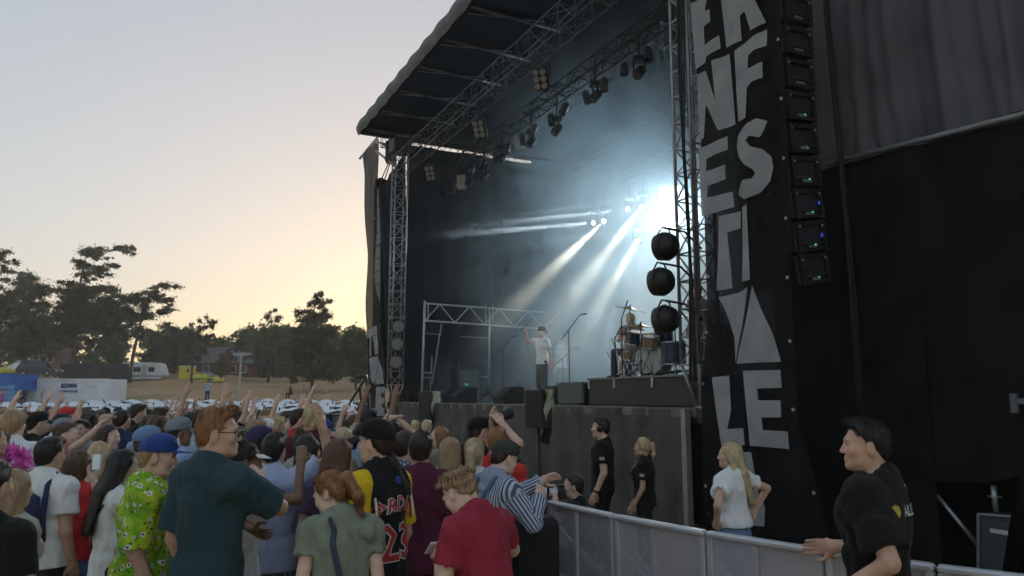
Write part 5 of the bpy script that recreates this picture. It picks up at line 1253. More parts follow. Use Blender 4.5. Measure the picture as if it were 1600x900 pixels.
    def shirt(s, h=.012, sleeve=.6, g=.020, seed=0, hem=.88, fold=.009, vneck=0, sleeves=(1, 1), flare=.016, neckline=.0):
        P = s.torso(g)
        P = [p for p in P]; gap = [Prim(s.T((0, .0 + vneck, 1.475 + neckline)), s.T((0, .05 + vneck, 1.66)), (.066 if s.female else .072, .064), None, k=.012, neg=True)]
        P.append(Prim(V3(0, 0, hem - s.drop + .02), V3(0, 0, .98 - s.drop), ((.160 if s.female else .166) * s.w + g, .122 + g), (.148 * s.w + g, .11 + g), k=.03))
        for k, on in ((-1, sleeves[0]), (1, sleeves[1])):
            if on and sleeve > 0: P += s.arm(k, g * .95, sleeve, flare * (.5 if s.female else .8))
        return sdf_mesh(P + gap, h, clip=[((0, 0, -1), -(hem - s.drop))], disp=fold_noise(seed, fold) if fold else None)
    def trousers(s, h=.014, upto=2.0, g=.018, seed=1, top=1.02, fold=.007):
        P = [Prim(V3(0, 0, .90 - s.drop), V3(0, 0, 1.05 - s.drop), (.152 + g * .5, .112 + g * .5), (.14 + g * .4, .10 + g * .4), k=.03)]
        for k in (-1, 1):
            P.append(Prim(s.hip[k], s.kn[k], .076 + g * .6, .058 + g, k=.03) if upto >= 1 else Prim(s.hip[k], s.hip[k] + (s.kn[k] - s.hip[k]) * upto * 1.0, .078 + g * .6, .08 + g, k=.03, cap=.3))
            if upto > 1: P.append(Prim(s.kn[k], s.kn[k] + (s.an[k] + V3(0, 0, -.03) - s.kn[k]) * (upto - 1), .058 + g, .046 + g, k=.008, cap=.4))
        return sdf_mesh(P, h, clip=[((0, 0, 1), top - s.drop)], disp=fold_noise(seed, fold, 12, 8))
    def head_xf(s, v): return v @ s.Hm.T + s.hc
def shoes_mesh(p, h=.014):
    P = []
    for k in (-1, 1): P += [Prim(p.an[k] + V3(0, -.03, -.045), p.an[k] + p.ft[k] * .16 + V3(0, 0, -.055), (.05, .042), (.046, .03), k=.03)]
    return sdf_mesh(P, h, clip=[((0, 0, -1), 0.0)])
EYE_W = mat('eye_white', (.62, .6, .57), .25, 0); EYE_I = mat('eye_iris', (.05, .035, .025), .2, 0)
SHOE = mat('dark_shoes', (.04, .04, .045), .6, .2); SHOEW = mat('pale_shoes', (.5, .5, .48), .6, .1)
def put(name, vf, m, parent=None):
    v, f = vf
    return link(name, np_mesh(name, v, f), m, parent)
def eyes(p, par):
    for k in (-1, 1):
        mb = MB().lathe((k * .0305, .074, .0045), (0, 1, 0), [(0, .0105), (.004, .0108), (.008, .009), (.0105, .005), (.0115, 0)], 10)
        mb.v = [tuple(p.Hm @ np.array(q) + p.hc) for q in mb.v]; e = mb.build('eye', EYE_W, par)
        mb = MB().lathe((k * .0305, .0825, .0045), (0, 1, 0), [(0, .0062), (.0028, .0058), (.004, 0)], 10)
        mb.v = [tuple(p.Hm @ np.array(q) + p.hc) for q in mb.v]; mb.build('iris', EYE_I, e)
def brows(p, par, m):
    for k in (-1, 1): MB().tube([p.Hm @ V3(k * x, y, z) + p.hc for x, y, z in ((.014, .094, .026), (.03, .093, .031), (.047, .080, .026))], [.003, .004, .002], 6).build('eyebrow', m, par)
def make_person(p, loc, face, label, skin=0, hair='short', hc='dark', top=None, bottom=None, sleeve=.6, hem=.88, upto=2.0, group=None, h=.012, hh=.0058, seed=0, tufts=700, cap=None, cat='person', g=.02, shoes=SHOE, eye=True, fold=.009, vneck=0, snap=False, capback=False, flare=.016, neckline=0.0):
    """face: heading as the angle of the facing direction from +Y towards -X (radians, z rotation)"""
    o = put('person', p.body(h, hh), SKINS[skin] if isinstance(skin, int) else skin); tag(o, label, cat, group)
    if top: put('shirt', p.shirt(h, sleeve, g, seed, hem, fold, vneck, flare=flare, neckline=neckline), top, o)
    if bottom: put('trousers' if upto > 1.2 else 'shorts', p.trousers(max(h, .013), upto, seed=seed + 1), bottom, o)
    if shoes: put('shoes', shoes_mesh(p), shoes, o)
    if hair:
        v, f = hair_mesh(hair, hh * 1.05, seed, int(tufts * 2.2)); put('hair', (p.head_xf(v), f), HAIR[hc], o)
    if cap is not None:
        v, f, b = cap_meshes(hh, snap)
        if capback: Rb = rotm((0, 0, 1), math.pi); v = v * [1, -1, 1]; f = f[:, ::-1]; v = v + V3(0, -.03, 0); b.v = [(-x, -y - .03, z) for x, y, z in b.v]
        c = put('cap', (p.head_xf(v), f), cap, o); b.v = [tuple(p.Hm @ np.array(q) + p.hc) for q in b.v]; b.build('brim', cap, c)
    if eye: eyes(p, o); brows(p, o, HAIR[hc])
    o.scale = (p.S,) * 3; o.location = loc; o.rotation_euler = (0, 0, face)
    return o
def head_loc(u, vtop, Y, p, face):
    """foot point that brings the top of the posed figure's head to column u at distance Y"""
    t = (p.hc + p.Hm @ V3(0, -.02, .12)) * p.S; ca, sa = math.cos(face), math.sin(face)
    off = Vector((t[0] * ca - t[1] * sa, t[0] * sa + t[1] * ca, 0)); q = at(u, vtop, Y); return Vector((q.x - off.x, q.y - off.y, 0)), q.z / t[2] * p.S * 1.75

def reach(p, k, tgt, pole):
    """two-bone arm: put wrist k on tgt (local, unscaled), elbow towards pole"""
    a = p.sh[k]; t = np.asarray(tgt, float); L1, L2 = .285, .255; d = t - a; D = np.linalg.norm(d)
    if D > (L1 + L2) * .985: t = a + d / D * (L1 + L2) * .985; d = t - a; D = np.linalg.norm(d)
    x = (L1 * L1 - L2 * L2 + D * D) / (2 * D); y = math.sqrt(max(1e-6, L1 * L1 - x * x)); n = d / D; q = np.asarray(pole, float); q = unit(q - n * np.dot(q, n))
    p.arms[k] = (a + n * x + q * y, t)
def hero(u, vt, Y, face, label, pose=None, L=None, Rr=None, z0=0.0, fixH=None, **kw):
    """L / Rr: wrist targets as (u, v, Y, pole)"""
    pose = dict(pose or {}); p = Person(1.75, **pose); f = R(face)
    t = (p.hc + p.Hm @ V3(0, -.02, .127)); q = at(u, vt, Y); S = (q.z - z0) / t[2] if fixH is None else fixH / 1.75; p.S = S
    ca, sa = math.cos(f), math.sin(f); loc = Vector((q.x - S * (t[0] * ca - t[1] * sa), q.y - S * (t[0] * sa + t[1] * ca), z0))
    def loc_of(w): d = (Vector(w) - loc) / S; return V3(d.x * ca + d.y * sa, -d.x * sa + d.y * ca, d.z)
    for k, T_ in ((-1, L), (1, Rr)):
        if T_ is not None: reach(p, k, loc_of(at(*T_[:3])), T_[3] if len(T_) > 3 else (k * .6, -.3, -.8))
    o = make_person(p, loc, f, label, **kw); o['_H'] = round(S * 1.75, 2); HERO.append((o, p, loc, f, S)); return o, p
HERO = []
def wpos(o, p, local):
    """world position of a local point of a posed person"""
    l, f, S = next((h[2], h[3], h[4]) for h in HERO if h[0] is o); x = np.asarray(local) * S; ca, sa = math.cos(f), math.sin(f)
    return Vector((l.x + x[0] * ca - x[1] * sa, l.y + x[0] * sa + x[1] * ca, l.z + x[2]))
# ------------------------------------------------------------------ the people one can tell apart
F = fabric
F_TEAL = F('teal', (0.027, 0.063, 0.078)); F_OLIVE = F('olive', (0.225, 0.255, 0.195), .18); F_RED = F('crimson', (0.315, 0.027, 0.053)); F_MAR = F('maroon', (0.098, 0.018, 0.045)); F_RED2 = F('red', (0.630, 0.045, 0.045))
F_BLK = F('black', (.010, .010, .011), .2); F_WHT = F('white', (0.794, 0.806, 0.820), .05); F_PBL = F('pale_blue', (0.486, 0.563, 0.794), .08); F_YEL = F('yellow', (0.794, 0.538, 0.019)); F_NAVY = F('navy', (0.030, 0.042, 0.105))
F_JEAN = F('denim', (0.083, 0.150, 0.285), .3); F_DJEAN = F('dark_denim', (0.038, 0.053, 0.090), .3); F_GREY = F('grey', (0.240, 0.247, 0.270)); F_LACE = F('white_lace', (0.742, 0.742, 0.717), .35); F_PURP = F('purple', (0.105, 0.075, 0.150)); F_LBLUE = F('light_blue', (0.330, 0.480, 0.720))
F_CAPB = F('cap_blue', (0.033, 0.068, 0.285), .15); F_CAPN = F('cap_navy', (0.038, 0.033, 0.090)); F_CAPD = F('cap_olive', (0.042, 0.051, 0.045)); F_PINK = F('pink', (0.820, 0.128, 0.538), .3)
def hawaii():
    m = F('hawaiian', (.1, .3, .02)); N = m.node_tree.nodes; L = m.node_tree.links; b = N['Principled BSDF']; tc = next(n for n in N if n.bl_idname == 'ShaderNodeTexCoord')
    def vor(sc, feat='F1', seed=0):
        mp = N.new('ShaderNodeMapping'); mp.inputs['Location'].default_value = (seed, seed * .7, seed * 1.3); L.new(tc.outputs['Object'], mp.inputs[0])
        ns = N.new('ShaderNodeTexNoise'); ns.inputs['Scale'].default_value = 18; L.new(tc.outputs['Object'], ns.inputs[0])
        mx = N.new('ShaderNodeMixRGB'); mx.blend_type = 'ADD'; mx.inputs[0].default_value = .03; L.new(mp.outputs[0], mx.inputs[1]); L.new(ns.outputs['Color'], mx.inputs[2])
        v = N.new('ShaderNodeTexVoronoi'); v.inputs['Scale'].default_value = sc; L.new(mx.outputs[0], v.inputs['Vector']); return v
    def lay(prev, node_out, lo, hi, col):
        r = N.new('ShaderNodeMapRange'); r.inputs[1].default_value = lo; r.inputs[2].default_value = hi; r.clamp = True; L.new(node_out, r.inputs[0])
        mx = N.new('ShaderNodeMixRGB'); L.new(r.outputs[0], mx.inputs[0]); L.new(prev, mx.inputs[1]); mx.inputs[2].default_value = (*col, 1); return mx.outputs[0]
    n = N.new('ShaderNodeTexNoise'); n.inputs['Scale'].default_value = 9; n.inputs['Detail'].default_value = 2; L.new(tc.outputs['Object'], n.inputs[0])
    r = N.new('ShaderNodeValToRGB'); r.color_ramp.elements[0].position = .38; r.color_ramp.elements[1].position = .62; r.color_ramp.elements[0].color = (.18, .44, .02, 1); r.color_ramp.elements[1].color = (.50, .62, .04, 1); L.new(n.outputs[0], r.inputs[0])
    o = r.outputs[0]
    v1 = vor(34, seed=3); o = lay(o, v1.outputs['Distance'], .30, .22, (.05, .17, .02))
    v2 = vor(25, seed=9); o = lay(o, v2.outputs['Distance'], .22, .16, (.55, .26, .02))
    v3 = vor(22, seed=21); o = lay(o, v3.outputs['Distance'], .34, .30, (.72, .74, .78)); o = lay(o, v3.outputs['Distance'], .17, .13, (.03, .05, .09))
    L.new(o, b.inputs['Base Color']); return m
def stripes(name, c1, c2, scale, axis='X'):
    m = F(name, c1); N = m.node_tree.nodes; L = m.node_tree.links; b = N['Principled BSDF']
    at_ = N.new('ShaderNodeAttribute'); at_.attribute_name = 'stripe'; w = N.new('ShaderNodeMath'); w.operation = 'MULTIPLY'; w.inputs[1].default_value = scale; L.new(at_.outputs['Fac'], w.inputs[0])
    s = N.new('ShaderNodeMath'); s.operation = 'SINE'; L.new(w.outputs[0], s.inputs[0]); r = N.new('ShaderNodeValToRGB'); r.color_ramp.elements[0].position = .42; r.color_ramp.elements[1].position = .58
    mr = N.new('ShaderNodeMapRange'); mr.inputs[1].default_value = -1; mr.inputs[2].default_value = 1; L.new(s.outputs[0], mr.inputs[0]); L.new(mr.outputs[0], r.inputs[0])
    r.color_ramp.elements[0].color = (*c1, 1); r.color_ramp.elements[1].color = (*c2, 1); L.new(r.outputs[0], b.inputs['Base Color']); return m
def plaid(name):
    m = F(name, (.2, .25, .35)); N = m.node_tree.nodes; L = m.node_tree.links; b = N['Principled BSDF']; tc = next(n for n in N if n.bl_idname == 'ShaderNodeTexCoord')
    v = N.new('ShaderNodeTexVoronoi'); v.inputs['Scale'].default_value = 34; v.feature = 'DISTANCE_TO_EDGE'; L.new(tc.outputs['Object'], v.inputs[0]); r = N.new('ShaderNodeValToRGB'); r.color_ramp.elements[0].position = .08; r.color_ramp.elements[1].position = .2
    r.color_ramp.elements[0].color = (.06, .08, .14, 1); r.color_ramp.elements[1].color = (.35, .40, .5, 1); L.new(v.outputs[0], r.inputs[0]); L.new(r.outputs[0], b.inputs['Base Color']); return m
def add_stripe_attr(o, p):
    me = o.data; n = len(me.vertices); co = np.empty(n * 3, np.float32); me.vertices.foreach_get('co', co); co = co.reshape(-1, 3); val = np.arctan2(co[:, 0], .14) * .3
    for k in (-1, 1):
        a = p.sh[k]; e, h = p.arms[k]
        for q0, q1 in ((a, e), (e, h)):
            d = q1 - q0; L_ = np.linalg.norm(d); d = d / L_; t = (co - q0) @ d; r = np.linalg.norm((co - q0) - t[:, None] * d, axis=1)
            x = unit(np.cross(d, [.3, .2, 1])); y = np.cross(d, x); m = (r < .095) & (t > (-.0 if q0 is not a else .06)) & (t < L_ + .05)
            an = np.arctan2((co - q0) @ y, (co - q0) @ x); val = np.where(m, an * .05, val)
    at_ = me.attributes.new('stripe', 'FLOAT', 'POINT'); at_.data.foreach_set('value', val.astype(np.float32))
def child(o, name): return next(c for c in o.children if c.name.split('.')[0] == name)
def decal(o, part, body, size, m, c, rgt, up, into, name='print', offset=0.0, off=.004, arc=0.0, mesh=None):
    """lay lettering on a garment: every vertex is dropped onto the cloth"""
    me = mesh or text_mesh(body, size, 0, offset, res=1)
    import bmesh
    b = bmesh.new(); b.from_mesh(me); bmesh.ops.triangulate(b, faces=b.faces[:])
    for _ in range(3):
        le = [e for e in b.edges if e.calc_length() > .016]
        if not le: break
        bmesh.ops.subdivide_edges(b, edges=le, cuts=1); bmesh.ops.triangulate(b, faces=b.faces[:])
    g = part.data; bv = BVHTree.FromPolygons([v.co for v in g.vertices], [tuple(q.vertices) for q in g.polygons])
    c, rgt, up, into = Vector(c), Vector(rgt).normalized(), Vector(up).normalized(), Vector(into).normalized()
    lost = []; hits = []
    for v in b.verts:
        x, y = v.co.x, v.co.y; y += arc * (1 - (x / .15) ** 2) if arc else 0
        s = c + rgt * x + up * y - into * .3; h = bv.ray_cast(s, into); v.co = (h[0] - into * off) if h[0] else s
        if not h[0]: lost.append(v)
        else: hits.append((h[3], v))
    dm = min([q[0] for q in hits] or [0]); lost += [q[1] for q in hits if q[0] > dm + .2]
    bmesh.ops.delete(b, geom=lost, context='VERTS'); bmesh.ops.recalc_face_normals(b, faces=b.faces[:]); me2 = bpy.data.meshes.new(name); b.to_mesh(me2); b.free(); return link(name, me2, m, part)
# --- front row, nearest the camera
o, p = hero(338, 640, 4.1, -28, 'tall man in dark teal shirt with ginger hair and glasses, back to us', dict(yaw=-.85, wide=.99), Rr=(402, 748, 4.35, (.8, -.1, -.5)), 
            skin=4, hair='quiff', hc='ginger', top=F_TEAL, bottom=F_DJEAN, sleeve=.84, g=.026, seed=11, tufts=2600, h=.0105, hh=.005, fold=.008)
gl = MB()
for k in (-1, 1):
    gl.tube([p.Hm @ V3(k * x, y, z) + p.hc for x, y, z in ((.082, -.01, .012), (.078, .06, .012), (.066, .095, .012))], .0022, 5)
    ring = [p.Hm @ V3(k * .034 + .027 * math.cos(a), .103, .001 + .02 * math.sin(a)) + p.hc for a in np.linspace(0, 2 * math.pi, 17)]; gl.tube(ring, .0022, 5, False)
gl.tube([p.Hm @ V3(x, .106, .006) + p.hc for x in (-.008, .008)], .002, 5)
gl.build('glasses', mat('black_frame', (.02, .02, .02), .3, 0), o)
cv = MB().grid(lambda s, t: tuple(p.T(((.078 + .004 * t) * math.sin(s * 2 * math.pi), -.015 + (.076 + .003 * t) * math.cos(s * 2 * math.pi), 1.463 + .032 * t * (1 + .4 * -math.cos(s * 2 * math.pi))))), 32, 3).build('collar', F_TEAL, child(o, 'shirt'))
o, p = hero(250, 681, 4.5, -62, 'man in green flowered shirt and blue cap facing right', dict(yaw=-.25, nod=.12, lean=.06), L=(287, 868, 4.65, (-.5, -.4, -.8)),
            skin=0, hair='short', hc='sandy', top=hawaii(), bottom=F_GREY, sleeve=.92, g=.03, seed=12, tufts=900, cap=F_CAPB, snap=True, h=.0105, hh=.005, fold=.014, hem=.84)
ring = MB().lathe(tuple(p.Hm @ V3(.0, .093, .098) + p.hc), tuple(p.Hm @ V3(0, .9, .35)), [(0, .026), (.006, .026), (.006, .019), (0, .019)], 20).build('cap_emblem', F_WHT, child(o, 'cap'))
cv = MB().grid(lambda s, t: tuple(p.T(((.080 + .008 * t) * math.sin(s * 2 * math.pi), -.012 + (.078 + .01 * t) * math.cos(s * 2 * math.pi), 1.462 + .03 * t * (1 + .4 * -math.cos(s * 2 * math.pi))))), 32, 3).build('collar', MATS['cloth_hawaiian'], child(o, 'shirt'))
o, p = hero(507, 738, 4.0, 14, 'woman in olive tee with ginger ponytail looking down', dict(female=True, yaw=1.05, nod=.5, lean=.10, wide=1.04),
            skin=2, hair='ponytail', hc='ginger', top=F_OLIVE, bottom=F_JEAN, sleeve=.42, seed=13, tufts=2200, h=.0105, hh=.005, fold=.014, shoes=SHOEW)
sh_ = child(o, 'shirt')
def strap(o, p, pts, m, w=.018, name='strap', part='shirt', off=.006):
    g = child(o, part).data; bv = BVHTree.FromPolygons([v.co for v in g.vertices], [tuple(q.vertices) for q in g.polygons]); rows = []
    for i in range(len(pts) - 1):
        for t in np.linspace(0, 1, 9)[:(None if i == len(pts) - 2 else -1)]:
            q = Vector(pts[i]).lerp(Vector(pts[i + 1]), float(t)); h = bv.find_nearest(q); rows.append((h[0] + h[1] * off, h[1]))
    mb = MB(); vs = []
    for i, (q, n) in enumerate(rows):
        d = rows[min(i + 1, len(rows) - 1)][0] - rows[max(i - 1, 0)][0]; s_ = d.cross(n).normalized() * w; vs += [q - s_, q + s_, q + s_ + n * .004, q - s_ + n * .004]
    fs = [(i * 4 + a, i * 4 + (a + 1) % 4, i * 4 + 4 + (a + 1) % 4, i * 4 + 4 + a) for i in range(len(rows) - 1) for a in range(4)]
    mb._add(vs, fs, True); return mb.build(name, m, o)
strap(o, p, [(-.06, -.05, 1.48), (-.05, -.14, 1.34), (.03, -.15, 1.1), (.09, -.14, .95)], F('bag_strap', (.05, .07, .11)), .015, 'bag_strap')
# basketball jersey
def jersey(p):
    g = .040; P = p.torso(g) + [Prim(V3(0, 0, .74), V3(0, 0, 1.0), (.196, .156), (.176, .136), k=.05)]
    neg = [Prim(p.T((0, .01, 1.46)), p.T((0, .06, 1.70)), (.088, .10), None, k=.012, neg=True)]
    for k in (-1, 1): neg.append(Prim(p.T((k * .222, -.005, 1.24)), p.T((k * .185, -.01, 1.56)), (.072, .16), (.075, .14), k=.012, neg=True)); P += []
    return sdf_mesh(P + neg, .0105, clip=[((0, 0, -1), -.74)], disp=fold_noise(31, .008))
o, p = hero(592, 658, 4.45, 60, 'man in black basketball vest over yellow tee wearing a black cap', dict(yaw=.1, wide=1.0),
            skin=0, hair='short', hc='dark', top=F_YEL, bottom=F_BLK, sleeve=.85, seed=14, tufts=500, cap=F_BLK, h=.0105, hh=.005, hem=.9, fold=.004)
jm = put('vest', jersey(p), F('vest_black', (.013, .013, .015), .2), o); REDP = mat('red_print', (.50, .03, .03), .6, .1); WHP = mat('white_print', (.68, .68, .70), .6, .05)
rg, up_, into = (1, 0, 0), (0, 0, 1), (0, 1, -.05)
for txt, size, z, arc in (('JORDAN', .105, 1.275, .03), ('23', .26, 1.10, 0)):
    decal(o, jm, txt, size, WHP, (-.0, -.2, z), rg, up_, into, 'print', .010 if size > .2 else .006, .003, arc); decal(o, jm, txt, size, REDP, (-.0, -.2, z), rg, up_, into, 'print', .003 if size > .2 else .001, .0055, arc)
for k in (-1, 1):
    bv_pts = [p.T((k * (.142 + .02 * math.cos(t) ** 2), -.125 * math.cos(t) - .005, 1.20 + .25 * math.sin(t) if True else 0)) for t in np.linspace(.0, math.pi, 22)]
    ring = [p.T((k * .150, -.005 - .122 * math.cos(t), 1.235 + .215 * math.sin(t))) for t in np.linspace(-.1, math.pi + .1, 26)]
    MB().tube([Vector(q) for q in ring], .008, 6).build('trim', WHP, jm); MB().tube([Vector(q + V3(-k * .016, 0, 0)) for q in ring], .007, 6).build('trim', REDP, jm)
MB().tube([Vector(p.T((.098 * math.sin(t), .012 - .098 * math.cos(t), 1.462 + .012 * math.cos(t)))) for t in np.linspace(-2.2, 2.2, 24)], .008, 6).build('trim', WHP, jm)
decal(o, jm, '', .1, F_CAPB, (.0, -.2, 1.43), rg, up_, into, 'emblem', mesh=MB().prism([(.022 * math.cos(a), .022 * math.sin(a), 0) for a in np.linspace(0, 5.6, 8)], (0, 0, 1), .001).mesh('e'))
o, p = hero(702, 740, 4.05, 48, 'young man in crimson tee with curly sandy hair bending his head', dict(yaw=.15, nod=.75, lean=.30), L=(686, 866, 4.0, (-.5, -.6, -.5)), Rr=(738, 878, 4.3, (.9, -.5, -.2)),
            skin=2, hair='curly', hc='sandy', top=F_RED, bottom=F_DJEAN, sleeve=.62, seed=15, tufts=2600, h=.0105, hh=.005, fold=.008)
tp = wpos(o, p, p.arms[-1][1] + V3(.03, .07, .02)); ph = MB().box((0, 0, 0), (.075, .012, .15), bev=.004).build('phone', WHITE); ph.location = tp; ph.rotation_euler = (R(60), 0, R(20)); tag(ph, 'white phone held low by the man in the crimson tee', 'phone')
# overalls
STR = stripes('striped_shirt', (.55, .58, .66), (.07, .11, .22), 330)
o, p = hero(793, 690, 5.4, -48, 'man in striped shirt, denim dungarees and dark cap leaning on the barrier', dict(yaw=-.15, nod=.35, lean=.26), L=(846, 752, 5.65, (-.4, -.2, -.8)), Rr=(842, 776, 5.4, (.5, -.3, -.8)),
            skin=2, hair='short', hc='dark', top=STR, bottom=F_JEAN, sleeve=1.92, g=.024, seed=16, tufts=500, cap=F_CAPD, h=.0115, hh=.006, flare=.004)
add_stripe_attr(child(o, 'shirt'), p)
for k in (-1, 1): strap(o, p, [p.T((k * .085, .10, 1.40)), p.T((k * .085, .0, 1.49)), p.T((k * .08, -.1, 1.40)), p.T((k * .03, -.14, 1.18)), p.T((k * .06, -.14, 1.0))], F_JEAN, .02, 'dungaree_strap')
put('bib', sdf_mesh([Prim(V3(0, 0, .84), p.T((0, .01, 1.02)), (.178, .135), (.168, .128), k=.03), Prim(p.T((0, .07, 1.0)), p.T((0, .075, 1.28)), (.13, .085), (.11, .075), k=.02, cap=.3)], .012, disp=fold_noise(3, .008)), F_JEAN, o)
o, p = hero(657, 676, 5.2, 2, 'man in maroon tee seen from behind between the jersey man and blonde women', dict(yaw=.05), skin=1, hair='short', hc='dark', top=F_MAR, bottom=F_BLK, upto=.9, sleeve=.75, g=.03, seed=17, tufts=1200, hem=.83)
o, p = hero(776, 668, 6.2, -8, 'ginger man in bright red tee behind the striped shirt', dict(wide=1.05), skin=0, hair='short', hc='ginger', top=F_RED2, bottom=F_GREY, sleeve=.6, seed=18, tufts=900)
o, p = hero(703, 684, 6.3, 8, 'woman with long sandy hair and white top, left of the two blondes', dict(female=True), skin=2, hair='verylong', hc='sandy', top=F_WHT, bottom=F_JEAN, sleeve=.4, seed=19, tufts=1500)
o, p = hero(741, 686, 5.9, -12, 'blonde woman with ponytail and white top, right of the two blondes', dict(female=True, nod=-.05), skin=2, hair='ponytail', hc='blond', top=F_WHT, bottom=F_JEAN, sleeve=.4, seed=20, tufts=1500)
def slr(loc, d, label, white=False, tele=.2):
    r = empty('camera_with_lens', loc); tag(r, label, 'camera'); d = Vector(d).normalized(); s = d.cross(UP).normalized(); u_ = s.cross(d)
    MB().box((0, 0, 0), (.14, .07, .10), s, d, u_, bev=.012).build('body', BLACK, r); MB().box(u_ * .06, (.06, .06, .035), s, d, u_, bev=.01).build('viewfinder', BLACK, r)
    m = WHITE if white else BLACK
    ln = MB().lathe(d * .03, d, [(0, .034), (tele * .3, .036), (tele * .35, .042), (tele * .75, .044), (tele * .8, .05), (tele, .052), (tele, .044), (tele * .95, 0)], 18).build('lens', m, r)
    for t in (.33, .72): MB().lathe(d * (.03 + tele * t), d, [(0, .03), (0, .0465), (tele * .09, .0465), (tele * .09, .03)], 18).build('lens_ring', RUB, ln)
    return r
o, p = hero(746, 653, 7.0, -35, 'photographer in black cap and black tee holding a camera overhead', dict(yaw=-.2), skin=0, hair='short', hc='dark', top=F_BLK, bottom=F_BLK, seed=21, cap=F_BLK, tufts=200, L=(768, 660, 7.0, (-.3, .2, -1)), Rr=(783, 660, 6.9, (.6, .1, -.6)))
slr(at(773, 655, 7.02), (.75, .55, .28), 'black camera with long lens held up by the black-capped photographer', tele=.16)
# --- left group
ARMDN = None
o, p = hero(428, 678, 5.2, 0, 'dark-haired man in pale blue shirt raising his right arm', dict(), skin=1, hair='short', hc='black', top=F_PBL, bottom=plaid('patterned_shorts'), upto=1.0, sleeve=.7, g=.03, seed=22, tufts=1000, Rr=(502, 660, 5.2, (.7, .1, -.7)), hem=.84)
o, p = hero(386, 692, 4.75, -40, 'dark-skinned woman in white lace dress beside the teal shirt man', dict(female=True, yaw=-.5, nod=.15), skin=3, hair='bun', hc='black', top=F_LACE, bottom=F_LACE, upto=1.2, sleeve=.4, seed=23, tufts=900, Rr=(470, 722, 4.85, (.4, -.2, -.8)), L=(400, 830, 4.45))
vis = MB().grid(lambda s, t: tuple(p.Hm @ V3(math.sin((s - .5) * 2.4) * (.09 + .02 * t), .01 + math.cos((s - .5) * 2.4) * .09 + .06 * t * math.cos((s - .5) * 2.4), .065 - .02 * t) + p.hc), 16, 4).build('visor', F_WHT, o)
o, p = hero(530, 686, 5.1, 10, 'woman with long auburn hair and purple top beside the black cap', dict(female=True, tilt=.1), skin=2, hair='long', hc='auburn', top=F_PURP, bottom=F_JEAN, sleeve=.5, seed=24, tufts=1400)
strap(o, p, [(.10, .0, 1.46), (.10, -.12, 1.36), (.10, -.13, 1.2)], F('blue_strap', (.03, .06, .45)), .015, 'bag_strap')
o, p = hero(480, 680, 5.6, -25, 'brown-haired woman in white with a red scarf in mid crowd', dict(female=True), skin=2, hair='bob', hc='dark', top=F_WHT, bottom=F_JEAN, sleeve=.5, seed=25, tufts=700)
MB().tube([Vector(p.T((.085 * math.sin(t), -.01 + .085 * math.cos(t), 1.475))) for t in np.linspace(0, 6.28, 20)], .022, 8).build('scarf', F_RED2, o)
o, p = hero(405, 668, 5.4, -20, 'person in dark navy cap behind the pale blue shirt', dict(nod=.1), skin=1, hair='short', hc='dark', top=F_GREY, bottom=F_JEAN, seed=26, tufts=200, cap=F_CAPN)
o, p = hero(78, 684, 5.2, -8, 'man in white tee wearing a navy backpack, back to us', dict(), skin=1, hair='short', hc='black', top=F_WHT, bottom=F('charcoal', (.03, .03, .034)), upto=1.05, sleeve=.6, g=.026, seed=27, tufts=1100)
bk = empty('backpack'); tag(bk, 'navy backpack on the back of the man in white tee', 'backpack'); S_ = HERO[-1][4]; bk.location = HERO[-1][2]; bk.rotation_euler = (0, 0, HERO[-1][3]); bk.scale = (S_,) * 3
put('pack', sdf_mesh([Prim(V3(-.02, -.20, 1.02), V3(-.02, -.19, 1.34), (.13, .07), (.12, .055), k=.04), Prim(V3(-.02, -.26, 1.0), V3(-.02, -.26, 1.14), (.10, .03), None, k=.03)], .012, disp=fold_noise(5, .01)), F_NAVY, bk)
for k in (-1, 1):
    MB().tube([Vector((k * .11, -.12, 1.06)), Vector((k * .125, -.155, 1.25)), Vector((k * .105, -.11, 1.43)), Vector((k * .09, -.02, 1.50)), Vector((k * .09, .10, 1.40)), Vector((k * .12, .14, 1.2))], .018, 8).build('shoulder_strap', F_NAVY, bk)
o, p = hero(22, 734, 4.1, -10, 'woman with long sandy hair and bare shoulders at the left edge', dict(female=True), skin=1, hair='long', hc='sandy', top=F('cream', (.42, .40, .36)), bottom=F_WHT, sleeve=0.0, seed=28, tufts=1400)
o, p = hero(-14, 722, 3.5, -5, 'person in black tee cut off by the left edge of view', dict(wide=1.1), skin=1, hair='short', hc='dark', top=F_BLK, bottom=F_BLK, seed=29, tufts=300, eye=False)
o, p = hero(192, 703, 5.0, -48, 'woman with long straight black hair in white tee raising a phone', dict(female=True, nod=.05), skin=1, hair='verylong', hc='black', top=F_WHT, bottom=F_NAVY, sleeve=.4, seed=30, tufts=1500, L=(144, 745, 5.45, (-.6, 0, -.8)), Rr=(160, 742, 5.4, (.3, 0, -1)))
strap(o, p, [(.10, .02, 1.46), (.04, -.13, 1.30), (-.10, -.12, 1.05)], F_NAVY, .012, 'bag_strap')
def phone(u, v, Y, rz, label, m=BLACK, tilt=80):
    q = MB().box((0, 0, 0), (.11, .009, .06), bev=.004).build('phone', m); q.location = at(u, v, Y); q.rotation_euler = (R(tilt - 90), R(90) if m is WHITE else 0, rz); tag(q, label, 'phone', 'phones held up in the crowd')
    s_ = MB().box((0, -.0055, 0), (.10, .002, .052)).build('screen', emat('phone_screen', (.4, .5, .52), .08), q); return q
phone(151, 722, 5.5, R(-10), 'phone held up by the woman with long black hair', WHITE)
o, p = hero(122, 704, 5.7, -5, 'brown-haired person in bright red top behind the backpack man', dict(), skin=0, hair='bob', hc='brown', top=F_RED2, bottom=F_JEAN, seed=32, tufts=900)
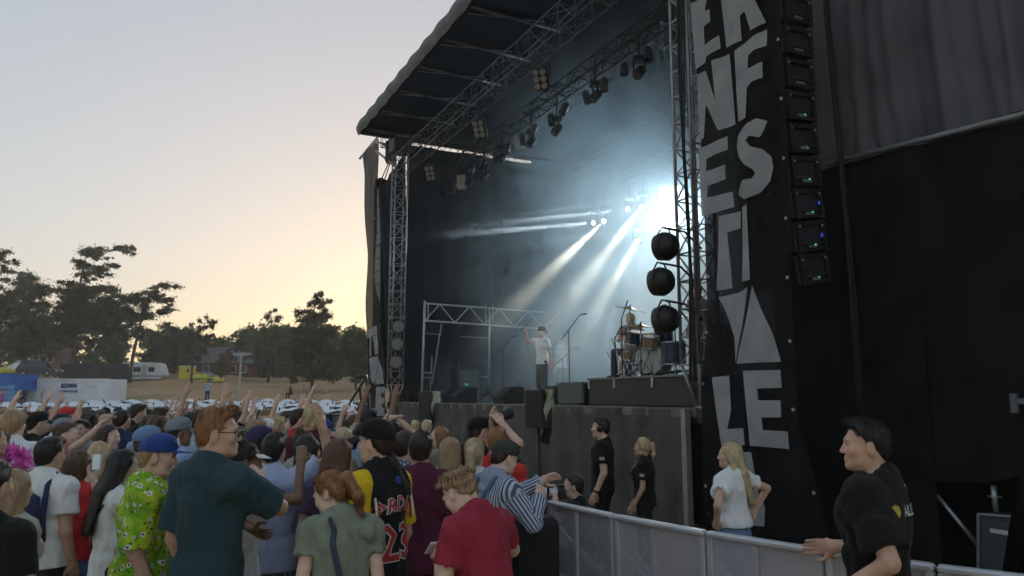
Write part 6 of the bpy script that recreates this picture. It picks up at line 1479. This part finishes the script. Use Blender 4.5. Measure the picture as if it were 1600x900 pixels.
o, p = hero(155, 690, 6.3, 0, 'blonde woman in light blue dress, left of the long black hair', dict(female=True), skin=2, hair='long', hc='blond', top=F_LBLUE, bottom=F_LBLUE, upto=1.0, seed=33, tufts=1000)
o, p = hero(229, 668, 5.9, -25, 'person in pale blue cap behind the green flowered shirt', dict(), skin=0, hair='short', hc='brown', top=F_GREY, bottom=F_JEAN, seed=34, tufts=200, cap=F('cap_paleblue', (.16, .26, .42)))
o, p = hero(-2, 678, 6.4, -15, 'person with a pink feather boa at the left edge', dict(), skin=0, hair='short', hc='black', top=F_GREY, bottom=F_JEAN, seed=35, tufts=300)
bo = MB(); rr_ = random.Random(2); c0_ = at(6, 716, 6.3)
for i in range(420):
    t = rr_.random() * 6.28; q = c0_ + Vector((.15 * math.cos(t), .12 * math.sin(t), -.06 + .1 * math.sin(t))); d = Vector((rr_.gauss(0, 1), rr_.gauss(0, 1), rr_.gauss(0, 1))).normalized() * rr_.uniform(.05, .12); w = d.orthogonal().normalized() * .012
    bo._add([q, q + d * .6 - w, q + d, q + d * .6 + w], [(0, 1, 2, 3)])
b_ = bo.build('feather_boa', F_PINK, origin=c0_); tag(b_, 'bright pink feather boa at the left edge of the crowd', 'feather boa')
o, p = hero(22, 641, 6.9, 5, 'tall sandy-haired person in white tee at the far left', dict(wide=1.05), skin=2, hair='shaggy', hc='sandy', top=F_WHT, bottom=F_JEAN, seed=36, tufts=700)
o, p = hero(58, 645, 8.4, -40, 'person in black cap in the crowd on the left', dict(), skin=0, hair='short', hc='dark', top=F_BLK, bottom=F_JEAN, seed=37, tufts=100, cap=F_BLK, h=.014, hh=.008)
o, p = hero(97, 655, 8.2, -20, 'person in grey cap in the crowd on the left', dict(), skin=0, hair='short', hc='brown', top=F_GREY, bottom=F_JEAN, seed=38, tufts=100, cap=F('cap_grey', (.22, .24, .29)), h=.014, hh=.008)
o, p = hero(487, 639, 12.5, -10, 'person in bright green cap in the far crowd', dict(), skin=0, hair='short', hc='brown', top=F_GREY, bottom=F_JEAN, seed=39, tufts=0, cap=F('cap_green', (.01, .22, .05)), h=.016, hh=.009)
o, p = hero(130, 656, 8.8, 165, 'short-haired man facing back towards us in the left crowd', dict(yaw=.3), skin=0, hair='short', hc='dark', top=F_GREY, bottom=F_JEAN, seed=40, tufts=200, h=.014, hh=.007)
# --- photo pit and guards
o, p = hero(940, 653, 9.0, 78, 'guard in black polo with headphones standing left of the woman guard', dict(wide=1.05), skin=0, hair='short', hc='dark', top=F_BLK, bottom=F_BLK, sleeve=.62, seed=41, tufts=500, hh=.006)
HP = mat('headphone_black', (.012, .012, .013), .4, 0)
hp = MB()
for k in (-1, 1): hp.lathe(tuple(p.Hm @ V3(k * .082, -.006, -.004) + p.hc), tuple(p.Hm @ V3(k, 0, 0)), [(0, .036), (.022, .04), (.038, .036), (.042, 0)], 16)
hp.tube([Vector(p.Hm @ V3(.10 * math.sin(a), -.006, .02 + .125 * math.cos(a)) + p.hc) for a in np.linspace(-1.6, 1.6, 20)], .010, 8); hp.build('headphones', HP, o)
def badge(o, p, k, txt=None):
    s_ = child(o, 'shirt'); a = p.sh[k]; e = p.arms[k][0]; c = a + (e - a) * .42
    decal(o, s_, '', .1, WHP, c, (0, 1, 0), (0, 0, 1), (-k, 0, 0), 'sleeve_patch', mesh=MB().prism([(-.03, -.018, 0), (.03, -.018, 0), (.03, .018, 0), (-.03, .018, 0)], (0, 0, 1), .001).mesh('b'))
    decal(o, s_, '', .1, WHP, (-.05, .2, 1.33), (1, 0, 0), (0, 0, 1), (0, -1, 0), 'chest_print', mesh=MB().prism([(-.022, -.008, 0), (.022, -.008, 0), (.022, .008, 0), (-.022, .008, 0)], (0, 0, 1), .001).mesh('b'))
badge(o, p, -1)
MB().lathe(tuple(p.arms[-1][1] - unit(p.arms[-1][1] - p.arms[-1][0]) * .03), tuple(p.arms[-1][1] - p.arms[-1][0]), [(-.012, .034), (-.012, .037), (.012, .037), (.012, .034)], 14).build('wristwatch', HP, o)
o, p = hero(1005, 684, 8.6, 72, 'woman guard in black polo with blonde ponytail and sunglasses on her head', dict(female=True, yaw=.1), skin=1, hair='ponytail', hc='blond', top=F_BLK, bottom=F_BLK, sleeve=.62, seed=42, tufts=900, hh=.006, L=(990, 790, 8.5, (-.4, -.6, -.5)), Rr=(988, 792, 8.75, (.4, -.6, -.5)))
badge(o, p, -1)
sg = MB()
for k in (-1, 1): sg.lathe(tuple(p.Hm @ V3(k * .035, .075, .105) + p.hc), tuple(p.Hm @ V3(0, .8, .55)), [(0, .026), (.006, .024), (.008, 0)], 12)
sg.build('sunglasses', mat('blue_lenses', (.05, .05, .25), .1, 0), o)
strap(o, p, [(-.07, .03, 1.47), (-.03, .15, 1.32), (-.01, .16, 1.15)], F_WHT, .006, 'lanyard'); 
decal(o, child(o, 'shirt'), '', .1, WHP, (-.01, .3, 1.13), (1, 0, 0), (0, 0, 1), (0, -1, 0), 'pass_card', mesh=MB().prism([(-.025, -.035, 0), (.025, -.035, 0), (.025, .035, 0), (-.025, .035, 0)], (0, 0, 1), .001).mesh('b'), off=.008)
o, p = hero(898, 750, 7.4, 82, 'balding photographer in black crouching behind the barrier', dict(drop=.48, legs='sit', lean=.15), fixH=1.72, skin=0, hair='short', hc='dark', top=F_BLK, bottom=F_BLK, seed=43, tufts=150, hh=.006, L=(868, 778, 7.3), Rr=(872, 776, 7.5))
slr(at(876, 770, 7.35), (-1, -.12, .06), 'camera with long white lens of the crouching photographer', True, .26)
st = thing('camera_stool', 'low black case the crouching photographer sits on', 'case', (HERO[-1][2].x, HERO[-1][2].y, 0)); MB().box((0, 0, .19), (.42, .36, .38), bev=.02).build('case_body', BLACK, st); MB().box((0, 0, .385), (.43, .37, .02)).build('lid', DARKGREY, st)
o, p = hero(1142, 691, 6.4, 38, 'woman with long blonde hair in white tee and jeans before the lettered banner', dict(female=True, yaw=.5), skin=4, hair='verylong', hc='blond', top=F_WHT, bottom=F('pale_denim', (.13, .22, .36), .3), sleeve=.5, g=.028, seed=44, tufts=2600, hh=.0055, hem=1.0, L=(1120, 818, 6.3, (-.7, -.3, -.6)), Rr=(1178, 800, 6.6, (.9, -.3, -.2)))
o, p = hero(1356, 656, 3.75, 50, 'heavy dark-haired man in black tee resting a hand on the barrier', dict(wide=1.0, yaw=.42), skin=4, hair='short', hc='black', top=F_BLK, bottom=F_BLK, sleeve=.74, g=.03, seed=45, tufts=2400, h=.0105, hh=.005, fold=.016, Rr=(1302, 854, 4.15, (.3, -.2, -.9)), L=(1312, 925, 3.6, (-.3, -.8, -.5)))
s_ = child(o, 'shirt'); into = Vector((-.05, 1, 0)); cx, cz = -.03, 1.345
GOLD = mat('yellow_emblem', (.55, .48, .06), .5, .2)
decal(o, s_, '', .1, GOLD, (cx - .085, -.3, cz), (1, 0, 0), (0, 0, 1), into, 'emblem', off=.004, mesh=MB().prism([(.034 * math.cos(a), .038 * math.sin(a), 0) for a in np.linspace(0, 2 * math.pi, 9)[:-1]], (0, 0, 1), .001).mesh('b'))
decal(o, s_, 'ALLTID', .062, WHP, (cx + .085, -.3, cz), (1, 0, 0), (0, 0, 1), into, 'print', .0015)
decal(o, s_, '', .1, WHP, (.0, -.3, 1.455), (1, 0, 0), (0, 0, 1), into, 'neck_label', mesh=MB().prism([(-.015, -.006, 0), (.015, -.006, 0), (.015, .006, 0), (-.015, .006, 0)], (0, 0, 1), .001).mesh('b'))
# photographers lit by the stage, and phone holders near the pit
o, p = hero(649, 657, 13.2, 25, 'blond photographer lit by the stage, left one of two', dict(), skin=0, hair='short', hc='blond', top=F_GREY, bottom=F_BLK, seed=46, tufts=0, h=.016, hh=.009)
o, p = hero(667, 656, 12.9, -20, 'blond photographer lit by the stage, right one of two', dict(), skin=0, hair='shaggy', hc='blond', top=F('khaki', (.22, .24, .18)), bottom=F_BLK, seed=47, tufts=0, h=.016, hh=.009)
o, p = hero(613, 657, 6.6, -5, 'person holding a phone up with both hands beside the black cap', dict(), skin=1, hair='short', hc='dark', top=F_MAR, bottom=F_JEAN, seed=48, tufts=200, L=(607, 662, 6.9, (-.8, 0, -.5)), Rr=(630, 662, 6.9, (.8, 0, -.5)), h=.013, hh=.007)
phone(617, 653, 6.98, 0, 'phone held up behind the black cap')
o, p = hero(632, 674, 5.8, -15, 'dark-haired person in check shirt holding a phone, left of the maroon tee', dict(), skin=1, hair='short', hc='dark', top=plaid('patterned_shorts'), bottom=F_JEAN, seed=49, tufts=300, Rr=(643, 700, 6.1, (.5, 0, -.8)), h=.013, hh=.007)
# --- on stage
o, p = hero(847, 511, 19.7, 118, 'singer in white tee and backwards cap raising a microphone', dict(yaw=.2), z0=DECK, skin=2, hair='short', hc='dark', top=F_WHT, bottom=F_BLK, seed=50, tufts=0, cap=F('cap_dark', (.05, .045, .05)), capback=True, Rr=(821, 517, 19.9, (.6, 0, -.8)), L=(861, 576, 19.5), h=.013, hh=.008)
tp = wpos(o, p, p.arms[1][1] + V3(0, .03, .07)); mk = MB().tube([tp + Vector((.03, 0, .05)), tp + Vector((-.10, -.03, -.09)), ], [.022, .014], 8); mk.lathe(tp + Vector((.03, 0, .05)), (.5, .1, .6), [(-.02, .015), (0, .027), (.03, .027), (.045, .012), (.048, 0)], 10); mk = mk.build('handheld_microphone', BLACK, origin=tp); tag(mk, 'black microphone in the singer\'s raised hand', 'microphone')
dp = Person(1.75, lean=.15, legs='sit', drop=.42)
o, p = hero(985, 489, 15.4, 25, 'blond drummer sitting behind the cymbals', dict(lean=.1, legs='sit', drop=.40), fixH=1.78, z0=RT_ + .02, skin=2, hair='shaggy', hc='blond', top=F('tan', (.35, .25, .2)), bottom=F_DJEAN, seed=51, tufts=0, L=(972, 530, 15.0), Rr=(1005, 525, 15.0), h=.013, hh=.008)
stl = thing('drum_stool', 'drum stool under the blond drummer', 'stool', (HERO[-1][2].x, HERO[-1][2].y, RT_)); MB().lathe((0, 0, .36), UP, [(0, 0), (0, .15), (.07, .16), (.08, 0)], 16).build('seat', BLACK, stl); MB().tube([(0, 0, .01), (0, 0, .36)], .02, 6).build('post', CHR, stl)
o, p = hero(1090, 462, 14.2, 30, 'musician in grey top behind the right tower lattice', dict(), fixH=1.8, z0=DECK + .51, skin=1, hair='short', hc='brown', top=F('lilac', (.22, .2, .28)), bottom=F_JEAN, seed=52, tufts=0, h=.014, hh=.009)
o, p = hero(876, 524, 25.0, 60, 'guitarist fading into the smoke behind the singer', dict(), z0=DECK, skin=2, hair='long', hc='blond', top=F_WHT, bottom=F_GREY, seed=53, tufts=0, h=.016, hh=.01)
gt = thing('guitar', 'electric guitar played in the smoke behind the singer', 'guitar', wpos(o, p, V3(0, .17, 1.02))); MB().lathe((0, 0, 0), (-.3, -1, 0), [(0, 0), (0, .15), (.04, .16), (.045, 0)], 14).build('body', F_RED2, gt); MB().tube([(0, 0, 0), (-.62, .1, .28)], .02, 6).build('neck', SHELL, gt)
# --- on the hill
tz_ = lambda u, Y: gz(at(u, 620, Y))
o, p = hero(325, 598, 66, 10, 'distant person in light blue shirt standing on the slope', dict(), z0=tz_(325, 66), fixH=1.8, skin=0, hair='short', hc='dark', top=F_LBLUE, bottom=F_NAVY, seed=54, tufts=0, h=.02, hh=.012, eye=False)
o, p = hero(453, 606, 72, 60, 'distant person in black crouching on the slope', dict(drop=.45, legs='sit', lean=.3), z0=tz_(453, 72) + .02, fixH=1.7, skin=0, hair='short', hc='dark', top=F_BLK, bottom=F_BLK, seed=55, tufts=0, h=.02, hh=.012, eye=False)
# ------------------------------------------------------------------ the packed crowd
CR = random.Random(21)
def proto(female, L, Rr, sleeve, seed):
    p = Person(1.75, female=female)
    for k, t in ((-1, L), (1, Rr)):
        if t: reach(p, k, t[0], t[1]); p.hands[k] = dict(curl=t[2], spread=.3, n=(0, 1, .1), point=t[3] if len(t) > 3 else False)
    b = np_mesh('body', *p.body(.018, .0105)); s = np_mesh('shirt', *p.shirt(.017, sleeve, .022, seed, .86, .014)); t_ = np_mesh('trousers', *p.trousers(.022, 1.9 if seed % 2 else 1.0, seed=seed))
    for m in (b, s, t_): m.materials.append(SKINS[0])
    return p, b, s, t_
UPR = ((.26, .16, 1.93), (.7, .1, -.4), .12); UPL = ((-.24, .20, 1.92), (-.7, .1, -.4), .15); FWD = ((.20, .42, 1.72), (.6, -.1, -.8), .3); PNT = ((.30, .24, 1.90), (.7, .1, -.4), .2, True); PHN = ((.06, .42, 1.66), (.6, 0, -.8), 1.0); HIGH = ((.12, .1, 1.95), (.8, .1, -.2), .1)
PROTO = {'m0': proto(False, None, None, .6, 60), 'm0b': proto(False, None, None, .9, 61), 'f0': proto(True, None, None, .4, 62), 'f0b': proto(True, None, None, .0, 63),
         'mR': proto(False, None, UPR, .6, 64), 'mL': proto(False, UPL, None, .6, 65), 'm2': proto(False, UPL, UPR, .6, 66), 'fR': proto(True, None, PNT, .4, 67), 'f2': proto(True, UPL, HIGH, .3, 68), 'mF': proto(False, None, FWD, .6, 69), 'fP': proto(True, ((-.04, .42, 1.66), (-.6, 0, -.8), 1.0), PHN, .4, 70)}
HM = {}
_hp = Person(1.75)
for st_y in ('short', 'quiff', 'shaggy', 'curly', 'long', 'bob', 'ponytail', 'bun', 'verylong'):
    v, f = hair_mesh(st_y, .0085, 80 + len(st_y), 1300); HM[st_y] = np_mesh('hair', _hp.head_xf(v), f); HM[st_y].materials.append(HAIR['dark'])
v, f, b = cap_meshes(.010); CAPM = np_mesh('cap', _hp.head_xf(v), f); CAPM.materials.append(F_BLK); b.v = [tuple(_hp.Hm @ np.array(q) + _hp.hc) for q in b.v]; BRIM = b.mesh('brim'); BRIM.materials.append(F_BLK)
SHIRTS = [('white', F_WHT, 5), ('black', F_BLK, 6), ('grey', F_GREY, 4), ('navy', F_NAVY, 4), ('pale blue', F_PBL, 2), ('red', F_RED2, 1.2), ('maroon', F_MAR, 1.5), ('olive', F_OLIVE, 1.5), ('light blue', F_LBLUE, 2), ('cream', F('cream', (.42, .40, .36)), 2), ('dark green', F('dkgreen', (.02, .05, .03)), 1), ('pink', F('salmon', (.45, .2, .2)), .8)]
HC = [('dark', 6), ('brown', 5), ('black', 3), ('sandy', 4), ('blond', 3.4), ('auburn', 1.4), ('ginger', .8)]
def pick(l): 
    t = CR.uniform(0, sum(x[-1] for x in l))
    for x in l:
        t -= x[-1]
        if t <= 0: return x
    return l[-1]
def inst(name, me, m, parent=None):
    o = bpy.data.objects.new(name, me); COL.objects.link(o); o.material_slots[0].link = 'OBJECT'; o.material_slots[0].material = m
    if parent is not None: o.parent = parent
    return o
spots = []
hx = [(h[2].x, h[2].y) for h in HERO]
row = 0
for d in np.arange(5.9, 36, .62):
    row += 1; sp_ = .60 + max(0, d - 22) * .035
    x0 = at(-70, 640, d).x; x1 = c0.x + DA.x / DA.y * (d - c0.y) - .45
    x = x0 + (row % 2) * sp_ / 2
    while x < x1:
        q = (x + CR.uniform(-.16, .16), d + CR.uniform(-.2, .2))
        if all((q[0] - a) ** 2 + (q[1] - b_) ** 2 > .19 for a, b_ in hx): spots.append(q)
        x += sp_ + max(0, (-.2 * d) - x) * .0
spots = [q for q in spots if -60 < 800 + FPX * q[0] / q[1] < 700]
if len(spots) > 290:
    spots.sort(key=lambda q: q[1] + CR.uniform(0, 14)); spots = spots[:290]
ARM_TXT = {'m0': '', 'm0b': '', 'f0': '', 'f0b': '', 'mR': ', right arm up', 'mL': ', left arm up', 'm2': ', arms up', 'fR': ', pointing up', 'f2': ', arms high', 'mF': ', arm forward', 'fP': ', hands joined'}
for x, y in spots:
    far = y > 8.2; u = 800 + FPX * x / y
    lift = .10 if y < 7.5 else (.14 if u < 260 else .5)
    fem = CR.random() < .42
    if CR.random() < lift: key = CR.choice(['fR', 'f2', 'fP'] if fem else ['mR', 'mL', 'm2', 'mF', 'mR'])
    else: key = CR.choice(['f0', 'f0b'] if fem else ['m0', 'm0b'])
    p, bm_, sm_, tm_ = PROTO[key]; H = CR.gauss(1.66, .055) if fem else CR.gauss(1.79, .06); H = min(1.9, max(1.55, H))
    if y > 12 and H > 1.86: H = 1.84
    sc_ = H / 1.75; ang = math.atan2(-(6 - x), 17 - y) if False else R(-28) + CR.gauss(0, .35) + (CR.choice((-1, 1)) * 1.1 if CR.random() < .12 else 0)
    o = inst('person', bm_, SKINS[CR.choice((0, 0, 1, 2, 2, 4, 4, 3) if CR.random() < .35 else (0, 1, 2, 4))]); sh = pick(SHIRTS); hcn = pick(HC)[0]
    inst('shirt', sm_, sh[1], o); inst('trousers', tm_, CR.choice((F_JEAN, F_DJEAN, F_BLK, F_GREY, F_NAVY)), o)
    sty = CR.choice(('long', 'long', 'bob', 'ponytail', 'bun', 'verylong')) if fem else CR.choice(('short', 'short', 'quiff', 'shaggy', 'curly', 'short'))
    cap = CR.random() < (.05 if fem else .15)
    if cap:
        cm, cn = CR.choice(((F_BLK, 'black'), (F_CAPN, 'navy'), (F_WHT, 'white'), (MATS['cloth_cap_grey'], 'grey'), (F_CAPB, 'blue'), (F_RED2, 'red')))
        c = inst('cap', CAPM, cm, o); inst('brim', BRIM, cm, c)
        if fem: inst('hair', HM['ponytail'], HAIR[hcn], o)
        else: inst('hair', HM['short'], HAIR[hcn], o)
        look = '%s cap' % cn
    else:
        inst('hair', HM[sty], HAIR[hcn], o); look = {'long': 'long ', 'verylong': 'waist-length ', 'bob': 'bobbed ', 'ponytail': 'tied ', 'bun': 'knotted ', 'curly': 'curly ', 'shaggy': 'shaggy ', 'quiff': 'upswept ', 'short': 'short '}[sty] + ('dark-brown' if hcn == 'dark' else hcn) + ' hair'
    o.location = (x, y, gz(Vector((x, y, 0)))); o.rotation_euler = (R(CR.gauss(0, 1.5)), R(CR.gauss(0, 1.5)), ang); o.scale = (sc_ * CR.uniform(.95, 1.06), sc_, sc_)
    zone = 'left edge' if u < 60 else 'container' if u < 190 else 'caravan' if u < 270 else 'ambulance' if u < 345 else 'mast' if u < 410 else 'conifer' if u < 500 else 'banner' if u < 600 else 'pit'
    dep = 'near' if y < 8.5 else 'middle' if y < 14 else 'far'
    tag(o, 'person with %s, %s shirt%s, %s crowd by the %s' % (look, sh[0].replace(' ', '-'), ARM_TXT[key], dep, zone), 'person', 'people in the crowd')
print('CROWD', len(spots))
